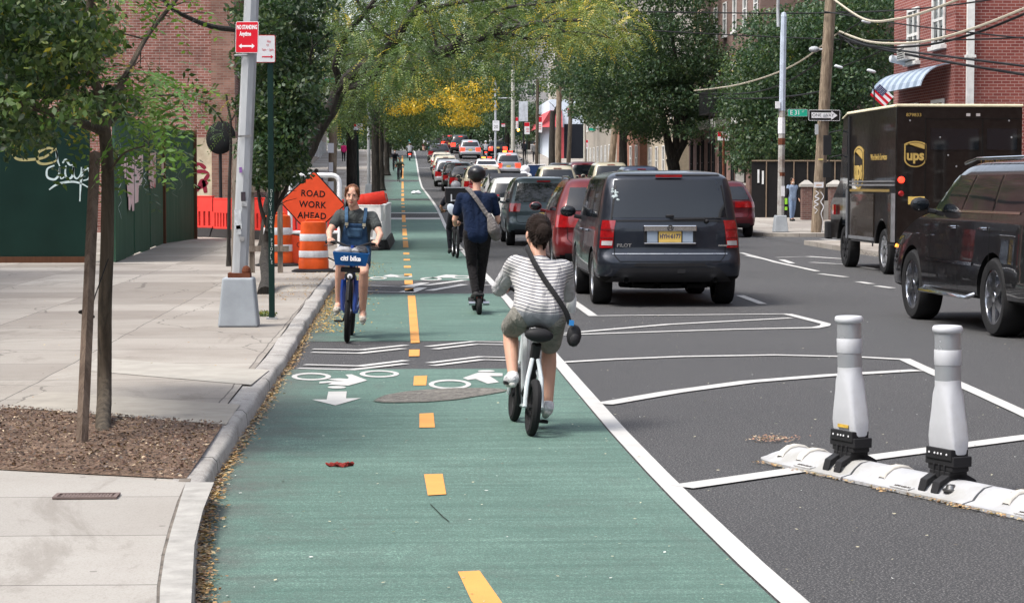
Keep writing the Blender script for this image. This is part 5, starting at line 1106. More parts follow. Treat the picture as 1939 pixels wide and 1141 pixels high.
# lower aluminium skirt, trims and stripes on the left side
xs_ = -W2-.006
def sidebox(name, y0, y1, z0, z1, mat, th=.012, off=0, smooth=False): return MB().box((-W2-th/2-.004-off, (y0+y1)/2, (z0+z1)/2), (th, y1-y0, z1-z0)).build(name, mat, tr, smooth=smooth)
M_glossbrown = paint_car('polished_brown_panel', (.035, .026, .020), .18)
sidebox('skirt_panel', 1.72, 3.82, .62, 1.48, M_glossbrown); sidebox('skirt_panel', .08, .52, .62, 1.48, M_glossbrown)
sidebox('trim_strip', .05, 3.85, 1.63, 1.665, M_alu, .02); sidebox('trim_strip', .05, 3.85, 1.70, 1.73, M_alu, .02); sidebox('gold_stripe', .45, 3.85, 1.52, 1.57, pm('dim_gold_stripe', (.20, .14, .05), .5), .008); sidebox('trim_strip', 1.7, 3.85, .60, .66, M_alu, .025)
sidebox('corner_bumper', .0, .12, .62, 1.5, M_alu, .05)
sidebox('door_opening', 3.98, 4.5, .85, 2.75, M_cglass, .01); sidebox('door_edge', 3.86, 3.95, .55, 3.0, M_blkpl, .03); sidebox('grab_rail', 3.93, 3.96, .6, 1.55, M_alu, .03, .03)
m = MB(); m.box((0, 5.80, .72), (2.5, .22, .36)); m.build('front_bumper', M_blkpl, tr, smooth=False, bevel=.03)
m = MB(); m.box((0, 4.74, 2.35), (2.0, .02, .95), rot=(R(13.7), 0, 0)); m.build('windscreen', M_cglass, tr, smooth=False)
for z, k in ((2.45, .2), (1.95, .15)):
    m = MB(); m.tube([(-W2, 4.7, z+.3), (-W2-.22, 4.85, z+.25), (-W2-.24, 4.86, z-.1)], .015, 6); m.box((-W2-.26, 4.86, z), (.16, .05, k*2)); m.build('side_mirror', M_blkpl, tr)
m = MB(); m.box((-W2-.04, 5.2, 1.15), (.05, .12, .2)); m.build('turn_lamp', M_tail, tr, smooth=False)
# rear face
rb = lambda name, x0, x1, z0, z1, mat, th=.012: MB().box(((x0+x1)/2, -th/2-.003, (z0+z1)/2), (x1-x0, th, z1-z0)).build(name, mat, tr, smooth=False)
rb('door_seam', .42-.006, .42+.006, .8, 2.85, M_well); rb('door_seam', -.62, -.608, .8, 2.85, M_well); rb('door_seam', -.62, 1.1, 2.83, 2.842, M_well)
rb('rear_window', -.52, .35, 2.28, 2.66, M_cglass, .008); rb('rear_window', .50, 1.05, 2.28, 2.66, M_cglass, .008)
for x in (.12, .30): rb('marker_lamp', x, x+.07, 2.88, 2.93, M_clear, .02)
for x, z in ((-.2, 2.18), (.55, 2.12), (-.35, 2.5), (.95, 2.5), (-.05, 1.98), (.6, 1.9), (-.9, 2.8), (.9, 2.8)): m = MB(); m.ball((x, -.01, z), (.018, .012, .018), 8); m.build('bolt', M_alu, tr)
rb('rear_step', -1.1, 1.1, .5, .62, M_blkpl, .16)
rb('licence_plate', -.92, -.62, 1.30, 1.44, M_plate, .014)
for z, mm, r in ((1.74, M_tail_lit, .06), (1.49, M_tail, .055)):
    m = MB(); m.lathe([(r, 0), (r, .03), (r*.8, .045), (.001, .05)], 20, Matrix.Translation((-1.05, -.002, z)) @ Matrix.Rotation(PI/2, 4, 'X'), cap=False); m.build('tail_light', mm, tr)
rb('door_latch', .36, .48, 1.6, 1.75, M_alu, .03)
def shield_pts(w, h, n=10):
    o = [(-w, h*.78)]
    o += [(-w+2*w*i/n, h*(.78+.22*math.sin(PI*i/n)**.8)) for i in range(1, n)]+[(w, h*.78), (w, -h*.35)]
    o += [(w*math.cos(t), -h*.35-h*.65*math.sin(t)**.9*1.0) for t in np.linspace(.15, PI-.15, 12)]
    return o+[(-w, -h*.35)]
def shield(Mx, w, h):
    g = MB(); g.prism(shield_pts(w, h), 0, .006, Mx); o = g.build('shield_emblem', M_gold, tr, smooth=False)
    g = MB(); g.prism(shield_pts(w*.88, h*.90), .006, .010, Mx); g.build('shield_field', M_ups, o, smooth=False)
    g = MB(); n = 12; top = [(w*.84*(-1+2*i/n), h*.86*(.78+.22*math.sin(PI*i/n)**.8)+.0) for i in range(n+1)]; bot = [(w*.84*(1-2*i/n), h*(.60-.22*(1-2*i/n))-h*.02*math.sin(PI*i/n)) for i in range(n+1)]
    g.prism(top+bot, .010, .0125, Mx); g.build('shield_band', M_gold, o, smooth=False)
    textobj('shield_letters', 'ups', w*1.25, Mx @ Matrix.Translation((0, -h*.12, .013)), M_gold, o, sx=.92, ext=.002, bold=.010*w/.22)
shield(Matrix.Translation((-.80, -.004, 2.20)) @ FACE, .20, .235)
side_face = Matrix.Translation((-W2-.004, 3.05, 1.98)) @ Matrix.Rotation(-PI/2, 4, 'Z') @ FACE
shield(side_face, .42, .42)
textobj('side_lettering', 'Worldwide Services', .17, Matrix.Translation((-W2-.006, 1.35, 2.16)) @ Matrix.Rotation(-PI/2, 4, 'Z') @ FACE, M_gold, tr, sx=.95)
textobj('fleet_number', '879833', .085, Matrix.Translation((-.83, -.006, 2.90)) @ FACE, M_gold, tr, sx=1.1)
textobj('phone_lettering', '1-800-PICK-UPS', .10, Matrix.Translation((1.12, -.006, 2.06)) @ FACE, pm('dim_gold', (.20, .12, .04), .5), tr, sx=1.1, align='RIGHT')
# pickup facing the camera at the end
t, s = car('pickup_truck', 'grey pickup truck facing the camera at the head of the bike lane', 3.25+0, 236, Shape(5.3, 2.0, 1.85, belt=1.2, hood=1.1, cowl=1.3, rear_slope=1.6, gc=.4), P_char, wr=.38, rz=PI, face=-1, cat='truck', details=0)
# ================================================================ STREET FURNITURE
M_galv = pm('galvanised_paint', (.40, .42, .44), .55, var=.2, scale=3, alt=(.27, .27, .27), bmp=.1, stretch=(2, 2, .5)); M_castbase = pm('cast_base_grey', (.33, .36, .39), .55, var=.12, scale=4, bmp=.1)
M_rust = pm('rust', (.13, .045, .025), .9, var=.4); M_gpost = pm('green_post_paint', (.008, .028, .024), .5); M_signred = pm('sign_red', (.55, .015, .03), .45, var=.05); M_signwhite = pm('sign_white', (.72, .72, .74), .45, var=.05)
M_signgreen = pm('sign_green', (.02, .36, .24), .45, var=.05); M_black = pm('sign_black', (.012, .012, .012), .5); M_wood = bark('utility_wood', (.13, .095, .065), (.27, .21, .15)); M_postwood = bark('weathered_post_wood', (.12, .095, .075), (.24, .20, .165))
M_cable = pm('cable_black', (.015, .015, .016), .6); M_cable_l = pm('cable_pale', (.42, .38, .30), .6)
def rrect(w, h, r, n=4):
    o = []
    for cx_, cy_, a0 in ((w/2-r, h/2-r, 0), (-w/2+r, h/2-r, 90), (-w/2+r, -h/2+r, 180), (w/2-r, -h/2+r, 270)):
        for i in range(n+1): a = R(a0+90*i/n); o.append((cx_+r*math.cos(a), cy_+r*math.sin(a)))
    return o
def panel(parent, name, Mx, w, h, r, mats, border=None, bw=.012, back=M_galv):
    g = MB(); g.prism(rrect(w, h, r), -.004, 0, Mx); o = g.build(name, back, parent, smooth=False)
    g = MB(); g.prism(rrect(w, h, r), 0, .0015, Mx); g.build('border', border or mats, o, smooth=False)
    g = MB(); g.prism(rrect(w-2*bw, h-2*bw, max(.004, r-bw)), .0015, .003, Mx); g.build('face', mats, o, smooth=False); return o
def arrow2(parent, Mx, L, mat, th=.016, both=True, hd=.04):
    g = MB(); a = L/2
    pts = [(a, 0), (a-hd, hd*.75), (a-hd, th/2)]+([(-a+hd, th/2), (-a+hd, hd*.75), (-a, 0), (-a+hd, -hd*.75), (-a+hd, -th/2)] if both else [(-a, th/2), (-a, -th/2)])+[(a-hd, -th/2), (a-hd, -hd*.75)]
    g.prism(pts, .003, .0045, Mx); return g.build('arrow', mat, parent, smooth=False)
# --- near light pole
b0 = G(453, 617, CH); lp = thing('light_pole', 'grey octagonal light pole on a tapered cast base with a red sign, near the kerb', 'pole', tuple(b0))
m = MB(); m.box((0, 0, .265), (.43, .43, .53), top=(.78, .78)); m.build('base', M_castbase, lp, bevel=.02, smooth=False)
top = P(480, -80, b0.y)-b0; mid = Vector((top.x*.05, 0, .53))
m = MB(); m.tube([mid, mid+(top-mid)*.5, top], [.088, .083, .078], 8); m.build('shaft', M_galv, lp, ang=30)
m = MB(); m.box((mid.x, 0, .555), (.24, .24, .05)); m.ball((.085, -.07, .60), (.05, .04, .06)); m.build('rust_collar', M_rust, lp, smooth=False)
def on_pole(py, dx=0): q = P(453+(476-453)*(530-py)/530+dx, py, b0.y)-b0; return q
for py, dx, w, h, c in ((415, -6, .07, .21, (.55, .58, .60)), (372, 2, .05, .10, (.05, .04, .05)), (385, 5, .06, .06, (.33, .34, .35)), (322, -5, .03, .06, (.25, .12, .35)), (452, 3, .05, .05, (.28, .28, .28)), (435, -4, .05, .10, (.45, .47, .48)), (258, 0, .15, .02, (.2, .2, .2))):
    q = on_pole(py, dx); g = MB(); g.box((q.x, -.088-.003, q.z), (w, .004, h), rot=(0, random.uniform(-.1, .1), 0)); g.build('sticker', pm('sticker_%d' % py, c, .7, var=.3, scale=20), lp, smooth=False)
Mx = Matrix.Translation((P(469, 72, b0.y)-b0)+Vector((0, -.10, 0))) @ Matrix.Rotation(R(-28), 4, 'Z') @ Matrix.Rotation(R(1.5), 4, 'Y') @ FACE
sg_ = panel(lp, 'parking_sign', Mx, .285, .335, .02, M_signred, M_signwhite, .006)
textobj('sign_lettering', 'NO STANDING', .060, Mx @ Matrix.Translation((0, .105, .003)), M_signwhite, sg_, sx=.62, bold=.0025); textobj('sign_lettering', 'Anytime', .062, Mx @ Matrix.Translation((-.02, .035, .003)), M_signwhite, sg_, sx=.68, bold=.0025)
arrow2(sg_, Mx @ Matrix.Translation((0, -.095, 0)), .20, M_signwhite, .018, True, .035)
g = MB(); q = P(462, 105, b0.y)-b0; g.tube([q+Vector((.1*math.cos(a), .1*math.sin(a), 0)) for a in np.linspace(0, 2*PI, 13)[:-1]], .008, 5, closed=True); g.build('pole_band', M_chrome if False else M_galv, lp)
g = MB(); g.tube([(0, 0, top.z-.05), (.25, .3, top.z+.9), (.9, .9, top.z+1.3)], .03, 6); g.build('arm', M_galv, lp)
# --- wooden post behind it
Y = 34; b1 = Vector((SX(447, Y), Y, CH)); wp = thing('wooden_post', 'plain weathered wooden post standing right behind the light pole', 'post', tuple(b1)); g = MB(); t1 = P(450, 262, Y)-b1; g.tube([(0, 0, 0), tuple(t1)], [.09, .085], 4); g.build('shaft', M_postwood, wp, smooth=False)
Y = 37; b1 = Vector((SX(484, Y), Y, CH)); fr = thing('timber_barricade', 'brown timber frame with two rails between the light pole and the green post', 'barrier', tuple(b1))
for x in (-.07, .42):
    MB().box((x, 0, .85), (.09, .09, 1.7)).build('upright', M_postwood, fr, smooth=False)
for z in (1.45, .42): MB().box((.15, -.06, z), (.85, .04, .10)).build('rail', M_postwood, fr, smooth=False)
# --- green post with white sign
b0g = G(515, 604, CH); gp_ = thing('sign_post', 'slim dark green steel post carrying a white parking sign half hidden by the red one', 'sign post', tuple(b0g))
h = (P(515, 72, b0g.y)-b0g).z; g = MB(); g.box((0, 0, h/2), (.066, .045, h)); g.build('shaft', M_gpost, gp_, smooth=False, bevel=.006); g = MB(); g.box((0, 0, .01), (.12, .1, .02)); g.build('foot', M_galv, gp_, smooth=False)
q = P(502, 93, b0g.y)-b0g; Mx = Matrix.Translation(q+Vector((0, -.03, 0))) @ FACE; sw = panel(gp_, 'parking_sign', Mx, .235, .31, .02, M_signwhite, M_signred, .006)
for z, s_, x in ((.085, 'day', .045), (.045, 'ry', .03), (-.01, '1am · 1pm', .03)): textobj('sign_lettering', s_, .042, Mx @ Matrix.Translation((x, z, .003)), M_signred, sw, sx=.75)
arrow2(sw, Mx @ Matrix.Translation((.03, -.09, 0)), .13, M_signred, .014, False, .03)
for k, ch in enumerate('DEVUTIONAL PEOPLE'):
    if ch != ' ': textobj('post_scrawl', ch, .055, Matrix.Translation((random.uniform(-.008, .008), -.024, (P(515, 362+k*8.4, b0g.y)-b0g).z)) @ FACE, pm('scrawl_white', (.5, .55, .52), .7), gp_, sx=.7)
# --- drums
M_or = pm('drum_orange', (.62, .085, .015), .45, var=.25, scale=3, bmp=.05); M_refl = pm('reflective_white', (.66, .66, .68), .4, var=.12, scale=12)
def drum(loc, lab, rot=(0, 0, 0), grp='orange and white traffic drums', sc=1.0, mats=None):
    t = thing('traffic_drum', lab, 'traffic drum', loc, group=grp); t.rotation_euler = rot; t.scale = (sc, sc, sc)
    pr = [(.29, .02), (.29, .22), (.28, .235), (.278, .27), (.276, .41), (.27, .43), (.268, .57), (.262, .585), (.258, .73), (.252, .745), (.248, .90), (.235, .95), (.16, .965), (.001, .965)]
    g = MB(); g.lathe(pr, 28, cap=False); g.build('barrel', mats or M_or, t)
    if not mats:
        for z0, r0, z1, r1 in ((.275, .280, .405, .278), (.59, .263, .725, .2605)): g = MB(); g.lathe([(r0+.001, z0), (r0+.0035, z0+.004), (r1+.0035, z1-.004), (r1+.001, z1)], 28, cap=False); g.build('reflective_band', M_refl, t)
        g = MB(); g.lathe([(.42, 0), (.43, .02), (.36, .05), (.30, .06), (.285, .06)], 28, cap=False); g.build('rubber_base', M_rubber, t)
    g = MB(); g.tube([(-.14, 0, .96), (-.12, 0, 1.0), (.12, 0, 1.0), (.14, 0, .96)], .02, 6); g.build('handle', mats or M_or, t); return t
q = G(594, 514, CH); drum(tuple(q), 'orange and white banded traffic drum standing in front of the road work sign', sc=.92)
q = G(526, 503, CH); drum(tuple(q+Vector((0, 0, 0))), 'traffic drum half hidden behind the green sign post')
# --- road work sign
Y = 41.5; c = P(592, 385, Y); t = thing('road_work_sign', 'orange diamond sign reading ROAD WORK AHEAD beside the drums', 'sign', (c.x, Y, CH)); cz = c.z-CH
M_sor = pm('sign_orange', (.75, .085, .03), .5, var=.08)
Mx = Matrix.Translation((0, 0, cz)) @ Matrix.Rotation(R(3), 4, 'Y') @ FACE @ Matrix.Rotation(PI/4, 4, 'Z'); D = .915
bd = panel(t, 'board', Mx, D, D, .05, M_sor, M_black, .022); g = MB(); g.prism(rrect(D-.005, D-.005, .05), -.006, -.0041, Mx)
mt = Matrix.Translation((0, 0, cz)) @ Matrix.Rotation(R(3), 4, 'Y') @ FACE
for dz, s_ in ((.185, 'ROAD'), (-.03, 'WORK'), (-.245, 'AHEAD')): textobj('board_lettering', s_, .175, mt @ Matrix.Translation((0, dz, .0035)), M_black, bd, sx=.92, bold=.004, spacing=1.08)
g = MB(); g.box((0, .03, (cz)/2), (.05, .03, cz)); g.build('mast', M_black, t, smooth=False)
for s_ in (-1, 1): g = MB(); g.tube([(0, .03, .25), (s_*.45, .25, .02)], .015, 5); g.build('leg', M_black, t)
Y = 40.2; c = P(562, 480, Y); t = thing('small_orange_sign', 'small orange sign leaning low between the two upright drums', 'sign', (c.x, Y, CH)); Mx = Matrix.Translation((0, 0, .30)) @ Matrix.Rotation(R(12), 4, 'Y') @ FACE
o = panel(t, 'board', Mx, .34, .56, .02, M_sor, M_black, .015); textobj('board_lettering', 'C', .14, Mx @ Matrix.Translation((.02, .10, .0035)), M_black, o)
# white tubular frame
Y = 44; s = FPX/Y; x0, x1 = SX(549, Y), SX(643, Y); zt = 1.65+(350-332)/s; t = thing('tube_frame', 'white rounded tubular frame standing behind the orange diamond sign', 'barricade', ((x0+x1)/2, Y, CH)); hw = (x1-x0)/2; zt -= CH; r = .16
pts = [(-hw, 0, 0), (-hw, 0, zt-r)]+[(-hw+r-r*math.cos(a), 0, zt-r+r*math.sin(a)) for a in np.linspace(.2, PI/2, 5)]+[(hw-r+r*math.sin(a), 0, zt-r+r*math.cos(a)) for a in np.linspace(0, PI/2, 5)]+[(hw, 0, 0)]
g = MB(); g.tube(pts, .05, 8); g.build('frame', M_signwhite, t); g = MB(); g.tube([(-hw, 0, .55), (hw, 0, .55)], .03, 6); g.build('crossbar', M_signwhite, t)
# --- plastic water barriers
M_brd = pm('barrier_red', (.62, .045, .035), .5, var=.15, scale=2.5); M_bwh = pm('barrier_white', (.68, .67, .66), .5, var=.12, scale=3); M_bbk = pm('barrier_foot', (.03, .028, .028), .7)
def barrier(pa, pb, h, mat, lab, z0=CH):
    a, b_ = Vector(pa), Vector(pb); d = b_-a; L = d.length; an = math.atan2(d.y, d.x)
    t = thing('plastic_barrier', lab, 'barrier', (a.x, a.y, gz(a.y)+z0), an, group='red and white plastic barriers'); w = .10; k = max(4, int(L/.17))
    g = MB(); g.box((L/2, 0, h*.80), (L-.02, w, h*.36)); g.box((L/2, 0, h*.245), (L-.02, w, h*.05))
    for i in range(k+1):
        x = .03+(L-.06)*i/k; g.box((x, 0, h*.44), ((L/k)*.58, w, h*.36))
    g.box((L/2, .002, h*.985), (L-.02, w+.03, .035)); g.build('panel', mat, t, smooth=False, bevel=.008)
    g = MB(); g.box((L/2, 0, h*.11), (L-.04, .34, h*.22), top=(1, .5)); g.build('foot', M_bbk, t, smooth=False, bevel=.02); return t
x = lambda px, Y: (SX(px, Y), Y, 0)
barrier(x(364, 61.5), x(404, 61), 1.18, M_brd, 'red slotted plastic barrier nearest the plywood gate')
barrier(x(406, 60.8), x(452, 59.5), 1.12, M_brd, 'second red slotted barrier from the plywood gate')
barrier(x(454, 59), x(510, 58), 1.15, M_brd, 'red slotted barrier seen between the light pole and green post')
barrier(x(512, 57.5), x(580, 57), 1.12, M_brd, 'red barrier behind the left point of the diamond sign')
barrier(x(582, 57), x(652, 57), 1.12, M_brd, 'red barrier behind the right half of the diamond sign')
barrier(x(676, 53.5), x(724, 53.0), 1.12, M_bwh, 'white plastic barrier facing the camera just right of the cyclist in denim', .02)
barrier(x(726, 53.2), x(737, 60.8), 1.12, M_bwh, 'white plastic barrier running up the lane edge, seen nearly end on', .02)
barrier(x(660, 61.2), x(735, 61), 1.15, M_brd, 'red barrier closing the back of the work area by the lane', .02)
q = P(700, 385, 57); drum((q.x-.30, 57, q.z), 'red drum lying on its side on top of the barriers', (0, R(78), 0), 'orange and white traffic drums', .78, pm('drum_red', (.60, .04, .025), .45))
tag(MB().box((SX(697, 57), 57, .46), (.7, .5, .70)).build('crate', M_brd, smooth=False, bevel=.03), 'red plastic crate that the lying drum rests on inside the barriers', 'crate')
# --- trees guard etc: poles up the left
def pole(name, lab, px, Y, ptop, r, mat, cat='pole', grp=None, lean=0, z=None, base=False):
    z = gz(Y)+CH if z is None else z; t = thing(name, lab, cat, (SX(px, Y), Y, z), group=grp); tp = P(px+lean, ptop, Y)-Vector(t.location)
    g = MB(); g.tube([(0, 0, 0), tuple(tp*.5+Vector((.01, 0, 0))), tuple(tp)], [r, r*.93, r*.85], 10); g.build('shaft', mat, t)
    if base: g = MB(); g.box((0, 0, .27), (.44, .44, .54), top=(.75, .75)); g.build('base', M_castbase, t, smooth=False, bevel=.02)
    return t
p = pole('utility_pole', 'brown utility pole covered in scraps behind the road work sign', 627, 78, -30, .16, M_wood, lean=10)
for z, w in ((1.2, .2), (1.9, .16), (2.6, .22)): g = MB(); g.box((0, -.165, z), (w, .006, .35)); g.build('notice', M_signwhite, p, smooth=False)
p = pole('light_pole', 'pale light pole with cast base on the far left sidewalk', 698, 112, 60, .09, M_galv, base=True)
p2 = pole('utility_pole', 'slim dark utility pole just behind the pale far left light pole', 714, 118, 40, .15, M_wood)
g = MB(); g.box((0, -.16, 2.2), (.25, .02, .3)); g.build('notice', M_signwhite, p2, smooth=False)
def psign(px, py, Y, w, h, lab, kind='red', post=True, pr=.03, pm_=M_gpost, txt=None):
    z = gz(Y)+CH; t = thing('parking_sign', lab, 'sign', (SX(px, Y), Y, z), group='parking signs along the street'); c = P(px, py, Y)-Vector(t.location)
    if post: g = MB(); g.tube([(0, .03, 0), (0, .03, c.z+h/2-.03)], pr, 6); g.build('post', pm_, t)
    Mx = Matrix.Translation(c) @ FACE; o = panel(t, 'plate', Mx, w, h, .02, M_signwhite, M_signwhite, .01)
    if kind in ('red', 'corner'):
        g = MB(); hh = h*(.32 if kind == 'red' else .5); ww = w*(.94 if kind == 'red' else .3); g.box((c.x-(w-ww)/2*.94, c.y-.005, c.z+(h-hh)/2*.94), (ww, .004, hh)); g.build('red_block', M_signred, o, smooth=False)
        for k in range(3): g = MB(); g.box((c.x+(.1*w if kind == 'red' else .15*w), c.y-.005, c.z-h*(.02+.13*k)+(.1*h if kind != 'red' else 0)), (w*.5, .003, h*.045)); g.build('text_line', M_signred, o, smooth=False)
    return t
psign(678, 240, 84, .36, .26, 'small red and white sign poking out beside the thick trunk', 'corner')
psign(1370, 258, 88, .50, .36, 'wide white parking sign on a brown post before the brown apartment building', 'corner', pr=.05, pm_=M_rust)
psign(979, 233, 172, .22, .95, 'narrow tall sign just right of the far concrete pole', 'red'); psign(998, 243, 168, .42, .95, 'red topped parking sign left of the dark far pole', 'red'); psign(1021, 236, 160, .46, 1.2, 'large red topped parking sign fixed by the dark far pole', 'red')
psign(1046, 255, 165, .40, .75, 'red topped sign in front of the beige shop door', 'red'); psign(1110, 273, 150, .28, .62, 'low red topped sign right of the dark garage front', 'red'); psign(1178, 282, 128, .38, .5, 'red topped parking sign before the row houses', 'red')
t = psign(953, 237, 200, .35, .32, 'little red sign among the far dark trees', 'red')
# speed limit on light pole, signal lamps
Y = 185; p = pole('light_pole', 'tall pale pole with mast arm and a white 20 sign near the crest', 938, Y, 150, .10, M_galv, base=False); c = P(939, 238, Y)-Vector(p.location)
Mx = Matrix.Translation(c+Vector((0, -.12, 0))) @ FACE; o = panel(p, 'speed_sign', Mx, .62, .92, .03, M_signwhite, M_black, .02); textobj('sign_lettering', '20', .42, Mx @ Matrix.Translation((0, -.12, .003)), M_black, o, sx=.9); textobj('sign_lettering', 'SPEED LIMIT', .09, Mx @ Matrix.Translation((0, .3, .003)), M_black, o, sx=.8)
g = MB(); a_ = P(938, 186, Y)-Vector(p.location); g.tube([a_, a_+Vector((1.8, 0, .02))], .05, 6); g.build('arm', M_galv, p)
def signal(px, py, Y, col, lab, nm):
    c = P(px, py, Y); t = thing('traffic_light', lab, 'traffic light', (c.x, Y, c.z)); g = MB(); g.box((0, .1, 0), (.32, .2, .95)); g.build('housing', M_gpost, t, smooth=False, bevel=.02)
    g = MB(); g.lathe([(.11, 0), (.11, .02), (.001, .03)], 16, Matrix.Translation((0, 0, 0)) @ Matrix.Rotation(PI/2, 4, 'X'), cap=False); g.build('lamp', pm(nm, col, .3, emit=col, es=9), t)
    g = MB(); g.tube([(0, .12, .45), (0, .12, 1.2)], .03, 6); g.build('hanger', M_dkmetal, t); return t
signal(924, 205, 180, (.02, .9, .45), 'green traffic light glowing beside the yellow leaves', 'green_lamp'); signal(981, 246, 176, (1.0, .40, .04), 'amber warning light glowing by the far parking signs', 'amber_lamp')
# poles on the far right
pole('utility_pole', 'light concrete coloured pole right of the 20 sign', 971, 165, 120, .16, pm('pale_pole', (.42, .41, .36), .8)); pole('utility_pole', 'dark slim pole beside the street bins', 1016, 158, 150, .13, M_bark2, lean=2)
pole('utility_pole', 'buff wooden pole in front of the corner shop', 1057, 138, 60, .19, M_wood, lean=2); pole('utility_pole', 'short leaning pole behind the buff wooden pole', 1075, 150, 150, .16, M_bark2, lean=8)
pole('utility_pole', 'leaning wooden pole left of the maple trunk', 1153, 120, 120, .2, M_wood, lean=22)
p = pole('light_pole', 'pale pole with a small green street name sign beyond the maple', 1107, 142, 200, .1, pm('pale_pole', (.42, .41, .36), .8)); c = P(1121, 245, 142)-Vector(p.location); panel(p, 'street_name_sign', Matrix.Translation(c) @ FACE, .5, .2, .02, M_signgreen, M_signwhite, .01)
t = thing('street_name_sign', 'green street name sign caught in the locust leaves on the left', 'sign', tuple(P(625, 152, 77.5))); panel(t, 'plate', FACE, .42, .17, .02, M_signgreen, M_signwhite, .01); g = MB(); g.box((.1, .05, -.15), (.03, .05, .35)); g.build('bracket', M_galv, t, smooth=False)
# banner, bins, bags
t = thing('banner', 'tall grey white banner board on a pole above the parking signs', 'banner', tuple(P(990, 260, 170))); g = MB(); g.box((0, 0, .9), (.42, .04, 2.0)); 
c = P(991, 211, 170)-Vector(t.location); MB().box((c.x, 0, c.z), (.72, .05, 1.6)).build('board', pm('banner_cloth', (.50, .53, .58), .7, var=.2, scale=3), t, smooth=False); g = MB(); g.tube([(c.x, .08, -3.3), (c.x, .08, c.z+.8)], .05, 6); g.build('pole', M_dkmetal, t)
Y = 148
for px, lab in ((1008, 'dark blue waste bin left of the slim dark pole'), (1024, 'dark blue waste bin right of the slim dark pole')):
    t = thing('waste_bin', lab, 'bin', (SX(px, Y), Y, gz(Y)+CH), group='blue bins by the slim pole'); g = MB(); g.box((0, 0, .55), (.58, .6, 1.1), top=(1.1, 1.1)); g.build('tub', pm('bin_blue', (.02, .045, .12), .5), t, smooth=False, bevel=.03); g = MB(); g.box((0, 0, 1.13), (.68, .7, .07)); g.build('lid', M_signwhite, t, smooth=False, bevel=.02)
Y = 146
for i, (px, dz, r) in enumerate(((992, .35, .36), (999, .32, .34), (995, .85, .33))):
    g = MB(); c = Vector((SX(px, Y), Y+.2*i, gz(Y)+CH+dz)); g.ball(c, (r, r*.9, r), 16); g.v = [v+Vector((mnoise.noise(v*6), mnoise.noise(v*6+Vector((5, 0, 0))), mnoise.noise(v*6+Vector((0, 5, 0)))))*.08 for v in g.v]
    tag(g.build('trash_bag', pm('white_bag', (.62, .63, .66), .35)), ['white trash bag on the ground at the left of the heap', 'white trash bag on the ground against the blue bin', 'white trash bag on top of the heap by the bins'][i], 'trash bag', 'white trash bags by the bins')
# --- corner with ONE WAY sign: light pole and wooden pole
Y = 65.6; z = gz(Y)+CH; t = thing('light_pole', 'pale rusty light pole on a cast base with the green 31 street sign', 'pole', (SX(1478, Y), Y, z)); B = Vector(t.location)
g = MB(); g.box((0, 0, .26), (.45, .45, .52), top=(.76, .76)); g.build('base', M_castbase, t, smooth=False, bevel=.02)
g = MB(); a, b_, c = P(1478, 412, Y)-B, P(1481, 210, Y)-B, P(1484, 32, Y)-B; g.tube([a, b_], [.11, .10], 8); g.build('lower_shaft', pm('rusty_pole', (.36, .35, .33), .7, var=.3, scale=2, alt=(.16, .09, .06), stretch=(1, 1, 1.5)), t, ang=30)
g = MB(); g.tube([b_, c], [.10, .095], 8); g.lathe([(.1, 0), (.07, .12), (.001, .15)], 8, Matrix.Translation(c), cap=False); g.build('shaft', pm('pale_blue_pole', (.42, .47, .55), .5), t, ang=30)
g = MB(); q = P(1480, 45, Y)-B; g.tube([q+Vector((-.1, 0, -.1)), q+Vector((-.12, 0, .4)), q+Vector((-.1, 0, 1.6))], .05, 8); g.build('arm', M_galv, t)
q = P(1509, 214, Y)-B; Mx = Matrix.Translation(q+Vector((0, -.12, 0))) @ FACE; o = panel(t, 'street_name_sign', Mx, .62, .225, .01, M_signgreen, M_signwhite, .008); textobj('sign_lettering', 'E 31', .20, Mx @ Matrix.Translation((-.08, 0, .003)), M_signwhite, o, sx=.9, bold=.002); textobj('sign_lettering', 'ST', .07, Mx @ Matrix.Translation((.17, .035, .003)), M_signwhite, o)
g = MB(); q = P(1472, 199, Y)-B; g.box((q.x, -.06, q.z), (.14, .1, .22)); g.build('control_box', M_signwhite, t, smooth=False)
g = MB(); q = P(1480, 362, Y)-B; g.box((q.x+.02, -.115, q.z), (.12, .01, .32)); g.build('notice', M_signwhite, t, smooth=False)
for py, h_ in ((238, .5), (330, .12), (268, .2)): g = MB(); q = P(1480, py, Y)-B; g.tube([q+Vector((0, 0, -h_/2)), q+Vector((0, 0, h_/2))], .112, 8); g.build('rust_patch' if h_ < .4 else 'white_wrap', M_rust if h_ < .4 else M_signwhite, t, ang=30)
Y = 65.2; z = gz(Y)+CH; t = thing('utility_pole', 'thick leaning wooden utility pole with the ONE WAY sign and white graffiti', 'pole', (SX(1547, Y), Y, z)); B = Vector(t.location)
g = MB(); c = P(1580, -120, Y)-B; g.tube([(0, 0, 0), tuple(c*.33), tuple(c*.66), tuple(c)], [.185, .182, .178, .17], 16); g.build('shaft', M_wood, t)
q = P(1558, 219, Y)-B; Mx = Matrix.Translation(q+Vector((0, -.24, 0))) @ Matrix.Rotation(R(.5), 4, 'Y') @ FACE; o = panel(t, 'one_way_sign', Mx, .98, .335, .02, M_black, M_signwhite, .014)
g = MB(); g.prism([(-.40, -.085), (.22, -.085), (.22, -.135), (.41, 0), (.22, .135), (.22, .085), (-.40, .085)], .003, .0045, Mx); g.build('arrow', M_signwhite, o, smooth=False); textobj('sign_lettering', 'ONE  WAY', .135, Mx @ Matrix.Translation((-.04, 0, .0048)), M_black, o, sx=1.02)
g = MB(); g.box((q.x-.23, -.21, q.z-.43), (.10, .06, .32)); g.build('meter_box', M_galv, t, smooth=False); MB().box((q.x, -.2, q.z), (.1, .12, .05)).build('bracket', M_galv, t, smooth=False)
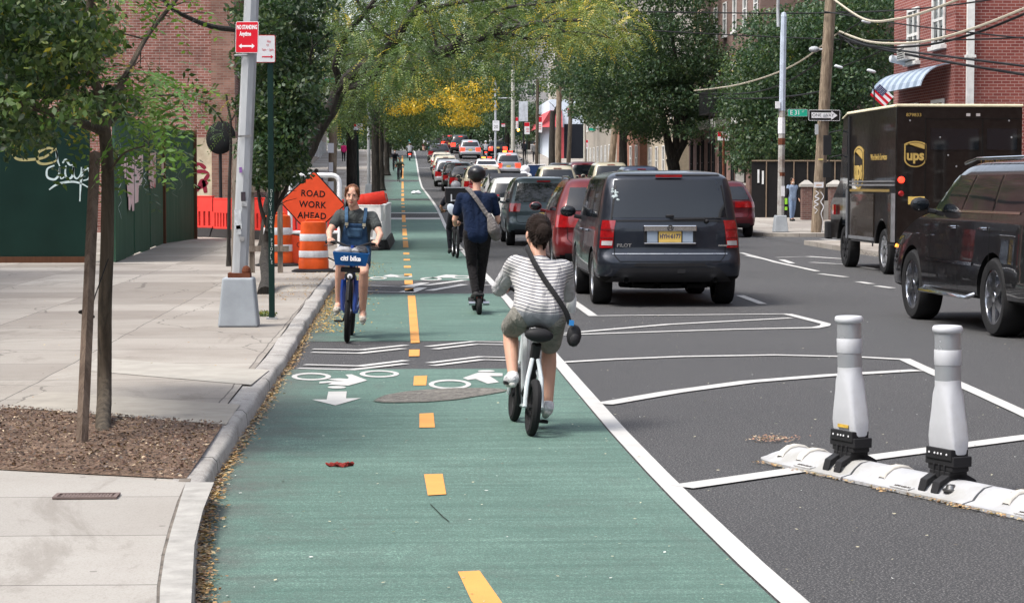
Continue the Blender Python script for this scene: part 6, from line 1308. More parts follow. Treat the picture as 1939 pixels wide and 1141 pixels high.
q = P(1548, 350, Y)-B; g = MB(); g.box((q.x, -.195, q.z), (.30, .01, .17)); o = g.build('notice', M_signwhite, t, smooth=False); textobj('notice_marks', 'ooo', .11, Matrix.Translation((q.x, -.202, q.z)) @ FACE, pm('notice_orange', (.6, .25, .05), .6), o)
q = P(1552, 302, Y)-B; MB().box((q.x, -.19, q.z), (.15, .01, .05)).build('tag_plate', pm('tag_yellow', (.6, .5, .2), .5), t, smooth=False)
zz = lambda l: [((P(1300+x/3.17, 120+y/3.17, Y-.2)-B).x, (P(1300+x/3.17, 120+y/3.17, Y-.2)-B).z) for x, y in l]
ribbon(t, 'graffiti', [zz([(775, 765), (792, 780), (772, 800), (795, 812), (768, 830), (790, 845), (765, 862), (785, 880), (770, 900)])], M_signwhite, -.199, .018); ribbon(t, 'graffiti', [zz([(805, 770), (822, 800), (806, 830), (822, 860), (808, 900), (818, 950), (810, 1020)])], M_signwhite, -.199, .016)
g = MB(); q = P(1541, 94, Y)-B; g.ball(q+Vector((0, -.05, 0)), (.17, .13, .1)); g.tube([q, q+Vector((.3, 0, 0))], .03, 6); g.build('street_lamp_head', M_galv, t)
# --- overhead cables
def cable(pts, r, mat, lab, Ys, grp='overhead cables at the corner pole'):
    w = [P(x, y, Yy) for (x, y), Yy in zip(pts, Ys)]; g = MB(); g.tube(smooth_path(w, 8), r, 5); return tag(g.build('overhead_cable', mat), lab, 'cable', grp)
cable([(1030, 18), (1300, 24), (1560, 25), (1760, 15), (2000, -20)], .022, M_cable, 'thin straight cable crossing highest, level with the pale pole top', (70, 68, 65, 55, 46))
cable([(1100, 50), (1300, 62), (1580, 75), (1800, 76), (1960, 70)], .02, M_cable, 'thin cable sagging just below the highest one', (72, 69, 65.5, 52, 46))
cable([(1315, 172), (1400, 160), (1500, 125), (1590, 60)], .03, M_cable_l, 'pale cable rising from the maple to the wooden pole', (96, 80, 70, 65.2))
cable([(1318, 177), (1420, 176), (1500, 150), (1580, 92)], .026, M_cable, 'dark cable running beside the pale rising cable', (96, 80, 70, 65.2))
cable([(1325, 185), (1420, 187), (1500, 182), (1560, 172)], .026, M_cable, 'lowest dark cable from the maple reaching the wooden pole', (96, 80, 70, 65.2))
cable([(1590, 60), (1650, 80), (1740, 80), (1840, 55), (1960, 8)], .034, M_cable_l, 'thick pale bundled cable arching over the truck to the upper right', (65, 60, 54.5, 50, 46))
cable([(1588, 66), (1650, 88), (1750, 86), (1850, 62), (1960, 18)], .032, M_cable, 'thick dark cable hugging the underside of the pale bundle', (65, 60, 54.5, 50, 46))
cable([(1580, 0), (1640, 38), (1700, 36), (1760, 20), (1850, -15)], .035, M_cable_l, 'short pale cable dipping from the pole top and rising right', (65, 60, 57, 54, 50))
cable([(1590, 70), (1680, 92), (1800, 108), (1960, 128)], .03, M_cable, 'dark cable running downhill right in front of the red brick house', (65, 58, 51, 46))
cable([(1600, 78), (1700, 100), (1820, 122), (1960, 145)], .035, M_cable, 'lower dark cable crossing the red brick house', (65, 58, 51, 46))
cable([(1560, 22), (1700, 45), (1820, 60), (1960, 75)], .02, M_cable, 'middle thin cable crossing the brick house windows', (65, 58, 51, 46))
cable([(1587, 20), (1630, 38), (1600, 62), (1590, 95)], .02, M_cable, 'loose loop of cable hanging by the wooden pole', (65, 63, 64, 65)); cable([(1590, 64), (1622, 92), (1652, 78), (1668, 96), (1590, 128)], .02, M_cable, 'tangled drop cable below the cable splices', (65, 62, 61, 62, 65))
for px, py, Y, rz_, lab in ((1705, 111, 58, .3, 'pale grey splice box hanging over the truck roof'), (1588, 125, 63, .1, 'small pale splice sleeve right of the wooden pole'), (1650, 133, 60, .1, 'small white splice sleeve hanging midway to the brick house'), (1640, 40, 62, .2, 'white clamp on the upper short cable')):
    g = MB(); w = .62 if 'roof' in lab else .26; g.tube([(-w/2, 0, .0), (-w/2+.04, 0, 0), (w/2-.04, 0, -w*.2), (w/2, 0, -w*.2)], [w*.08, w*.17, w*.17, w*.08], 10); o = g.build('splice_box', pm('splice_plastic', (.60, .64, .68), .5)); o.location = P(px, py, Y); tag(o, lab, 'cable box', 'splice boxes on the cables')
# flag on the truck's far side
q = P(1655, 180, 52); t = thing('flag', 'small stars and stripes flag standing behind the brown truck', 'flag', (q.x, 52, .12)); g = MB(); g.tube([(0, 0, 0), (0, 0, q.z), (-.03, 0, q.z+.18)], .02, 6); g.build('staff', M_dkmetal, t)
Mf = Matrix.Translation((.02, 0, q.z+.02)) @ Matrix.Rotation(R(42), 4, 'Y') @ FACE @ Matrix.Scale(.5, 4)
g = MB()
for i in range(6): g.prism([(0, -.36+i*.12), (.95, -.36+i*.12-.03*math.sin(i)), (.95, -.24+i*.12-.03*math.sin(i+1)), (0, -.24+i*.12)], 0, .012, Mf, mi=i % 2)
cl = g.build('cloth', [M_signred, M_signwhite], t, smooth=False); g = MB(); g.prism([(0, -.02), (.52, -.02), (.52, .36), (0, .36)], .013, .018, Mf); g.build('canton', pm('flag_blue', (.02, .03, .10), .7), cl, smooth=False)
g = MB()
for i in range(7):
    for j in range(5):
        g.prism([(.045+i*.07+.016*math.cos(a+.3), .02+j*.075+(.03 if i % 2 else 0)+.016*math.sin(a+.3)) for a in np.linspace(0, 2*PI, 6)[:-1]], .019, .021, Mf)
g.build('star_field', M_signwhite, cl, smooth=False)
# --- lane separator with flexible posts
M_sep = pm('separator_white', (.40, .405, .42), .5, var=.12, scale=5, alt=(.33, .325, .31), bmp=.1); M_tube = pm('post_white', (.52, .53, .56), .38, var=.08, scale=4, alt=(.42, .42, .42), bmp=.05); M_tref = pm('post_reflective', (.42, .44, .47), .25, metal=.5, var=.1)
a = G(1455, 866, 0); b_ = G(1939, 970, 0); d = (b_-a); ang = math.atan2(d.y, d.x); U = d.normalized()
sep = thing('lane_separator', 'long low white plastic lane separator bolted to the asphalt at the right', 'lane separator', tuple(a), ang)
hw = .18; prof = [(-hw, .004), (-hw, .022), (-hw+.035, .030), (-hw+.06, .034), (-.09, .066), (-.05, .094), (0, .102), (.05, .094), (.09, .066), (hw-.06, .034), (hw-.035, .030), (hw, .022), (hw, .004)]
segs = [(-.02, 1.03), (1.05, 2.12), (2.14, 3.2)]
for i, (x0, x1) in enumerate(segs):
    xs = sorted(set(list(np.linspace(x0, x1, 30)))); vs = []
    for x_ in xs:
        k = 1.0
        if i == 0: k = min(1, max(0.04, (x_+.02)/.32))**.8
        bump_ = 0
        vs += [(x_, y_*(k if i == 0 and x_ < .3 else 1)**.6, .004+(z_-.004)*k) for y_, z_ in prof]
    n = len(prof); fs = [(j*n+q_, j*n+q_+1, (j+1)*n+q_+1, (j+1)*n+q_) for j in range(len(xs)-1) for q_ in range(n-1)]+[tuple(range(n)), tuple((len(xs)-1)*n+q_ for q_ in range(n))[::-1]]
    g = MB(); g.add(vs, fs); g.build('segment', M_sep, sep, ang=50)
for x_ in (.30, .50, 1.32, 2.38, 2.98):
    g = MB(); hp = [(-.112, .050), (-.094, .080), (-.05, .106), (0, .113), (.05, .106), (.094, .080), (.112, .050)]; vs = [(x_-.028, y, z-.004) for y, z in hp]+[(x_-.022, y, z+.004) for y, z in hp]+[(x_+.022, y, z+.004) for y, z in hp]+[(x_+.028, y, z-.004) for y, z in hp]
    vs += [(x_-.028, y*.98, z-.03) for y, z in hp]+[(x_+.028, y*.98, z-.03) for y, z in hp]
    fs = [(r_*7+j, r_*7+j+1, (r_+1)*7+j+1, (r_+1)*7+j) for r_ in range(3) for j in range(6)]+[(28+j, 28+j+1, j+1, j) for j in range(6)]+[(21+j, 21+j+1, 35+j+1, 35+j) for j in range(6)]
    g.add(vs, fs); rb_ = g.build('raised_rib', pm('rib_grey', (.50, .48, .44), .6, var=.2), sep, ang=30)
    g = MB()
    for y in np.linspace(-.085, .085, 6): g.ball((x_-.028, y, .05+.065*math.cos(y*14)), (.006, .008, .008), 6)
    g.build('studs', pm('stud_dark', (.12, .11, .10), .6), rb_)
for x_ in (.98, 1.98, 2.9): g = MB(); g.lathe([(.045, .052), (.045, .062), (.03, .066), (.022, .085), (.001, .088)], 12, Matrix.Translation((x_-.08, -.085, 0)), cap=False); g.build('bolt', pm('steel_bolt', (.2, .2, .2), .35, metal=.9), sep)
for x_ in (.62, 1.56, 2.6): g = MB(); g.box((x_, -hw+.03, .0325), (.17, .045, .006), rot=(.1, 0, 0)); o = g.build('relief_label', pm('label_grey', (.50, .50, .50), .5), sep, smooth=False); textobj('relief_lettering', 'VERNEL20', .032, Matrix.Translation((x_, -hw+.03, .037)) @ Matrix.Rotation(.1, 4, 'X'), pm('stud_dark', (.12, .11, .10), .6), o, sx=1.0)
def flex_post(px, py, lean, lab, sticker):
    best = min(np.linspace(.2, 3, 300), key=lambda q_: abs(px-(W0/2+FPX*((CR.transposed() @ (a+U*q_-Vector((0, 0, CAMH))))).x/-(CR.transposed() @ (a+U*q_-Vector((0, 0, CAMH)))).z))); c = a+U*best; t = thing('flexible_post', lab, 'bollard', (c.x, c.y, -.018), ang, group='white flexible posts on the separator')
    g = MB(); hp = [(-.135, .045), (-.118, .10), (-.06, .13), (0, .138), (.06, .13), (.118, .10), (.135, .045)]
    for xo in (-.055, .055):
        vs = [(xo-.03, y, z-.02) for y, z in hp]+[(xo-.03, y, z+.012) for y, z in hp]+[(xo+.03, y, z+.012) for y, z in hp]+[(xo+.03, y, z-.02) for y, z in hp]; g.add(vs, [((r_*7+j), (r_*7+j+1), ((r_+1) % 4)*7+j+1, ((r_+1) % 4)*7+j) for r_ in range(4) for j in range(6)]+[(0, 7, 14, 21), (6, 27, 20, 13)])
    g.box((0, 0, .11), (.13, .10, .17)); g.box((0, 0, .14), (.17, .12, .04)); g.box((0, 0, .185), (.21, .11, .05)); g.box((0, 0, .215), (.245, .12, .055)); g.box((0, -.01, .25), (.215, .115, .06))
    for x_ in (-.045, 0, .045): g.box((x_, -.055, .11), (.012, .02, .17))
    cl_ = g.build('black_clamp', M_blkpl, t, smooth=False, bevel=.006)
    g = MB()
    for x_ in (-.075, -.028, 0, .028, .075): g.ball((x_, -.07, .252), (.0065, .004, .0065), 8)
    g.build('rivets', M_signwhite, cl_)
    lx = lambda z: lean*(z-.25)
    vs = []; secs = [(.25, .108, .050, 1), (.30, .112, .056, 1), (.335, .111, .060, 1), (.40, .100, .062, .8), (.48, .0865, .063, .5), (.56, .0765, .068, .2), (.605, .0705, .0685, 0), (.645, .0685, .0685, 0)]
    n = 28
    def ringp(z, rx, ry, sq, rot_=0):
        o = []
        for k in range(n):
            a_ = 2*PI*k/n; c_, s_ = math.cos(a_), math.sin(a_); e = 2/(2+5*sq); o.append((rx*abs(c_)**e*(1 if c_ >= 0 else -1)+lx(z), ry*abs(s_)**e*(1 if s_ >= 0 else -1), z))
        return o
    def loft(name, ss, mat, cap=True):
        vs = [p for s_ in ss for p in ringp(*s_)]; fs = [(i*n+k, i*n+(k+1) % n, (i+1)*n+(k+1) % n, (i+1)*n+k) for i in range(len(ss)-1) for k in range(n)]
        if cap: fs += [tuple(range(n))[::-1], tuple((len(ss)-1)*n+k for k in range(n))]
        g = MB(); g.add(vs, fs); return g.build(name, mat, t)
    bt = loft('flared_tube', secs, M_tube); r_ = .067
    loft('upper_tube', [(.64, r_, r_, 0), (.91, r_-.001, r_-.001, 0)], M_tube)
    for z0, z1 in ((.635, .715), (.80, .885)): loft('reflective_band', [(z0, r_+.0018, r_+.0018, 0), (z1, r_+.0018, r_+.0018, 0)], M_tref, False)
    loft('middle_sleeve', [(.716, r_+.003, r_+.003, 0), (.719, r_+.0045, r_+.0045, 0), (.796, r_+.0045, r_+.0045, 0), (.799, r_+.003, r_+.003, 0)], M_tube, False)
    loft('cap', [(.885, .069, .069, 0), (.892, .078, .078, 0), (.903, .081, .081, 0), (.915, .080, .080, 0), (.924, .073, .073, 0), (.926, .057, .057, 0), (.920, .045, .045, 0)], M_tube)
    if sticker: g = MB(); g.box((.01, -.061, .305), (.105, .003, .018), rot=(R(-8), 0, 0)); g.build('sticker', pm('amber_sticker', (.55, .36, .06), .5, alt=(.3, .2, .05), scale=20), t, smooth=False)
    return t
flex_post(1610, 878, -.045, 'left hand white flexible post with an amber sticker above its black clamp', True); flex_post(1794, 922, -.03, 'right hand white flexible post standing nearer the picture edge', False)
# --- small things on the ground
g = MB(); c = G(640, 884, 0); 
for dx, dy, rx_, ry_ in ((0, 0, .05, .035), (.05, .01, .04, .03), (-.045, .0, .03, .02), (.07, .03, .03, .012), (.03, -.03, .035, .012)): g.ball(c+Vector((dx, dy, .012)), (rx_*.85, ry_*.8, .010), 18)
g.v = [v+Vector((mnoise.noise(v*60)*.012, mnoise.noise(v*60+Vector((9, 0, 0)))*.02, abs(mnoise.noise(v*45+Vector((0, 9, 0))))*.022)) for v in g.v]; tag(g.build('glove', pm('dull_red_cloth', (.24, .035, .03), .95, var=.5, scale=30, bmp=.6), None), 'crumpled dull red glove lying on the green lane', 'glove')
q = G(164, 941, CH+.0085); t = thing('drain_grate', 'small rectangular metal grate set in the near concrete', 'grate', tuple(q)); wq = .135; hq = .065
g = MB(); g.box((0, 0, .002), (2*wq, 2*hq, .004)); g.build('pit', M_well, t, smooth=False)
g = MB()
for i in range(15): g.box((-wq+.02+i*(2*wq-.04)/14, 0, .007), (.012, 2*hq, .006))
g.box((0, 0, .0075), (2*wq, .012, .006)); g.build('bars', pm('grate_metal', (.17, .13, .12), .7), t, smooth=False)
g = MB()
for y in (-hq, hq): g.box((0, y, .008), (2*wq+.04, .02, .010))
for x_ in (-wq-.01, wq+.01): g.box((x_, 0, .0085), (.02, 2*hq-.02, .010))
g.build('frame', pm('grate_metal', (.17, .13, .12), .7), t, smooth=False)
# white plastic bag up the lane
g = MB(); c = P(788, 372, 118); c.z = gz(118)+.08; g.ball(c, (.30, .25, .12), 12); g.v = [v+Vector((0, 0, mnoise.noise(v*7)*.08)) for v in g.v]; tag(g.build('plastic_bag', pm('white_bag', (.62, .63, .66), .35)), 'white plastic bag lying far up in the green lane', 'bag')
# weeds at the light pole foot
V, F, Cc = crown([((-1.63, 24.75, .15), (.16, .1, .035), 150, 'yg'), ((-1.6, 24.7, .14), (.12, .08, .02), 60, 'locust')], .035); tag(np_mesh('weeds', V, F, M_leaf, None, Cc), 'small tuft of weeds by the light pole base', 'weeds', kind='stuff')
# ---------------------------------------------------------------- leaf litter (stuff)
def litter(name, label, pts, size, pal, z=.012, tilt=.35, cat='leaves'):
    n = len(pts); C = np.array(pts); C[:, 2] += z; a_ = RNG.uniform(0, 2*PI, n); A = np.stack([np.cos(a_), np.sin(a_), RNG.normal(size=n)*tilt*.5], 1); A = unit(A); Nn = unit(np.stack([RNG.normal(size=n)*tilt, RNG.normal(size=n)*tilt, np.ones(n)], 1))
    cs = np.array([c for c, w in pal]); pr = np.array([w for c, w in pal]); col = cs[RNG.choice(len(cs), n, p=pr/pr.sum())]*RNG.uniform(.6, 1.25, (n, 1))
    V, F, Cc = leaves_mesh(C, A, Nn, size*RNG.uniform(.6, 1.4, n), col, .5); o = np_mesh(name, V, F, M_litter, None, Cc); return tag(o, label, cat, kind='stuff')
M_litter = leaf_mat('litter', .1); LP_ = [((.40, .25, .09), .35), ((.33, .19, .07), .3), ((.22, .11, .05), .2), ((.46, .36, .20), .2)]
pts = []
for i in range(9500):
    y = 7.5+52*random.random()**1.5; u = abs(random.gauss(0, .038 if y < 24 else .12)); dens_ = .5+.5*mnoise.noise(Vector((y*1.3, 0, 0)))
    if random.random() > dens_+.35: continue
    pts.append((cx(y)+.015+u, y, gz(y)+max(0, .03-u*.2)*random.random()))
litter('kerb_leaves', 'band of small yellow and brown leaves gathered along the kerb', pts, .026, LP_)
pts = []
for i in range(2600):
    y = 23.5+22*random.random(); u = abs(random.gauss(0, .28)); pts.append((cx(y)+.02+u, y, gz(y)+.002))
litter('kerb_leaves', 'thicker drift of golden leaves by the blue bicycle at the kerb', pts, .034, [((.55, .36, .08), .7), ((.40, .22, .06), .3)], cat='leaves')
pts = []; dU = Vector((U.x, U.y, 0)); nU = Vector((U.y, -U.x, 0))
for i in range(620):
    t_ = random.uniform(.2, 3.0); k = mnoise.noise(Vector((t_*2.1, 5, 0))); 
    if random.random() > .55+k: continue
    p = a+dU*t_+nU*(hw+abs(random.gauss(.01, .03))); pts.append((p.x, p.y, .004))
litter('separator_leaves', 'brown leaf bits gathered along the near edge of the lane separator', pts, .022, [((.42, .26, .12), .5), ((.55, .42, .22), .3), ((.25, .13, .06), .2)])
pts = [(random.uniform(-1.0, 7.5), 7.5+34*random.random()**1.6, .006) for _ in range(1400)]; litter('scattered_litter', 'thin scatter of pale leaf bits across the roadway', pts, .020, [((.55, .50, .35), .5), ((.6, .6, .58), .3), ((.10, .08, .06), .4)], .006, .15)
p_ = G(1460, 833, 0); pts = [(p_.x+random.gauss(0, .10), p_.y+random.gauss(0, .10), .004) for _ in range(160)]; litter('scattered_litter', 'small patch of brown debris left of the first flexible post', pts, .025, [((.30, .16, .10), .6), ((.5, .38, .25), .4)])
pts = []
A_, B_, C_, D_ = pit
for i in range(7500):
    u, v = random.random(), random.random(); p = (A_*(1-u)+B_*u)*(1-v)+(D_*(1-u)+C_*u)*v; pts.append((p.x, p.y, CH+.016+.01*random.random()))
litter('mulch', 'dark mulch chips and dry leaf bits covering the tree pit', pts, .023, [((.11, .06, .04), .5), ((.20, .125, .085), .3), ((.46, .36, .25), .10), ((.05, .032, .024), .35)], .004, .5, 'mulch')
pts = [(random.uniform(-6, -1.3), 12.3+26*random.random(), CH+.004) for _ in range(500)]; litter('scattered_litter', 'sparse leaf bits on the left sidewalk', pts, .022, LP_, .004, .2)
pts = [(random.uniform(-2.3, -1.3), random.uniform(28, 33), CH+.004) for _ in range(500)]+[(random.uniform(-1.9, -1.15), random.uniform(34, 39), CH+.004) for _ in range(500)]; litter('kerb_leaves', 'leaf litter round the foot of the bushy tree', pts, .03, LP_, .004, .3)
# ================================================================ PEOPLE
def skinm(name, c): 
    m = pm(name, c, .5, var=.06, scale=12); b = m.node_tree.nodes['Principled BSDF']; b.inputs['Subsurface Weight'].default_value = .12; b.inputs['Subsurface Scale'].default_value = .02; return m
SK1 = skinm('fair_skin', (.58, .34, .25)); SK2 = skinm('tan_skin', (.42, .23, .15)); SK3 = skinm('brown_skin', (.20, .10, .065))
def cloth(name, c, sc=14, b=.5):
    if name in _mc: return _mc[name]
    m, t, bs = new_mat(name); bs.inputs['Roughness'].default_value = .9; bs.inputs['Specular IOR Level'].default_value = .12; bs.inputs['Sheen Weight'].default_value = .05; co = objco(t, (1, 1, .55)); n = fn(t, co, sc, 3, .5, 1.2); w = fn(t, objco(t), sc*1.0, 2, .5, 3.0)
    t.links.new(ramp(t, n, .3, .7, tuple(x*.80 for x in c)+(1,), tuple(min(1, x*1.15) for x in c)+(1,)), bs.inputs['Base Color']); bump(t, bs, w, min(1, b*1.4), .03); _mc[name] = m; return m
def V3(t): return Vector(t)
def hand(m, wr, grip, bar, sgn, r=1.0):
    """palm and five fingers closed round a bar through `grip` with direction `bar`"""
    wr, grip, bar = V3(wr), V3(grip), V3(bar).normalized(); f = (grip-wr); f -= bar*f.dot(bar); f.normalize(); up = bar.cross(f); up = up if up.z > 0 else -up
    m.cone(wr, grip+up*.022-f*.02, .025*r, .028*r, 10)
    for k in range(-1, 2): m.cone(wr+bar*k*.010, grip+up*.028+bar*k*.024-f*.01, .018*r, .017*r, 8)
    for i, (o, L) in enumerate(((-.036, .9), (-.012, 1.0), (.012, .97), (.036, .82))):
        b = grip+bar*o; R_ = .030*L; pts = [b+up*R_*math.cos(a)+f*R_*math.sin(a) for a in (R(5), R(55), R(105), R(160))]
        for p, q, r0 in zip(pts[:-1], pts[1:], (.0098, .0090, .0082)): m.cone(p, q, r0*r, r0*.93*r, 7)
    tb = grip-bar*sgn*.048; m.cone(tb+up*.016-f*.015, tb-f*.012-up*.015+bar*sgn*.012, .012*r, .010*r, 7); m.cone(tb-f*.012-up*.015+bar*sgn*.012, tb+f*.008-up*.030+bar*sgn*.03, .010*r, .008*r, 7)
def openhand(m, wr, d, side, r=1.0):
    wr, d, s = V3(wr), V3(d).normalized(), V3(side).normalized(); p = wr+d*.085
    for k in (-1, 0, 1): m.cone(wr+s*k*.008, p+s*k*.022, .02*r, .016*r, 8)
    for o, L in ((-.032, .06), (-.011, .072), (.011, .068), (.032, .052)):
        q = p+s*o; c = d.cross(s)*.012; m.cone(q, q+d*L*.5+c*.4, .0095*r, .009*r, 7); m.cone(q+d*L*.5+c*.4, q+d*L+c*1.4, .009*r, .0075*r, 7)
    m.cone(wr+d*.03+s*.02, wr+d*.06+s*.05, .012*r, .009*r, 7)
def torso(m, J, k, low=0, g=0.0):
    """torso hull as paired capsules; k adds thickness"""
    hL, hR, sL, sR, pe, ch = J['hpL'], J['hpR'], J['shL'], J['shR'], J['pel'], J['che']
    mid = pe.lerp(ch, .5); w = J.get('girth', 1.0)
    for s in (-1, 1):
        h = hL if s < 0 else hR; sh = sL if s < 0 else sR; hx = pe.lerp(h, .55)+(Vector((0, 0, .02)) if not low else Vector((0, 0, low)))
        mx = mid+(sh-ch)*.38*w; cxx = ch.lerp(sh, .52)-Vector((0, 0, .07))
        m.cone(hx, mx, .105*w+k, .092*w+k, 14); m.cone(mx, cxx, .092*w+k, .098*w+k, 14); m.cone(cxx, ch.lerp(sh, .86)-Vector((0, 0, .02)), .085*w+k, .055+k, 12)
    m.cone(pe+Vector((0, 0, low)), mid, .105*w+k, .095*w+k, 12); m.cone(mid, ch-Vector((0, 0, .05)), .095*w+k, .095*w+k, 12)
def person(label, loc, rz, J, skin=SK1, top=None, sleeve=.45, bottom=None, leg=1.0, shoe=None, hair='short', hairm=None, vox=.009, scale=1.0, helmet=None, grip=None, face=True, group=None, hips_extra=0.0, sl_mat=None, mask=None, rx=0, ry=0, legw=1.0, toplow=-.02, topk=.012, hsc=1.0):
    J = {k: (V3(v) if isinstance(v, tuple) else v) for k, v in J.items()}; m = MB(); fine = vox < .012
    if 'che' not in J: J['che'] = J['shL'].lerp(J['shR'], .5)
    hd = J['hd']; Mh = Matrix.Translation(hd) @ Euler(J.get('hrot', (0, 0, 0))).to_matrix().to_4x4() @ Matrix.Scale(hsc, 4)
    torso(m, J, -.012)
    m.cone(J['che']-Vector((0, 0, .02)), hd-Vector((0, .012, .06)), .058, .050, 12)
    for s in 'LR':
        m.cone(J['sh'+s], J['el'+s], .048, .037, 12); m.cone(J['el'+s], J['wr'+s], .037, .024, 12)
        m.cone(J['hp'+s], J['kn'+s], .080*legw, .053*legw, 14); 
        kn, an = J['kn'+s], J['an'+s]; cm = kn.lerp(an, .32); m.cone(kn, cm, .050*legw, .054*legw, 12); m.cone(cm, an, .053*legw, .034, 12); m.cone(an, J['to'+s], .034, .028, 10)
        if grip: hand(m, J['wr'+s], grip[s][0], grip[s][1], -1 if s == 'L' else 1, 1.0 if fine else 1.25)
        elif J.get('hand'+s) is not None or not grip: d = (J['wr'+s]-J['el'+s]); openhand(m, J['wr'+s], d, (0, 1, 0), 1.0 if fine else 1.3)
    m.M = Mh
    m.ball((0, -.004, .022), (.073, .090, .096), 18); m.ball((0, .026, -.030), (.058, .064, .082), 16); m.ball((0, .056, -.088), (.030, .028, .024), 12); m.ball((0, .03, -.07), (.046, .046, .036), 12)
    m.cone((0, .084, .010), (0, .103, -.030), .0075, .0125, 8); m.ball((.012, .092, -.033), .008, 8); m.ball((-.012, .092, -.033), .008, 8)
    for s in (-1, 1): m.ball((s*.072, -.004, -.018), (.010, .018, .030), 10); m.ball((s*.036, .058, -.035), (.024, .022, .022), 10); m.ball((s*.030, .078, .026), (.022, .010, .006), 8)
    m.ball((0, .084, -.062), (.020, .008, .009), 8)
    m.M = Matrix(); body = m.build('person', skin); remesh(body, vox, 4 if fine else 2, .45)
    body.location = loc; body.rotation_euler = (rx, ry, rz); body.scale = (scale,)*3; tag(body, label, 'person', group)
    if face and fine:
        for s in (-1, 1):
            e = MB(); e.M = Mh; e.ball((s*.030, .0815, .008), (.0115, .0055, .0048), 10); eo = e.build('eye', pm('eye_white', (.36, .33, .31), .3), body); e = MB(); e.M = Mh; e.ball((s*.030, .0868, .008), (.0058, .002, .0048), 10); e.build('iris', pm('iris_dark', (.03, .025, .02), .2), eo)
            e = MB(); e.M = Mh; e.tube([(s*.014, .0865, .024), (s*.030, .0895, .029), (s*.046, .080, .025)], .0028, 5); e.build('eyebrow', hairm or M_bark, body)
            e = MB(); e.M = Mh; e.tube([(s*.017, .084, .012), (s*.030, .0885, .0155), (s*.043, .0795, .011)], .0018, 5); e.build('eyelashes', pm('lash_dark', (.03, .02, .015), .6), body)
        e = MB(); e.M = Mh; e.tube([(-.021, .0845, -.062), (-.008, .0915, -.0595), (0, .0925, -.061), (.008, .0915, -.0595), (.021, .0845, -.062)], .0038, 6); e.tube([(-.016, .086, -.066), (0, .0915, -.068), (.016, .086, -.066)], .0042, 6); e.build('lips', pm('lip_colour', (.36, .12, .10), .5), body)
    if mask: e = MB(); e.M = Mh; e.ball((0, .052, -.055), (.056, .054, .046), 14); e.build('face_mask', mask, body)
    # clothing
    cv = max(vox, .010)
    if top:
        t_ = MB(); torso(t_, J, topk, low=toplow)
        for s in 'LR':
            if sl_mat is None or sleeve <= .6:
                e = J['sh'+s].lerp(J['el'+s], min(1, sleeve*1.6)) if sleeve < .62 else J['el'+s]; t_.cone(J['sh'+s]-Vector((0, 0, .008)), e, .063, .060 if sleeve < .62 else .050, 12)
                if sleeve >= .62: t_.cone(J['el'+s], J['el'+s].lerp(J['wr'+s], .92), .050, .036, 12)
            else: t_.cone(J['sh'+s]-Vector((0, 0, .008)), J['sh'+s].lerp(J['el'+s], .25), .066, .064, 12)
        o = t_.build('top', top, body); remesh(o, cv, 5)
        if sl_mat is not None and sleeve > .6:
            for s in 'LR':
                t_ = MB(); t_.cone(J['sh'+s].lerp(J['el'+s], .10), J['el'+s], .062, .055, 14); t_.cone(J['el'+s], J['el'+s].lerp(J['wr'+s], .80), .057, .046, 14); t_.cone(J['el'+s].lerp(J['wr'+s], .8), J['el'+s].lerp(J['wr'+s], .93), .036, .034, 10); o = t_.build('sleeve', sl_mat, body); remesh(o, cv, 5)
    if bottom:
        t_ = MB(); g = .016; hL, hR, pe = J['hpL'], J['hpR'], J['pel']
        t_.cone(hL.lerp(pe, .45)+Vector((0, 0, .02)), hR.lerp(pe, .45)+Vector((0, 0, .02)), .108+hips_extra, .108+hips_extra, 14); t_.cone(pe+Vector((0, 0, .02)), pe.lerp(J['che'], .2), .110+hips_extra*.5, .10, 14)
        for s in 'LR':
            kn = J['kn'+s]
            if leg <= .6: e = J['hp'+s].lerp(kn, leg*1.5); t_.cone(J['hp'+s], e, .094*legw, .080*legw, 14)
            else: t_.cone(J['hp'+s], kn, .096*legw, .068*legw, 14); t_.cone(kn, J['an'+s].lerp(kn, .06), .066*legw, .050, 12)
        o = t_.build('trousers' if leg > .6 else 'shorts', bottom, body); remesh(o, cv, 5)
    sm = shoe or pm('shoe_dark', (.03, .03, .03), .6)
    for s in 'LR':
        an, to = J['an'+s], J['to'+s]; d = (to-an); d.normalize(); dn = Vector((0, 0, -1)); t_ = MB(); t_.cone(an+dn*.035-d*.045, to+dn*.008+d*.01, .042, .038, 12); t_.cone(an+dn*.01, an+dn*.03+d*.05, .045, .043, 12)
        o = t_.build('shoe', sm, body); remesh(o, max(vox, .009), 3)
        t_ = MB(); t_.cone(an+dn*.070-d*.055, to+dn*.036+d*.012, .026, .025, 10); sl = t_.build('sole', pm('sole_pale', (.55, .54, .52), .7) if sm != pm('shoe_dark', (.03, .03, .03), .6) else M_rubber, o)
    hm = hairm or pm('hair_dark', (.030, .020, .015), .5, var=.3, scale=60, stretch=(4, 4, 1), bmp=.6); h = MB(); h.M = Mh
    if hair == 'short': h.ball((0, -.012, .040), (.079, .092, .090), 18); h.ball((0, -.040, .005), (.073, .062, .075), 14)
    if hair == 'bun': h.ball((0, -.012, .042), (.082, .096, .094), 18); h.ball((0, -.045, .0), (.078, .066, .085), 16); h.ball((.01, -.118, -.02), (.058, .048, .062), 14); h.ball((-.02, -.10, -.065), (.03, .03, .035), 10); h.ball((.0, -.075, .04), (.06, .045, .05), 12); h.cone((-.04, -.05, -.06), (-.02, -.055, -.10), .02, .010, 8); h.cone((.04, -.05, -.06), (.03, -.055, -.11), .018, .008, 8)
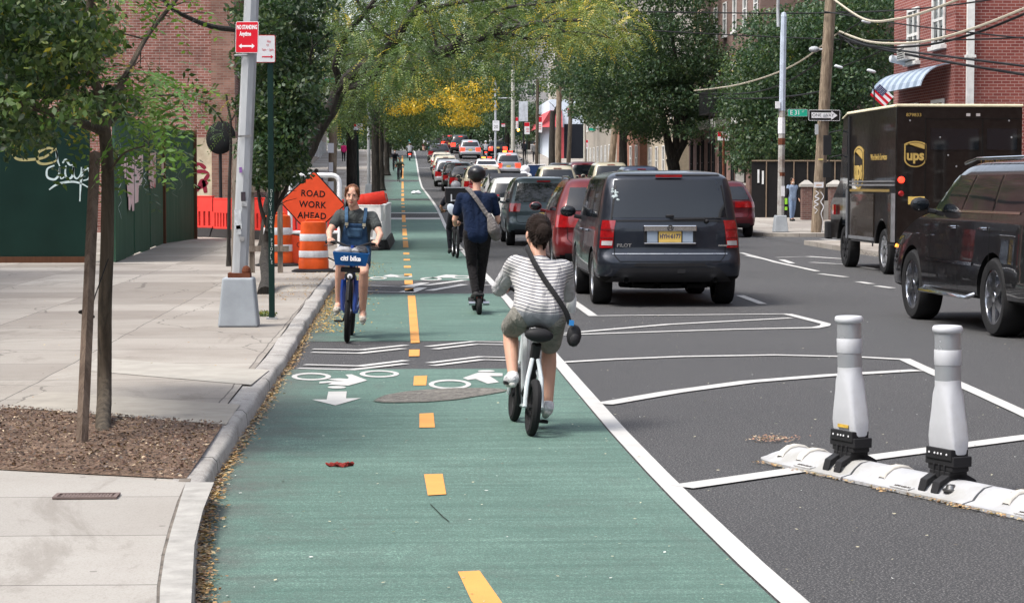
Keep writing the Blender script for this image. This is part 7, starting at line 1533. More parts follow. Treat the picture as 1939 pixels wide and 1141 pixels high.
    if hair == 'tied': h.ball((0, -.018, .040), (.081, .090, .090), 18); h.ball((0, -.05, .0), (.074, .056, .080), 14); h.cone((-.055, .050, .072), (-.072, .018, .0), .024, .014, 10); h.cone((.055, .050, .072), (.072, .018, .0), .024, .014, 10); h.ball((0, -.11, 0), (.03, .04, .05), 10)
    if hair and not (helmet and not fine):
        o = h.build('hair', hm, body); remesh(o, max(vox*.8, .005) if fine else .012, 2)
        if fine:
            Mi = Mh.inverted()
            for v in o.data.vertices:
                q = Mi @ v.co; a_ = math.atan2(q.x, q.z-.02); v.co += v.normal*(.0030*math.sin(a_*34+6*mnoise.noise(q*22))+.004*mnoise.noise(q*30))
            f_ = MB(); f_.M = Mh; rq = random.Random(5)
            for _ in range(46):
                a_ = rq.uniform(-2.6, 2.6); y_ = rq.uniform(-.09, .03); r_ = .086; p_ = Vector((r_*math.sin(a_), y_, .035+r_*math.cos(a_)*.95)); d_ = Vector((rq.uniform(-1, 1), rq.uniform(-1, .2), rq.uniform(-1, .3)))*.022; f_.tube([p_*.97, p_+d_*.5+Vector((0, 0, .004)), p_+d_], [.0016, .0012, .0006], 3)
            f_.build('loose_strands', hm, o)
    if helmet:
        h = MB(); h.M = Mh; h.ball((0, -.006, .048), (.112, .142, .098), 20); o = h.build('helmet', helmet, body)
        o.data.transform(Matrix()); me = o.data
        if fine:
            h = MB(); h.M = Mh
            for k in range(-2, 3): h.tube([(k*.034, .09-.01*abs(k), .105-.012*abs(k)), (k*.036, 0, .145-.012*abs(k)), (k*.034, -.09+.01*abs(k), .095-.012*abs(k))], .008, 6)
            h.build('ridge', pm('helmet_ridge', (.05, .05, .055), .4), o)
            for s in (-1, 1): h = MB(); h.M = Mh; h.tube([(s*.088, .0, .02), (s*.075, .02, -.05), (0, .045, -.118)], .005, 5); h.build('strap', M_blkpl, o)
    return body
def bicycle(label, loc, rz, wr=.34, wb=1.05, frame=None, tyre_r=.018, bar_z=1.0, bar_y=None, bar_w=.5, seat=(0.1, .9), fat=False, cat='bicycle', name='bicycle', fender=None, group=None, rx=0, ry=0, spokes=16, stepthru=True, saddle_w=.08):
    frame = frame or M_blkpl; t = thing(name, label, cat, loc, rz, group, rx=rx); t.rotation_euler[1] = ry; bar_y = bar_y or wb-.28; bb = Vector((0, wb*.42, wr*.85)); st_ = Vector((0, seat[0], seat[1]-.05)); hd_ = Vector((0, bar_y+.04, bar_z-.12)); fa = Vector((0, wb, wr)); ra = Vector((0, 0, wr))
    for y in (0, wb):
        w = bpy.data.objects.new('wheel', None); link(w); w.parent = t; w.location = (0, y, wr)
        m = MB(); m.tube([(0, (wr-tyre_r)*math.cos(a), (wr-tyre_r)*math.sin(a)) for a in np.linspace(0, 2*PI, 33)[:-1]], tyre_r, 8, closed=True); m.build('tyre', M_rubber, w)
        m = MB(); rr_ = wr-tyre_r*2-.008; m.tube([(0, rr_*math.cos(a), rr_*math.sin(a)) for a in np.linspace(0, 2*PI, 33)[:-1]], .010, 5, closed=True); m.tube([(-.03, 0, 0), (.03, 0, 0)], .02, 8)
        for k in range(spokes): a = 2*PI*k/spokes; m.tube([((.02 if k % 2 else -.02), .02*math.cos(a+.8), .02*math.sin(a+.8)), (0, rr_*math.cos(a), rr_*math.sin(a))], .0014, 3)
        m.build('rim', M_rim if not fat else M_blkpl, w)
        if fender and y > -1: m = MB(); a0, a1 = (R(20), R(170)) if y > 0 else (R(10), R(175)); m.tube([(0, (wr+.02)*math.cos(a), (wr+.02)*math.sin(a)) for a in np.linspace(a0, a1, 14)], .030, 6, sq=.35); m.build('fender', fender, t).location = (0, y, wr)
    m = MB(); tr_ = .020 if not fat else .024
    m.tube([bb, st_], tr_, 8); m.tube([bb, bb.lerp(hd_, .5)+Vector((0, 0, -.06 if stepthru else 0)), hd_], tr_*1.3, 8)
    if not stepthru: m.tube([st_+Vector((0, .02, -.12)), hd_+Vector((0, 0, .02))], tr_, 8)
    for s in (-1, 1): m.tube([bb+Vector((s*.03, 0, 0)), ra+Vector((s*.055, .12, .0)), ra+Vector((s*.055, 0, 0))], .012, 6); m.tube([st_.lerp(bb, .35)+Vector((s*.01, 0, 0)), ra+Vector((s*.055, .06, .12)), ra+Vector((s*.055, 0, 0))], .010, 6)
    m.build('frame', frame, t)
    m = MB(); m.tube([hd_+Vector((0, -.02, .10)), hd_+Vector((0, .02, -.10))], .024, 8)
    crown_ = Vector((0, wb-.10 if wb-.1 > hd_.y else hd_.y+.02, 2*wr+.05)); m.tube([hd_, crown_], .02, 8)
    for s in (-1, 1): m.tube([crown_, crown_+Vector((s*.05, .01, -.04)), fa+Vector((s*.055, 0, 0))], .014, 6)
    m.build('fork', frame, t)
    m = MB(); bc = Vector((0, bar_y, bar_z)); m.tube([(-bar_w/2, bar_y-.10, bar_z), (-bar_w*.3, bar_y-.01, bar_z+.01), (-.06, bar_y+.02, bar_z-.03), (.06, bar_y+.02, bar_z-.03), (bar_w*.3, bar_y-.01, bar_z+.01), (bar_w/2, bar_y-.10, bar_z)], .013, 7); m.tube([hd_, (0, bar_y+.02, bar_z-.03)], .018, 7)
    hb = m.build('handlebar', M_blkpl, t)
    for s in (-1, 1): m = MB(); m.tube([(s*bar_w/2, bar_y-.11, bar_z), (s*(bar_w/2-.10), bar_y-.055, bar_z+.004)], .018, 8); m.build('grip', M_rubber, hb); m = MB(); m.tube([(s*(bar_w/2-.12), bar_y-.02, bar_z-.01), (s*(bar_w/2-.05), bar_y+.01, bar_z-.03), (s*(bar_w/2+.01), bar_y-.02, bar_z-.035)], .005, 5); m.build('brake_lever', M_blkpl, hb)
    m = MB(); m.ball((0, seat[0]-.02, seat[1]-.03), (saddle_w, .10, .035), 14); m.ball((0, seat[0]+.10, seat[1]-.025), (.03, .10, .025), 12); sd_ = m.build('saddle', M_blkpl, t); m = MB(); m.tube([st_, (0, seat[0], seat[1]-.04)], .014, 6); m.build('seat_post', M_blkpl, sd_)
    for s, dz in ((-1, .15), (1, -.10)):
        m = MB(); e = bb+Vector((s*.075, -.06 if dz > 0 else .06, dz)); m.tube([bb+Vector((s*.05, 0, 0)), e], .010, 6); m.build('crank', M_blkpl, t); m = MB(); m.box(e+Vector((s*.05, 0, 0)), (.09, .07, .02)); m.build('pedal', M_blkpl, t, smooth=False)
    m = MB(); m.lathe([(.075, -.003), (.075, .003)], 20, Matrix.Translation(bb+Vector((.045, 0, 0))) @ Matrix.Rotation(PI/2, 4, 'Y')); m.tube([bb+Vector((.045, 0, .07)), ra+Vector((.045, 0, .035))], .004, 4); m.tube([bb+Vector((.045, 0, -.07)), ra+Vector((.045, 0, -.035))], .004, 4); m.build('chain', M_blkpl, t)
    return t
def grips(w, y, z, dx=0): return {'L': ((-w/2+.05+dx, y-.085, z), (1, -.5, 0)), 'R': ((w/2-.05+dx, y-.085, z), (1, .5, 0))}
# ---------------------------------------------------------------- A: woman in the striped top on a small white bike
loc = (.835, 13.82, 0); rz = .075; M_wframe = pm('white_frame_paint', (.60, .66, .68), .3, coat=.5)
bk = bicycle('small white folding electric bicycle with fat black tyres', loc, rz, wr=.19, wb=.88, frame=M_wframe, tyre_r=.030, bar_z=.93, bar_y=.70, bar_w=.50, seat=(.14, .70), fat=True, cat='bicycle', ry=R(5.5), stepthru=True, saddle_w=.092)
m = MB(); m.ball((0, .05, .665), (.098, .05, .048), 14); m.build('saddle_back', M_blkpl, bk)
for s_ in (-1, 1): m = MB(); m.tube([(s_*.02, .12, .50), (s_*.045, .06, .38), (s_*.055, .02, .24), (s_*.055, 0, .19)], .015, 7); m.build('seat_stay', M_wframe, bk)
m = MB(); m.tube([(0, .12, .60), (0, .22, .34), (0, .40, .24)], .034, 8); m.build('battery_tube', M_blkpl, bk)
def stripe_mat():
    m, t, b = new_mat('striped_jersey'); b.inputs['Roughness'].default_value = .9; co = objco(t); sp = t.nodes.new('ShaderNodeSeparateXYZ'); t.links.new(co, sp.inputs[0])
    w_ = mth(t, 'ADD', mth(t, 'MULTIPLY_ADD', fn(t, co, 3.5, 2), .030, 0), mth(t, 'MULTIPLY', mth(t, 'MULTIPLY', sp.outputs[0], sp.outputs[0]), -.9))
    f = mth(t, 'FRACT', mth(t, 'DIVIDE', mth(t, 'ADD', sp.outputs[2], w_), .0215)); l = ramp(t, mth(t, 'ABSOLUTE', mth(t, 'SUBTRACT', f, .5)), .11, .17)
    c = mixc(t, l, (.055, .057, .095, 1), (.50, .49, .48, 1)); hem = ramp(t, sp.outputs[2], .805, .812); c = mixc(t, hem, (.23, .24, .26, 1), c)
    t.links.new(c, b.inputs['Base Color']); bump(t, b, fn(t, objco(t, (1, 1, .5)), 6, 3, .5, 1.5), .9, .035); return m
J = dict(pel=(0, .16, .80), che=(0, .34, 1.13), hd=(-.02, .42, 1.325), hrot=(R(-14), 0, R(6)), shL=(-.165, .33, 1.115), shR=(.165, .33, 1.115), elL=(-.235, .50, .93), elR=(.235, .50, .93), wrL=(-.215, .60, .945), wrR=(.215, .60, .945),
         hpL=(-.10, .17, .78), hpR=(.10, .17, .78), knL=(-.135, .50, .66), knR=(.14, .48, .56), anL=(-.115, .30, .37), anR=(.150, .35, .19), toL=(-.12, .43, .335), toR=(.16, .48, .14), girth=.93)
wm = person('woman seen from behind in a striped top and grey shorts riding the small white bicycle', loc, rz, J, SK1, top=stripe_mat(), sleeve=.9, sl_mat=cloth('pale_grey_sleeve', (.42, .42, .43), 7, .8), bottom=cloth('grey_shorts', (.235, .225, .20), 8, .7), leg=.55, shoe=cloth('sneaker_white', (.62, .62, .64)), hair='bun', hairm=pm('hair_brown_dark', (.022, .013, .010), .42, var=.4, scale=40, stretch=(5, 5, 1), bmp=.7), vox=.0055, grip=grips(.50, .70, .93), hips_extra=-.004, toplow=.030, topk=.022, hsc=1.04, ry=R(5.5))
m = MB(); sp = smooth_path([(-.09, .42, 1.225), (-.10, .30, 1.225), (-.055, .195, 1.13), (.02, .125, 1.02), (.10, .065, .92), (.165, .050, .83), (.20, .06, .755)], 6); m.tube(sp, .020, 6, sq=.35, up=(0, -1, 0)); st_ = m.build('bag_strap', M_blkpl, wm)
m = MB(); m.ball((.235, .065, .68), (.052, .04, .075), 12); m.ball((.238, .035, .655), (.036, .026, .045), 10); bg_ = m.build('shoulder_bag', M_blkpl, wm, bevel=.015); m = MB(); m.box((.205, .03, .765), (.03, .02, .035)); m.build('clip', pm('clip_blue', (.05, .25, .6), .4), bg_, smooth=False)
m = MB(); m.lathe([(.030, 0), (.034, .02), (.034, .10), (.026, .12), (.026, .13)], 14, Matrix.Translation((.30, .70, .80))); tag(m.build('cup', pm('cup_white', (.6, .62, .62), .4), bk), None)
# ---------------------------------------------------------------- B: man on the electric scooter
loc = (.965, 26.8, 0)
sc_ = thing('electric_scooter', 'black electric scooter under the man with the sling bag', 'scooter', loc, .03)
for y, r_ in ((0, .125), (.95, .125)):
    w = bpy.data.objects.new('wheel', None); link(w); w.parent = sc_; w.location = (0, y, r_); m = MB(); m.tube([(0, (r_-.03)*math.cos(a), (r_-.03)*math.sin(a)) for a in np.linspace(0, 2*PI, 25)[:-1]], .032, 8, closed=True); m.build('tyre', M_rubber, w); m = MB(); m.lathe([(.07, -.02), (.07, .02)], 16, Matrix.Rotation(PI/2, 4, 'Y')); m.build('rim', M_blkpl, w)
m = MB(); m.box((0, .45, .165), (.19, .60, .05)); m.box((0, .02, .23), (.12, .26, .03), rot=(R(-18), 0, 0)); m.build('deck', M_blkpl, sc_, smooth=False, bevel=.01)
m = MB(); m.tube([(-.13, .02, .15), (-.05, .02, .15)], .028, 8); m.tube([(.05, .02, .15), (.13, .02, .15)], .028, 8); m.build('swing_arm', M_rim, sc_)
m = MB(); m.box((0, -.045, .22), (.07, .02, .03)); m.build('rear_lamp', M_tail, sc_, smooth=False)
m = MB(); m.tube([(0, .90, .16), (0, .80, .5), (0, .72, 1.13)], .03, 8); m.tube([(-.29, .68, 1.14), (-.1, .72, 1.15), (.1, .72, 1.15), (.29, .68, 1.14)], .015, 7); m.build('steering_column', M_blkpl, sc_)
m = MB(); m.tube([(-.26, .68, 1.15), (-.30, .66, 1.27)], .006, 5); m.ball((-.31, .64, 1.33), (.055, .012, .085), 12, rot=(0, R(-30), 0)); m.build('mirror', pm('mirror_pale', (.55, .62, .7), .2), sc_)
J = dict(pel=(0, .34, 1.05), che=(0, .42, 1.53), hd=(0, .47, 1.745), hrot=(R(-8), 0, 0), shL=(-.205, .41, 1.50), shR=(.205, .41, 1.50), elL=(-.285, .45, 1.20), elR=(.275, .45, 1.20), wrL=(-.27, .60, 1.13), wrR=(.26, .60, 1.13),
         hpL=(-.095, .34, 1.02), hpR=(.095, .34, 1.02), knL=(-.065, .42, .60), knR=(.075, .50, .62), anL=(-.03, .22, .27), anR=(.045, .52, .27), toL=(-.05, .36, .225), toR=(.06, .67, .225), girth=1.02)
g_ = {'L': ((-.25, .685, 1.145), (1, .2, 0)), 'R': ((.25, .685, 1.145), (1, -.2, 0))}
mn = person('man in a navy t-shirt and black trousers with a helmet riding the electric scooter', loc, .03, J, SK1, hsc=1.06, top=cloth('navy_tshirt', (.008, .016, .042), 6, .4), sleeve=.42, bottom=cloth('black_trousers', (.012, .011, .012), 8, .6), leg=1, shoe=pm('shoe_dark', (.03, .03, .03), .6), hair='short', helmet=pm('helmet_black', (.015, .015, .018), .35), vox=.0075, grip=g_)
m = MB(); sp = smooth_path([(-.12, .50, 1.60), (-.12, .37, 1.605), (-.06, .285, 1.53), (.02, .26, 1.42), (.10, .25, 1.30), (.165, .255, 1.22)], 6); m.tube(sp, .029, 8, sq=.3, up=(0, -1, 0)); m.build('sling_strap', cloth('grey_canvas', (.17, .155, .15), 9, .6), mn)
m = MB(); m.cone((.15, .26, 1.26), (.205, .27, 1.08), .035, .085, 12); m.cone((.205, .27, 1.08), (.24, .34, 1.00), .085, .075, 12); m.cone((.24, .34, 1.0), (.235, .40, 1.12), .07, .04, 10); o = m.build('sling_bag', cloth('grey_canvas', (.17, .155, .15), 9, .6), mn); remesh(o, .012, 5)
m = MB(); m.ball((-.085, 0, 0), (.03, .025, .035)); 
# ---------------------------------------------------------------- C: delivery rider with box pack
loc = (1.22, 47.6, 0); bicycle('dark electric bicycle of the rider with the square black pack', loc, .06, wr=.33, wb=1.05, tyre_r=.03, bar_z=1.05, bar_w=.62, seat=(.12, .92), stepthru=False)
J = dict(pel=(0, .15, 1.0), che=(0, .32, 1.40), hd=(0, .38, 1.60), shL=(-.2, .32, 1.38), shR=(.2, .32, 1.38), elL=(-.33, .42, 1.16), elR=(.32, .42, 1.16), wrL=(-.29, .62, 1.07), wrR=(.29, .62, 1.07), hpL=(-.1, .16, .97), hpR=(.1, .16, .97), knL=(-.15, .48, .66), knR=(.14, .52, .82), anL=(-.13, .36, .20), anR=(.12, .38, .45), toL=(-.14, .50, .15), toR=(.13, .52, .40))
dr = person('delivery rider in dark clothes with a grey helmet and square black pack cycling ahead', loc, .06, J, SK2, top=cloth('black_jacket', (.014, .015, .022)), sleeve=.45, bottom=cloth('dark_trousers', (.015, .015, .02)), vox=.011, helmet=pm('helmet_grey', (.28, .28, .30), .3), grip=grips(.62, .77, 1.05), shoe=pm('shoe_dark', (.03, .03, .03), .6))
m = MB(); m.box((0, .13, 1.41), (.52, .26, .34)); pk = m.build('delivery_pack', M_blkpl, dr, smooth=False, bevel=.02); m = MB(); m.box((0, .13, 1.59), (.54, .28, .03)); m.build('pack_lid', pm('pack_grey', (.4, .4, .42), .5), pk, smooth=False); m = MB(); m.box((-.13, -.006, 1.36), (.03, .006, .16)); m.build('pack_mark', M_signwhite, pk, smooth=False)
m = MB(); m.box((.02, -.006, 1.30), (.27, .006, .03)); m.build('pack_mark', pm('pack_grey', (.4, .4, .42), .5), pk, smooth=False)
# ---------------------------------------------------------------- D: woman in denim dungarees on the blue share bike
M_blue = pm('share_bike_blue', (.010, .045, .24), .3, coat=.6); M_bluel = pm('basket_blue', (.010, .085, .26), .45)
loc = (-.573, 23.25, 0); rz = PI-.015
cb = bicycle('bright blue share bicycle with a front basket coming towards the camera', loc, rz, wr=.335, wb=1.10, frame=M_blue, tyre_r=.028, bar_z=1.03, bar_y=.80, bar_w=.58, seat=(.12, .90), fender=M_blkpl, ry=-R(3))
m = MB(); m.M = Matrix.Translation((0, 1.06, .88)); bw, bt, bd_, hh = .155, .185, .11, .066
m.add([(-bw, -bd_, -hh), (bw, -bd_, -hh), (bw, bd_, -hh), (-bw, bd_, -hh), (-bt, -bd_, hh), (bt, -bd_, hh), (bt, bd_*1.2, hh), (-bt, bd_*1.2, hh)], [(0, 3, 2, 1), (0, 1, 5, 4), (1, 2, 6, 5), (2, 3, 7, 6), (3, 0, 4, 7)]); bs = m.build('basket', M_bluel, cb, smooth=False, solid=.012)
Mt = Matrix.Translation((0, 1.06+bd_*1.1+.015, .885)) @ Matrix.Rotation(PI, 4, 'Z') @ FACE @ Matrix.Rotation(R(-10), 4, 'X'); textobj('basket_lettering', 'citi bike', .070, Mt, M_signwhite, bs, sx=.95, bold=.003)
m = MB(); m.M = Matrix.Translation((0, 1.05, .955)); m.ball((.08, 0, 0), (.10, .085, .05), 12); m.ball((-.09, 0, .005), (.09, .08, .05), 12); m.v = [v+Vector((mnoise.noise(v*16), mnoise.noise(v*16+Vector((4, 0, 0))), mnoise.noise(v*16+Vector((0, 4, 0)))))*.025 for v in m.v]; tag(m.build('bag', pm('grey_bag_fabric', (.30, .30, .31), .5, var=.3, scale=8, alt=(.04, .04, .045))), 'crumpled grey bag lying in the blue bike basket', 'bag')
bagob = bpy.data.objects['bag']; bagob.matrix_world = Matrix.Translation(loc) @ Matrix.Rotation(rz, 4, 'Z') @ Matrix.Rotation(-R(3), 4, 'Y')
m = MB(); m.box((0, 1.09, .765), (.20, .10, .05)); m.ball((0, 1.14, .70), (.06, .03, .05), 12); hp_ = m.build('head_unit', M_blkpl, cb, smooth=False, bevel=.01); m = MB(); m.lathe([(.028, 0), (.028, .012), (.001, .018)], 14, Matrix.Translation((0, 1.165, .70)) @ Matrix.Rotation(-PI/2, 4, 'X'), cap=False); m.build('head_lamp', M_signwhite, hp_)
for s_ in (-1, 1): m = MB(); m.tube([(s_*.07, 1.10, .66), (s_*.075, 1.10, .50), (s_*.062, 1.09, .34)], .022, 8); m.tube([(s_*.055, .55, .30), (s_*.075, .25, .40), (s_*.06, .0, .36)], .03, 8); m.build('fork_blade', M_blue, cb)
J = dict(pel=(0, .16, .98), che=(0, .22, 1.355), hd=(0.05, .27, 1.53), hrot=(R(-3), 0, R(-4)), shL=(-.175, .22, 1.325), shR=(.175, .22, 1.325), elL=(-.275, .38, 1.13), elR=(.275, .38, 1.13), wrL=(-.255, .62, 1.06), wrR=(.255, .62, 1.06),
         hpL=(-.09, .20, .94), hpR=(.09, .20, .94), knL=(-.125, .60, .72), knR=(.13, .58, .80), anL=(-.13, .50, .29), anR=(.135, .40, .36), toL=(-.14, .63, .23), toR=(.15, .53, .31), girth=.98)
M_denim = pm('denim', (.020, .048, .10), .85, var=.35, scale=10, alt=(.035, .08, .15), bmp=.5); M_denim_l = pm('denim_light', (.045, .095, .165), .85, var=.3, scale=10)
wd_ = person('woman in a dark t-shirt and denim dungarees riding the blue bicycle towards the camera', loc, rz, J, SK1, top=cloth('charcoal_tshirt', (.055, .062, .062), 8, .5), sleeve=.34, bottom=M_denim, leg=.42, shoe=cloth('beige_sneaker', (.50, .46, .40)), hair='tied', hairm=pm('hair_auburn', (.16, .065, .03), .45, var=.35, scale=40, stretch=(5, 5, 1), bmp=.6), vox=.0055, grip=grips(.58, .80, 1.03), hips_extra=.006, ry=-R(3))
# bib of the dungarees follows the chest surface
def chest_y(x_, z_, J=J):
    best = 0
    for s in (-1, 1, 0):
        for (a_, b_, r_) in (((s*.05, .17, .98), (s*.066, .19, 1.17), .118), ((s*.066, .19, 1.17), (s*.091, .22, 1.285), .116), ((s*.09, .22, 1.285), (s*.15, .22, 1.305), .10)):
            A_, B_ = V3(a_), V3(b_)
            for k in range(9):
                c_ = A_.lerp(B_, k/8); d2 = r_*r_-(x_-c_.x)**2-(z_-c_.z)**2
                if d2 > 0: best = max(best, c_.y+math.sqrt(d2))
    return best or .26
def sheet_on(poly, name, mat, parent, off=.010, nu=10, nv=12):
    (x0, z0), (x1, z1), (x2, z2), (x3, z3) = poly; vs = []
    for j in range(nv+1):
        for i in range(nu+1):
            u, v = i/nu, j/nv; x_ = (x0*(1-u)+x1*u)*(1-v)+(x3*(1-u)+x2*u)*v; z_ = (z0*(1-u)+z1*u)*(1-v)+(z3*(1-u)+z2*u)*v; vs.append((x_, chest_y(x_, z_)+off, z_))
    m = MB(); m.add(vs, [(j*(nu+1)+i, j*(nu+1)+i+1, (j+1)*(nu+1)+i+1, (j+1)*(nu+1)+i) for j in range(nv) for i in range(nu)]); return m.build(name, mat, parent, solid=.008)
bb_ = sheet_on([(-.165, .93), (.165, .93), (.115, 1.235), (-.115, 1.235)], 'dungaree_bib', M_denim, wd_); sheet_on([(-.075, 1.08), (.075, 1.08), (.085, 1.185), (-.085, 1.185)], 'bib_pocket', M_denim_l, bb_, .018, 4, 4); sheet_on([(-.165, .955), (.165, .955), (.160, .985), (-.160, .985)], 'waistband', M_denim_l, bb_, .019, 8, 2)
for s_ in (-1, 1):
    m = MB(); m.tube(smooth_path([(s_*.092, chest_y(s_*.092, 1.20)+.018, 1.205), (s_*.098, chest_y(s_*.098, 1.27)+.014, 1.275), (s_*.105, .285, 1.37), (s_*.10, .22, 1.405), (s_*.09, .13, 1.36)], 5), .020, 6, sq=.3, up=(0, 1, 0)); o = m.build('dungaree_strap', M_denim_l, wd_); m = MB(); m.box((s_*.094, chest_y(s_*.094, 1.225)+.026, 1.225), (.036, .008, .034)); m.ball((s_*.092, chest_y(s_*.092, 1.195)+.026, 1.193), (.009, .006, .009), 8); m.build('buckle', pm('brass_buckle', (.62, .56, .42), .3, metal=.8), o, smooth=False)
# ---------------------------------------------------------------- walkers and far riders
def walkJ(h=1.68, st=.22, arm=.16, face=1): 
    k = h/1.70; q = lambda x_, y, z: (x_*k, y*k, z*k)
    return dict(pel=q(0, 0, .94), che=q(0, .0, 1.40), hd=q(0, .02, 1.585), shL=q(-.18, 0, 1.375), shR=q(.18, 0, 1.375), elL=q(-.22, -arm*.2, 1.10), elR=q(.22, arm*.2, 1.10), wrL=q(-.22, arm*.9, .90), wrR=q(.22, -arm*.3, .88), hpL=q(-.09, 0, .91), hpR=q(.09, 0, .91), knL=q(-.09, -st*.2, .50), knR=q(.09, st*.65, .52), anL=q(-.09, -st*1.1, .12), anR=q(.09, st*.8, .09), toL=q(-.10, -st*1.1+.13, .05), toR=q(.10, st*.8+.14, .06))
def walker(label, px, Y, rz, h, **k):
    return person(label, (SX(px, Y), Y, gz(Y)+(CH if k.pop('walk', True) else 0)), rz, walkJ(h, **k.pop('pose', {})), vox=.016 if Y > 100 else .011, face=False, **k)
walker('person in a bright pink top and black leggings walking up the left sidewalk', 651, 182, 0, 1.62, skin=SK2, top=cloth('pink_top', (.62, .03, .16)), sleeve=.9, bottom=cloth('black_leggings', (.015, .015, .02)), hair='tied', hairm=M_bark)
walker('man in a blue shirt walking away behind the road work sign', 599, 80, 0, 1.8, skin=SK2, top=cloth('blue_shirt', (.03, .06, .14)), bottom=cloth('dark_trousers', (.015, .015, .02)))
sp_ = walker('masked person in light blue scrubs and an open dark coat walking by the corner pole', 1500, 76, PI+.3, 1.55, pose=dict(st=.12), skin=SK2, top=cloth('scrub_blue', (.22, .28, .38)), sleeve=.9, sl_mat=cloth('black_coat', (.012, .012, .016)), bottom=cloth('scrub_blue_trousers', (.20, .27, .40)), hair='tied', mask=pm('mask_beige', (.55, .45, .36), .7))
m = MB(); 
for s_ in (-1, 1): m.cone((s_*.17, -.02, 1.22), (s_*.20, -.03, .72), .055, .06, 10); m.cone((s_*.08, -.08, 1.22), (s_*.10, -.10, .70), .07, .07, 10)
o = m.build('open_coat', cloth('black_coat', (.012, .012, .016)), sp_); remesh(o, .014, 4)
m = MB(); m.box((.27, .0, .60), (.16, .10, .52)); hv = m.build('tote_bag', cloth('black_coat', (.012, .012, .016)), sp_, bevel=.02); m = MB(); m.box((.27, .056, .72), (.10, .01, .22)); m.box((.27, .056, .46), (.10, .01, .12)); m.build('hi_vis_patch', pm('hi_vis', (.35, .75, .06), .5), hv, smooth=False)
walker('runner in a white shirt and red shorts in the roadway by the far pickup', 803, 214, 0, 1.7, walk=False, pose=dict(st=.3), skin=SK1, top=cloth('white_shirt', (.62, .62, .62)), bottom=cloth('red_shorts', (.3, .04, .05)), leg=.5)
walker('person carrying a pale backpack on the far right sidewalk by the signs', 993, 186, 0, 1.72, skin=SK3, top=cloth('black_jacket', (.014, .015, .022)), sleeve=.9, bottom=cloth('dark_trousers', (.015, .015, .02)))
walker('pedestrian in grey standing before the beige shop door', 1012, 180, 0, 1.75, skin=SK2, top=cloth('grey_jacket', (.14, .14, .14)), sleeve=.9, bottom=cloth('dark_trousers', (.015, .015, .02)))
def rideJ(k=1.0, top=0): return dict(pel=(0, .12, .98), che=(0, .26, 1.42), hd=(0, .30, 1.62), shL=(-.19, .26, 1.39), shR=(.19, .26, 1.39), elL=(-.30, .42, 1.18), elR=(.30, .42, 1.18), wrL=(-.27, .62, 1.08), wrR=(.27, .62, 1.08), hpL=(-.1, .14, .95), hpR=(.1, .14, .95), knL=(-.13, .5, .78), knR=(.13, .5, .62), anL=(-.12, .38, .42), anR=(.12, .42, .19), toL=(-.13, .5, .38), toR=(.13, .55, .14))
def rider(label, blabel, px, Y, rz, frame=None, **k):
    loc = (SX(px, Y), Y, gz(Y)); rx = slope(Y)*(1 if rz == 0 else -1); bicycle(blabel, loc, rz, frame=frame, bar_w=.6, bar_z=1.05, group='far bicycles in the lane', spokes=8, stepthru=False); return person(label, loc, rz, rideJ(), vox=.014, face=False, grip=grips(.6, .77, 1.05), **k)
rider('nearer oncoming cyclist in olive with a pale front bag', 'black bicycle of the nearer oncoming cyclist', 757, 149, PI, skin=SK3, top=cloth('olive_top', (.06, .07, .05)), sleeve=.5, bottom=cloth('dark_trousers', (.015, .015, .02)))
rider('farther oncoming cyclist all in black with a mask', 'black bicycle of the farther oncoming cyclist', 748, 166, PI, skin=SK2, top=cloth('black_jacket', (.014, .015, .022)), sleeve=.9, bottom=cloth('dark_trousers', (.015, .015, .02)), mask=M_signwhite)
rider('cyclist in a turquoise shirt and white cap near the top of the lane', 'bicycle of the turquoise shirted rider', 777, 222, 0, skin=SK2, top=cloth('turquoise_shirt', (.03, .45, .45)), sleeve=.5, bottom=cloth('khaki', (.2, .18, .14)), helmet=M_signwhite)
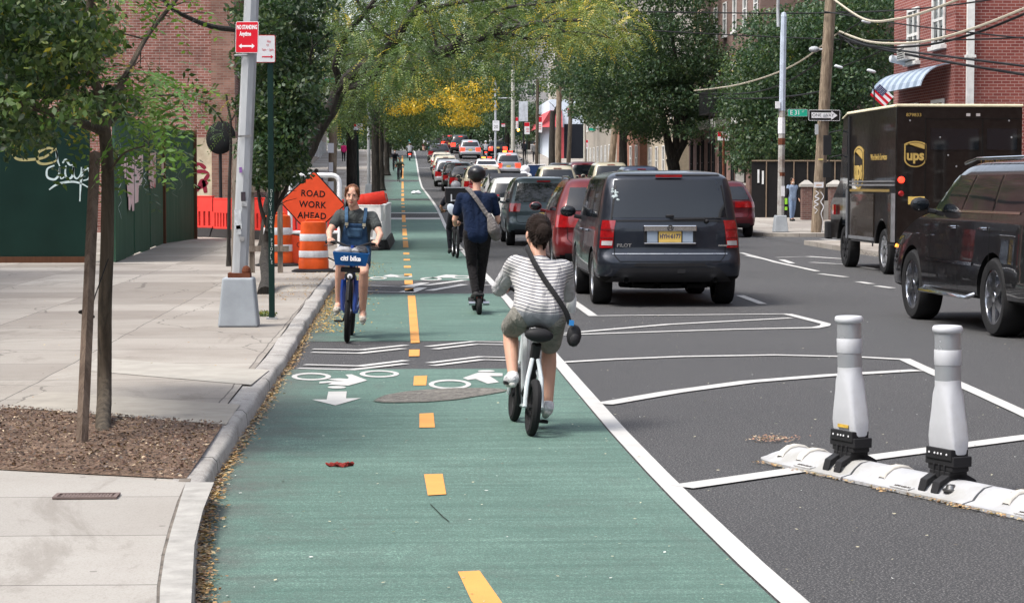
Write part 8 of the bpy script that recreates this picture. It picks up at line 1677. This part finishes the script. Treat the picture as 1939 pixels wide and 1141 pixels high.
def moped(px, Y, lab, plab, jac, hel, lit=True):
    loc = (SX(px, Y), Y, gz(Y)); t = thing('moped', lab, 'moped', loc, 0, 'mopeds in the street', rx=slope(Y))
    for y in (0, 1.2): m = MB(); m.tube([(0, y+.2*math.cos(a), .26+.2*math.sin(a)) for a in np.linspace(0, 2*PI, 21)[:-1]], .06, 8, closed=True); m.lathe([(.15, -.04), (.15, .04)], 14, Matrix.Translation((0, y, .26)) @ Matrix.Rotation(PI/2, 4, 'Y')); m.build('wheel', M_rubber, t)
    m = MB(); m.cone((0, .0, .55), (0, .45, .62), .16, .14, 12); m.cone((0, .55, .32), (0, .45, .35), .12, .12, 10); m.cone((0, .9, .35), (0, 1.0, .95), .14, .10, 10); o = m.build('body', jac, t); remesh(o, .02, 3)
    m = MB(); m.ball((0, .2, .76), (.14, .35, .06), 12); m.build('saddle', M_blkpl, t); m = MB(); m.tube([(-.33, .85, 1.08), (0, .98, 1.05), (.33, .85, 1.08)], .02, 6); m.build('handlebar', M_blkpl, t)
    m = MB(); m.ball((0, -.17, .60), (.13, .03, .06), 10); m.build('tail_light', M_tail_lit, t); m = MB(); m.box((0, -.2, .44), (.2, .01, .14)); m.build('licence_plate', M_signwhite, t, smooth=False)
    J = rideJ(); J['pel'] = (0, .15, .86); J['hpL'] = (-.1, .18, .84); J['hpR'] = (.1, .18, .84); J['knL'] = (-.2, .6, .72); J['knR'] = (.2, .6, .72); J['anL'] = (-.18, .55, .36); J['anR'] = (.18, .55, .36); J['toL'] = (-.18, .68, .33); J['toR'] = (.18, .68, .33)
    for k_ in ('che', 'hd', 'shL', 'shR'): x_, y, z = J[k_]; J[k_] = (x_, y, z-.10)
    person(plab, loc, 0, J, SK2, top=cloth('rider_'+plab[:9], (.30, .31, .33) if 'grey' in plab else (.05, .055, .07)), sleeve=.9, bottom=cloth('dark_trousers', (.015, .015, .02)), vox=.016, face=False, helmet=hel, grip={'L': ((-.29, .87, 1.08), (1, .2, 0)), 'R': ((.29, .87, 1.08), (1, -.2, 0))})
moped(776, 187, 'red tailed moped riding up the green lane', 'moped rider in a grey jacket up the green lane', PB('moped_dark', (.03, .02, .02)), pm('helmet_grey', (.28, .28, .30), .3)); moped(920, 192, 'dark moped beside the silver SUV', 'moped rider in a dark jacket beside the silver SUV', P_black, pm('helmet_pale', (.45, .47, .5), .3))
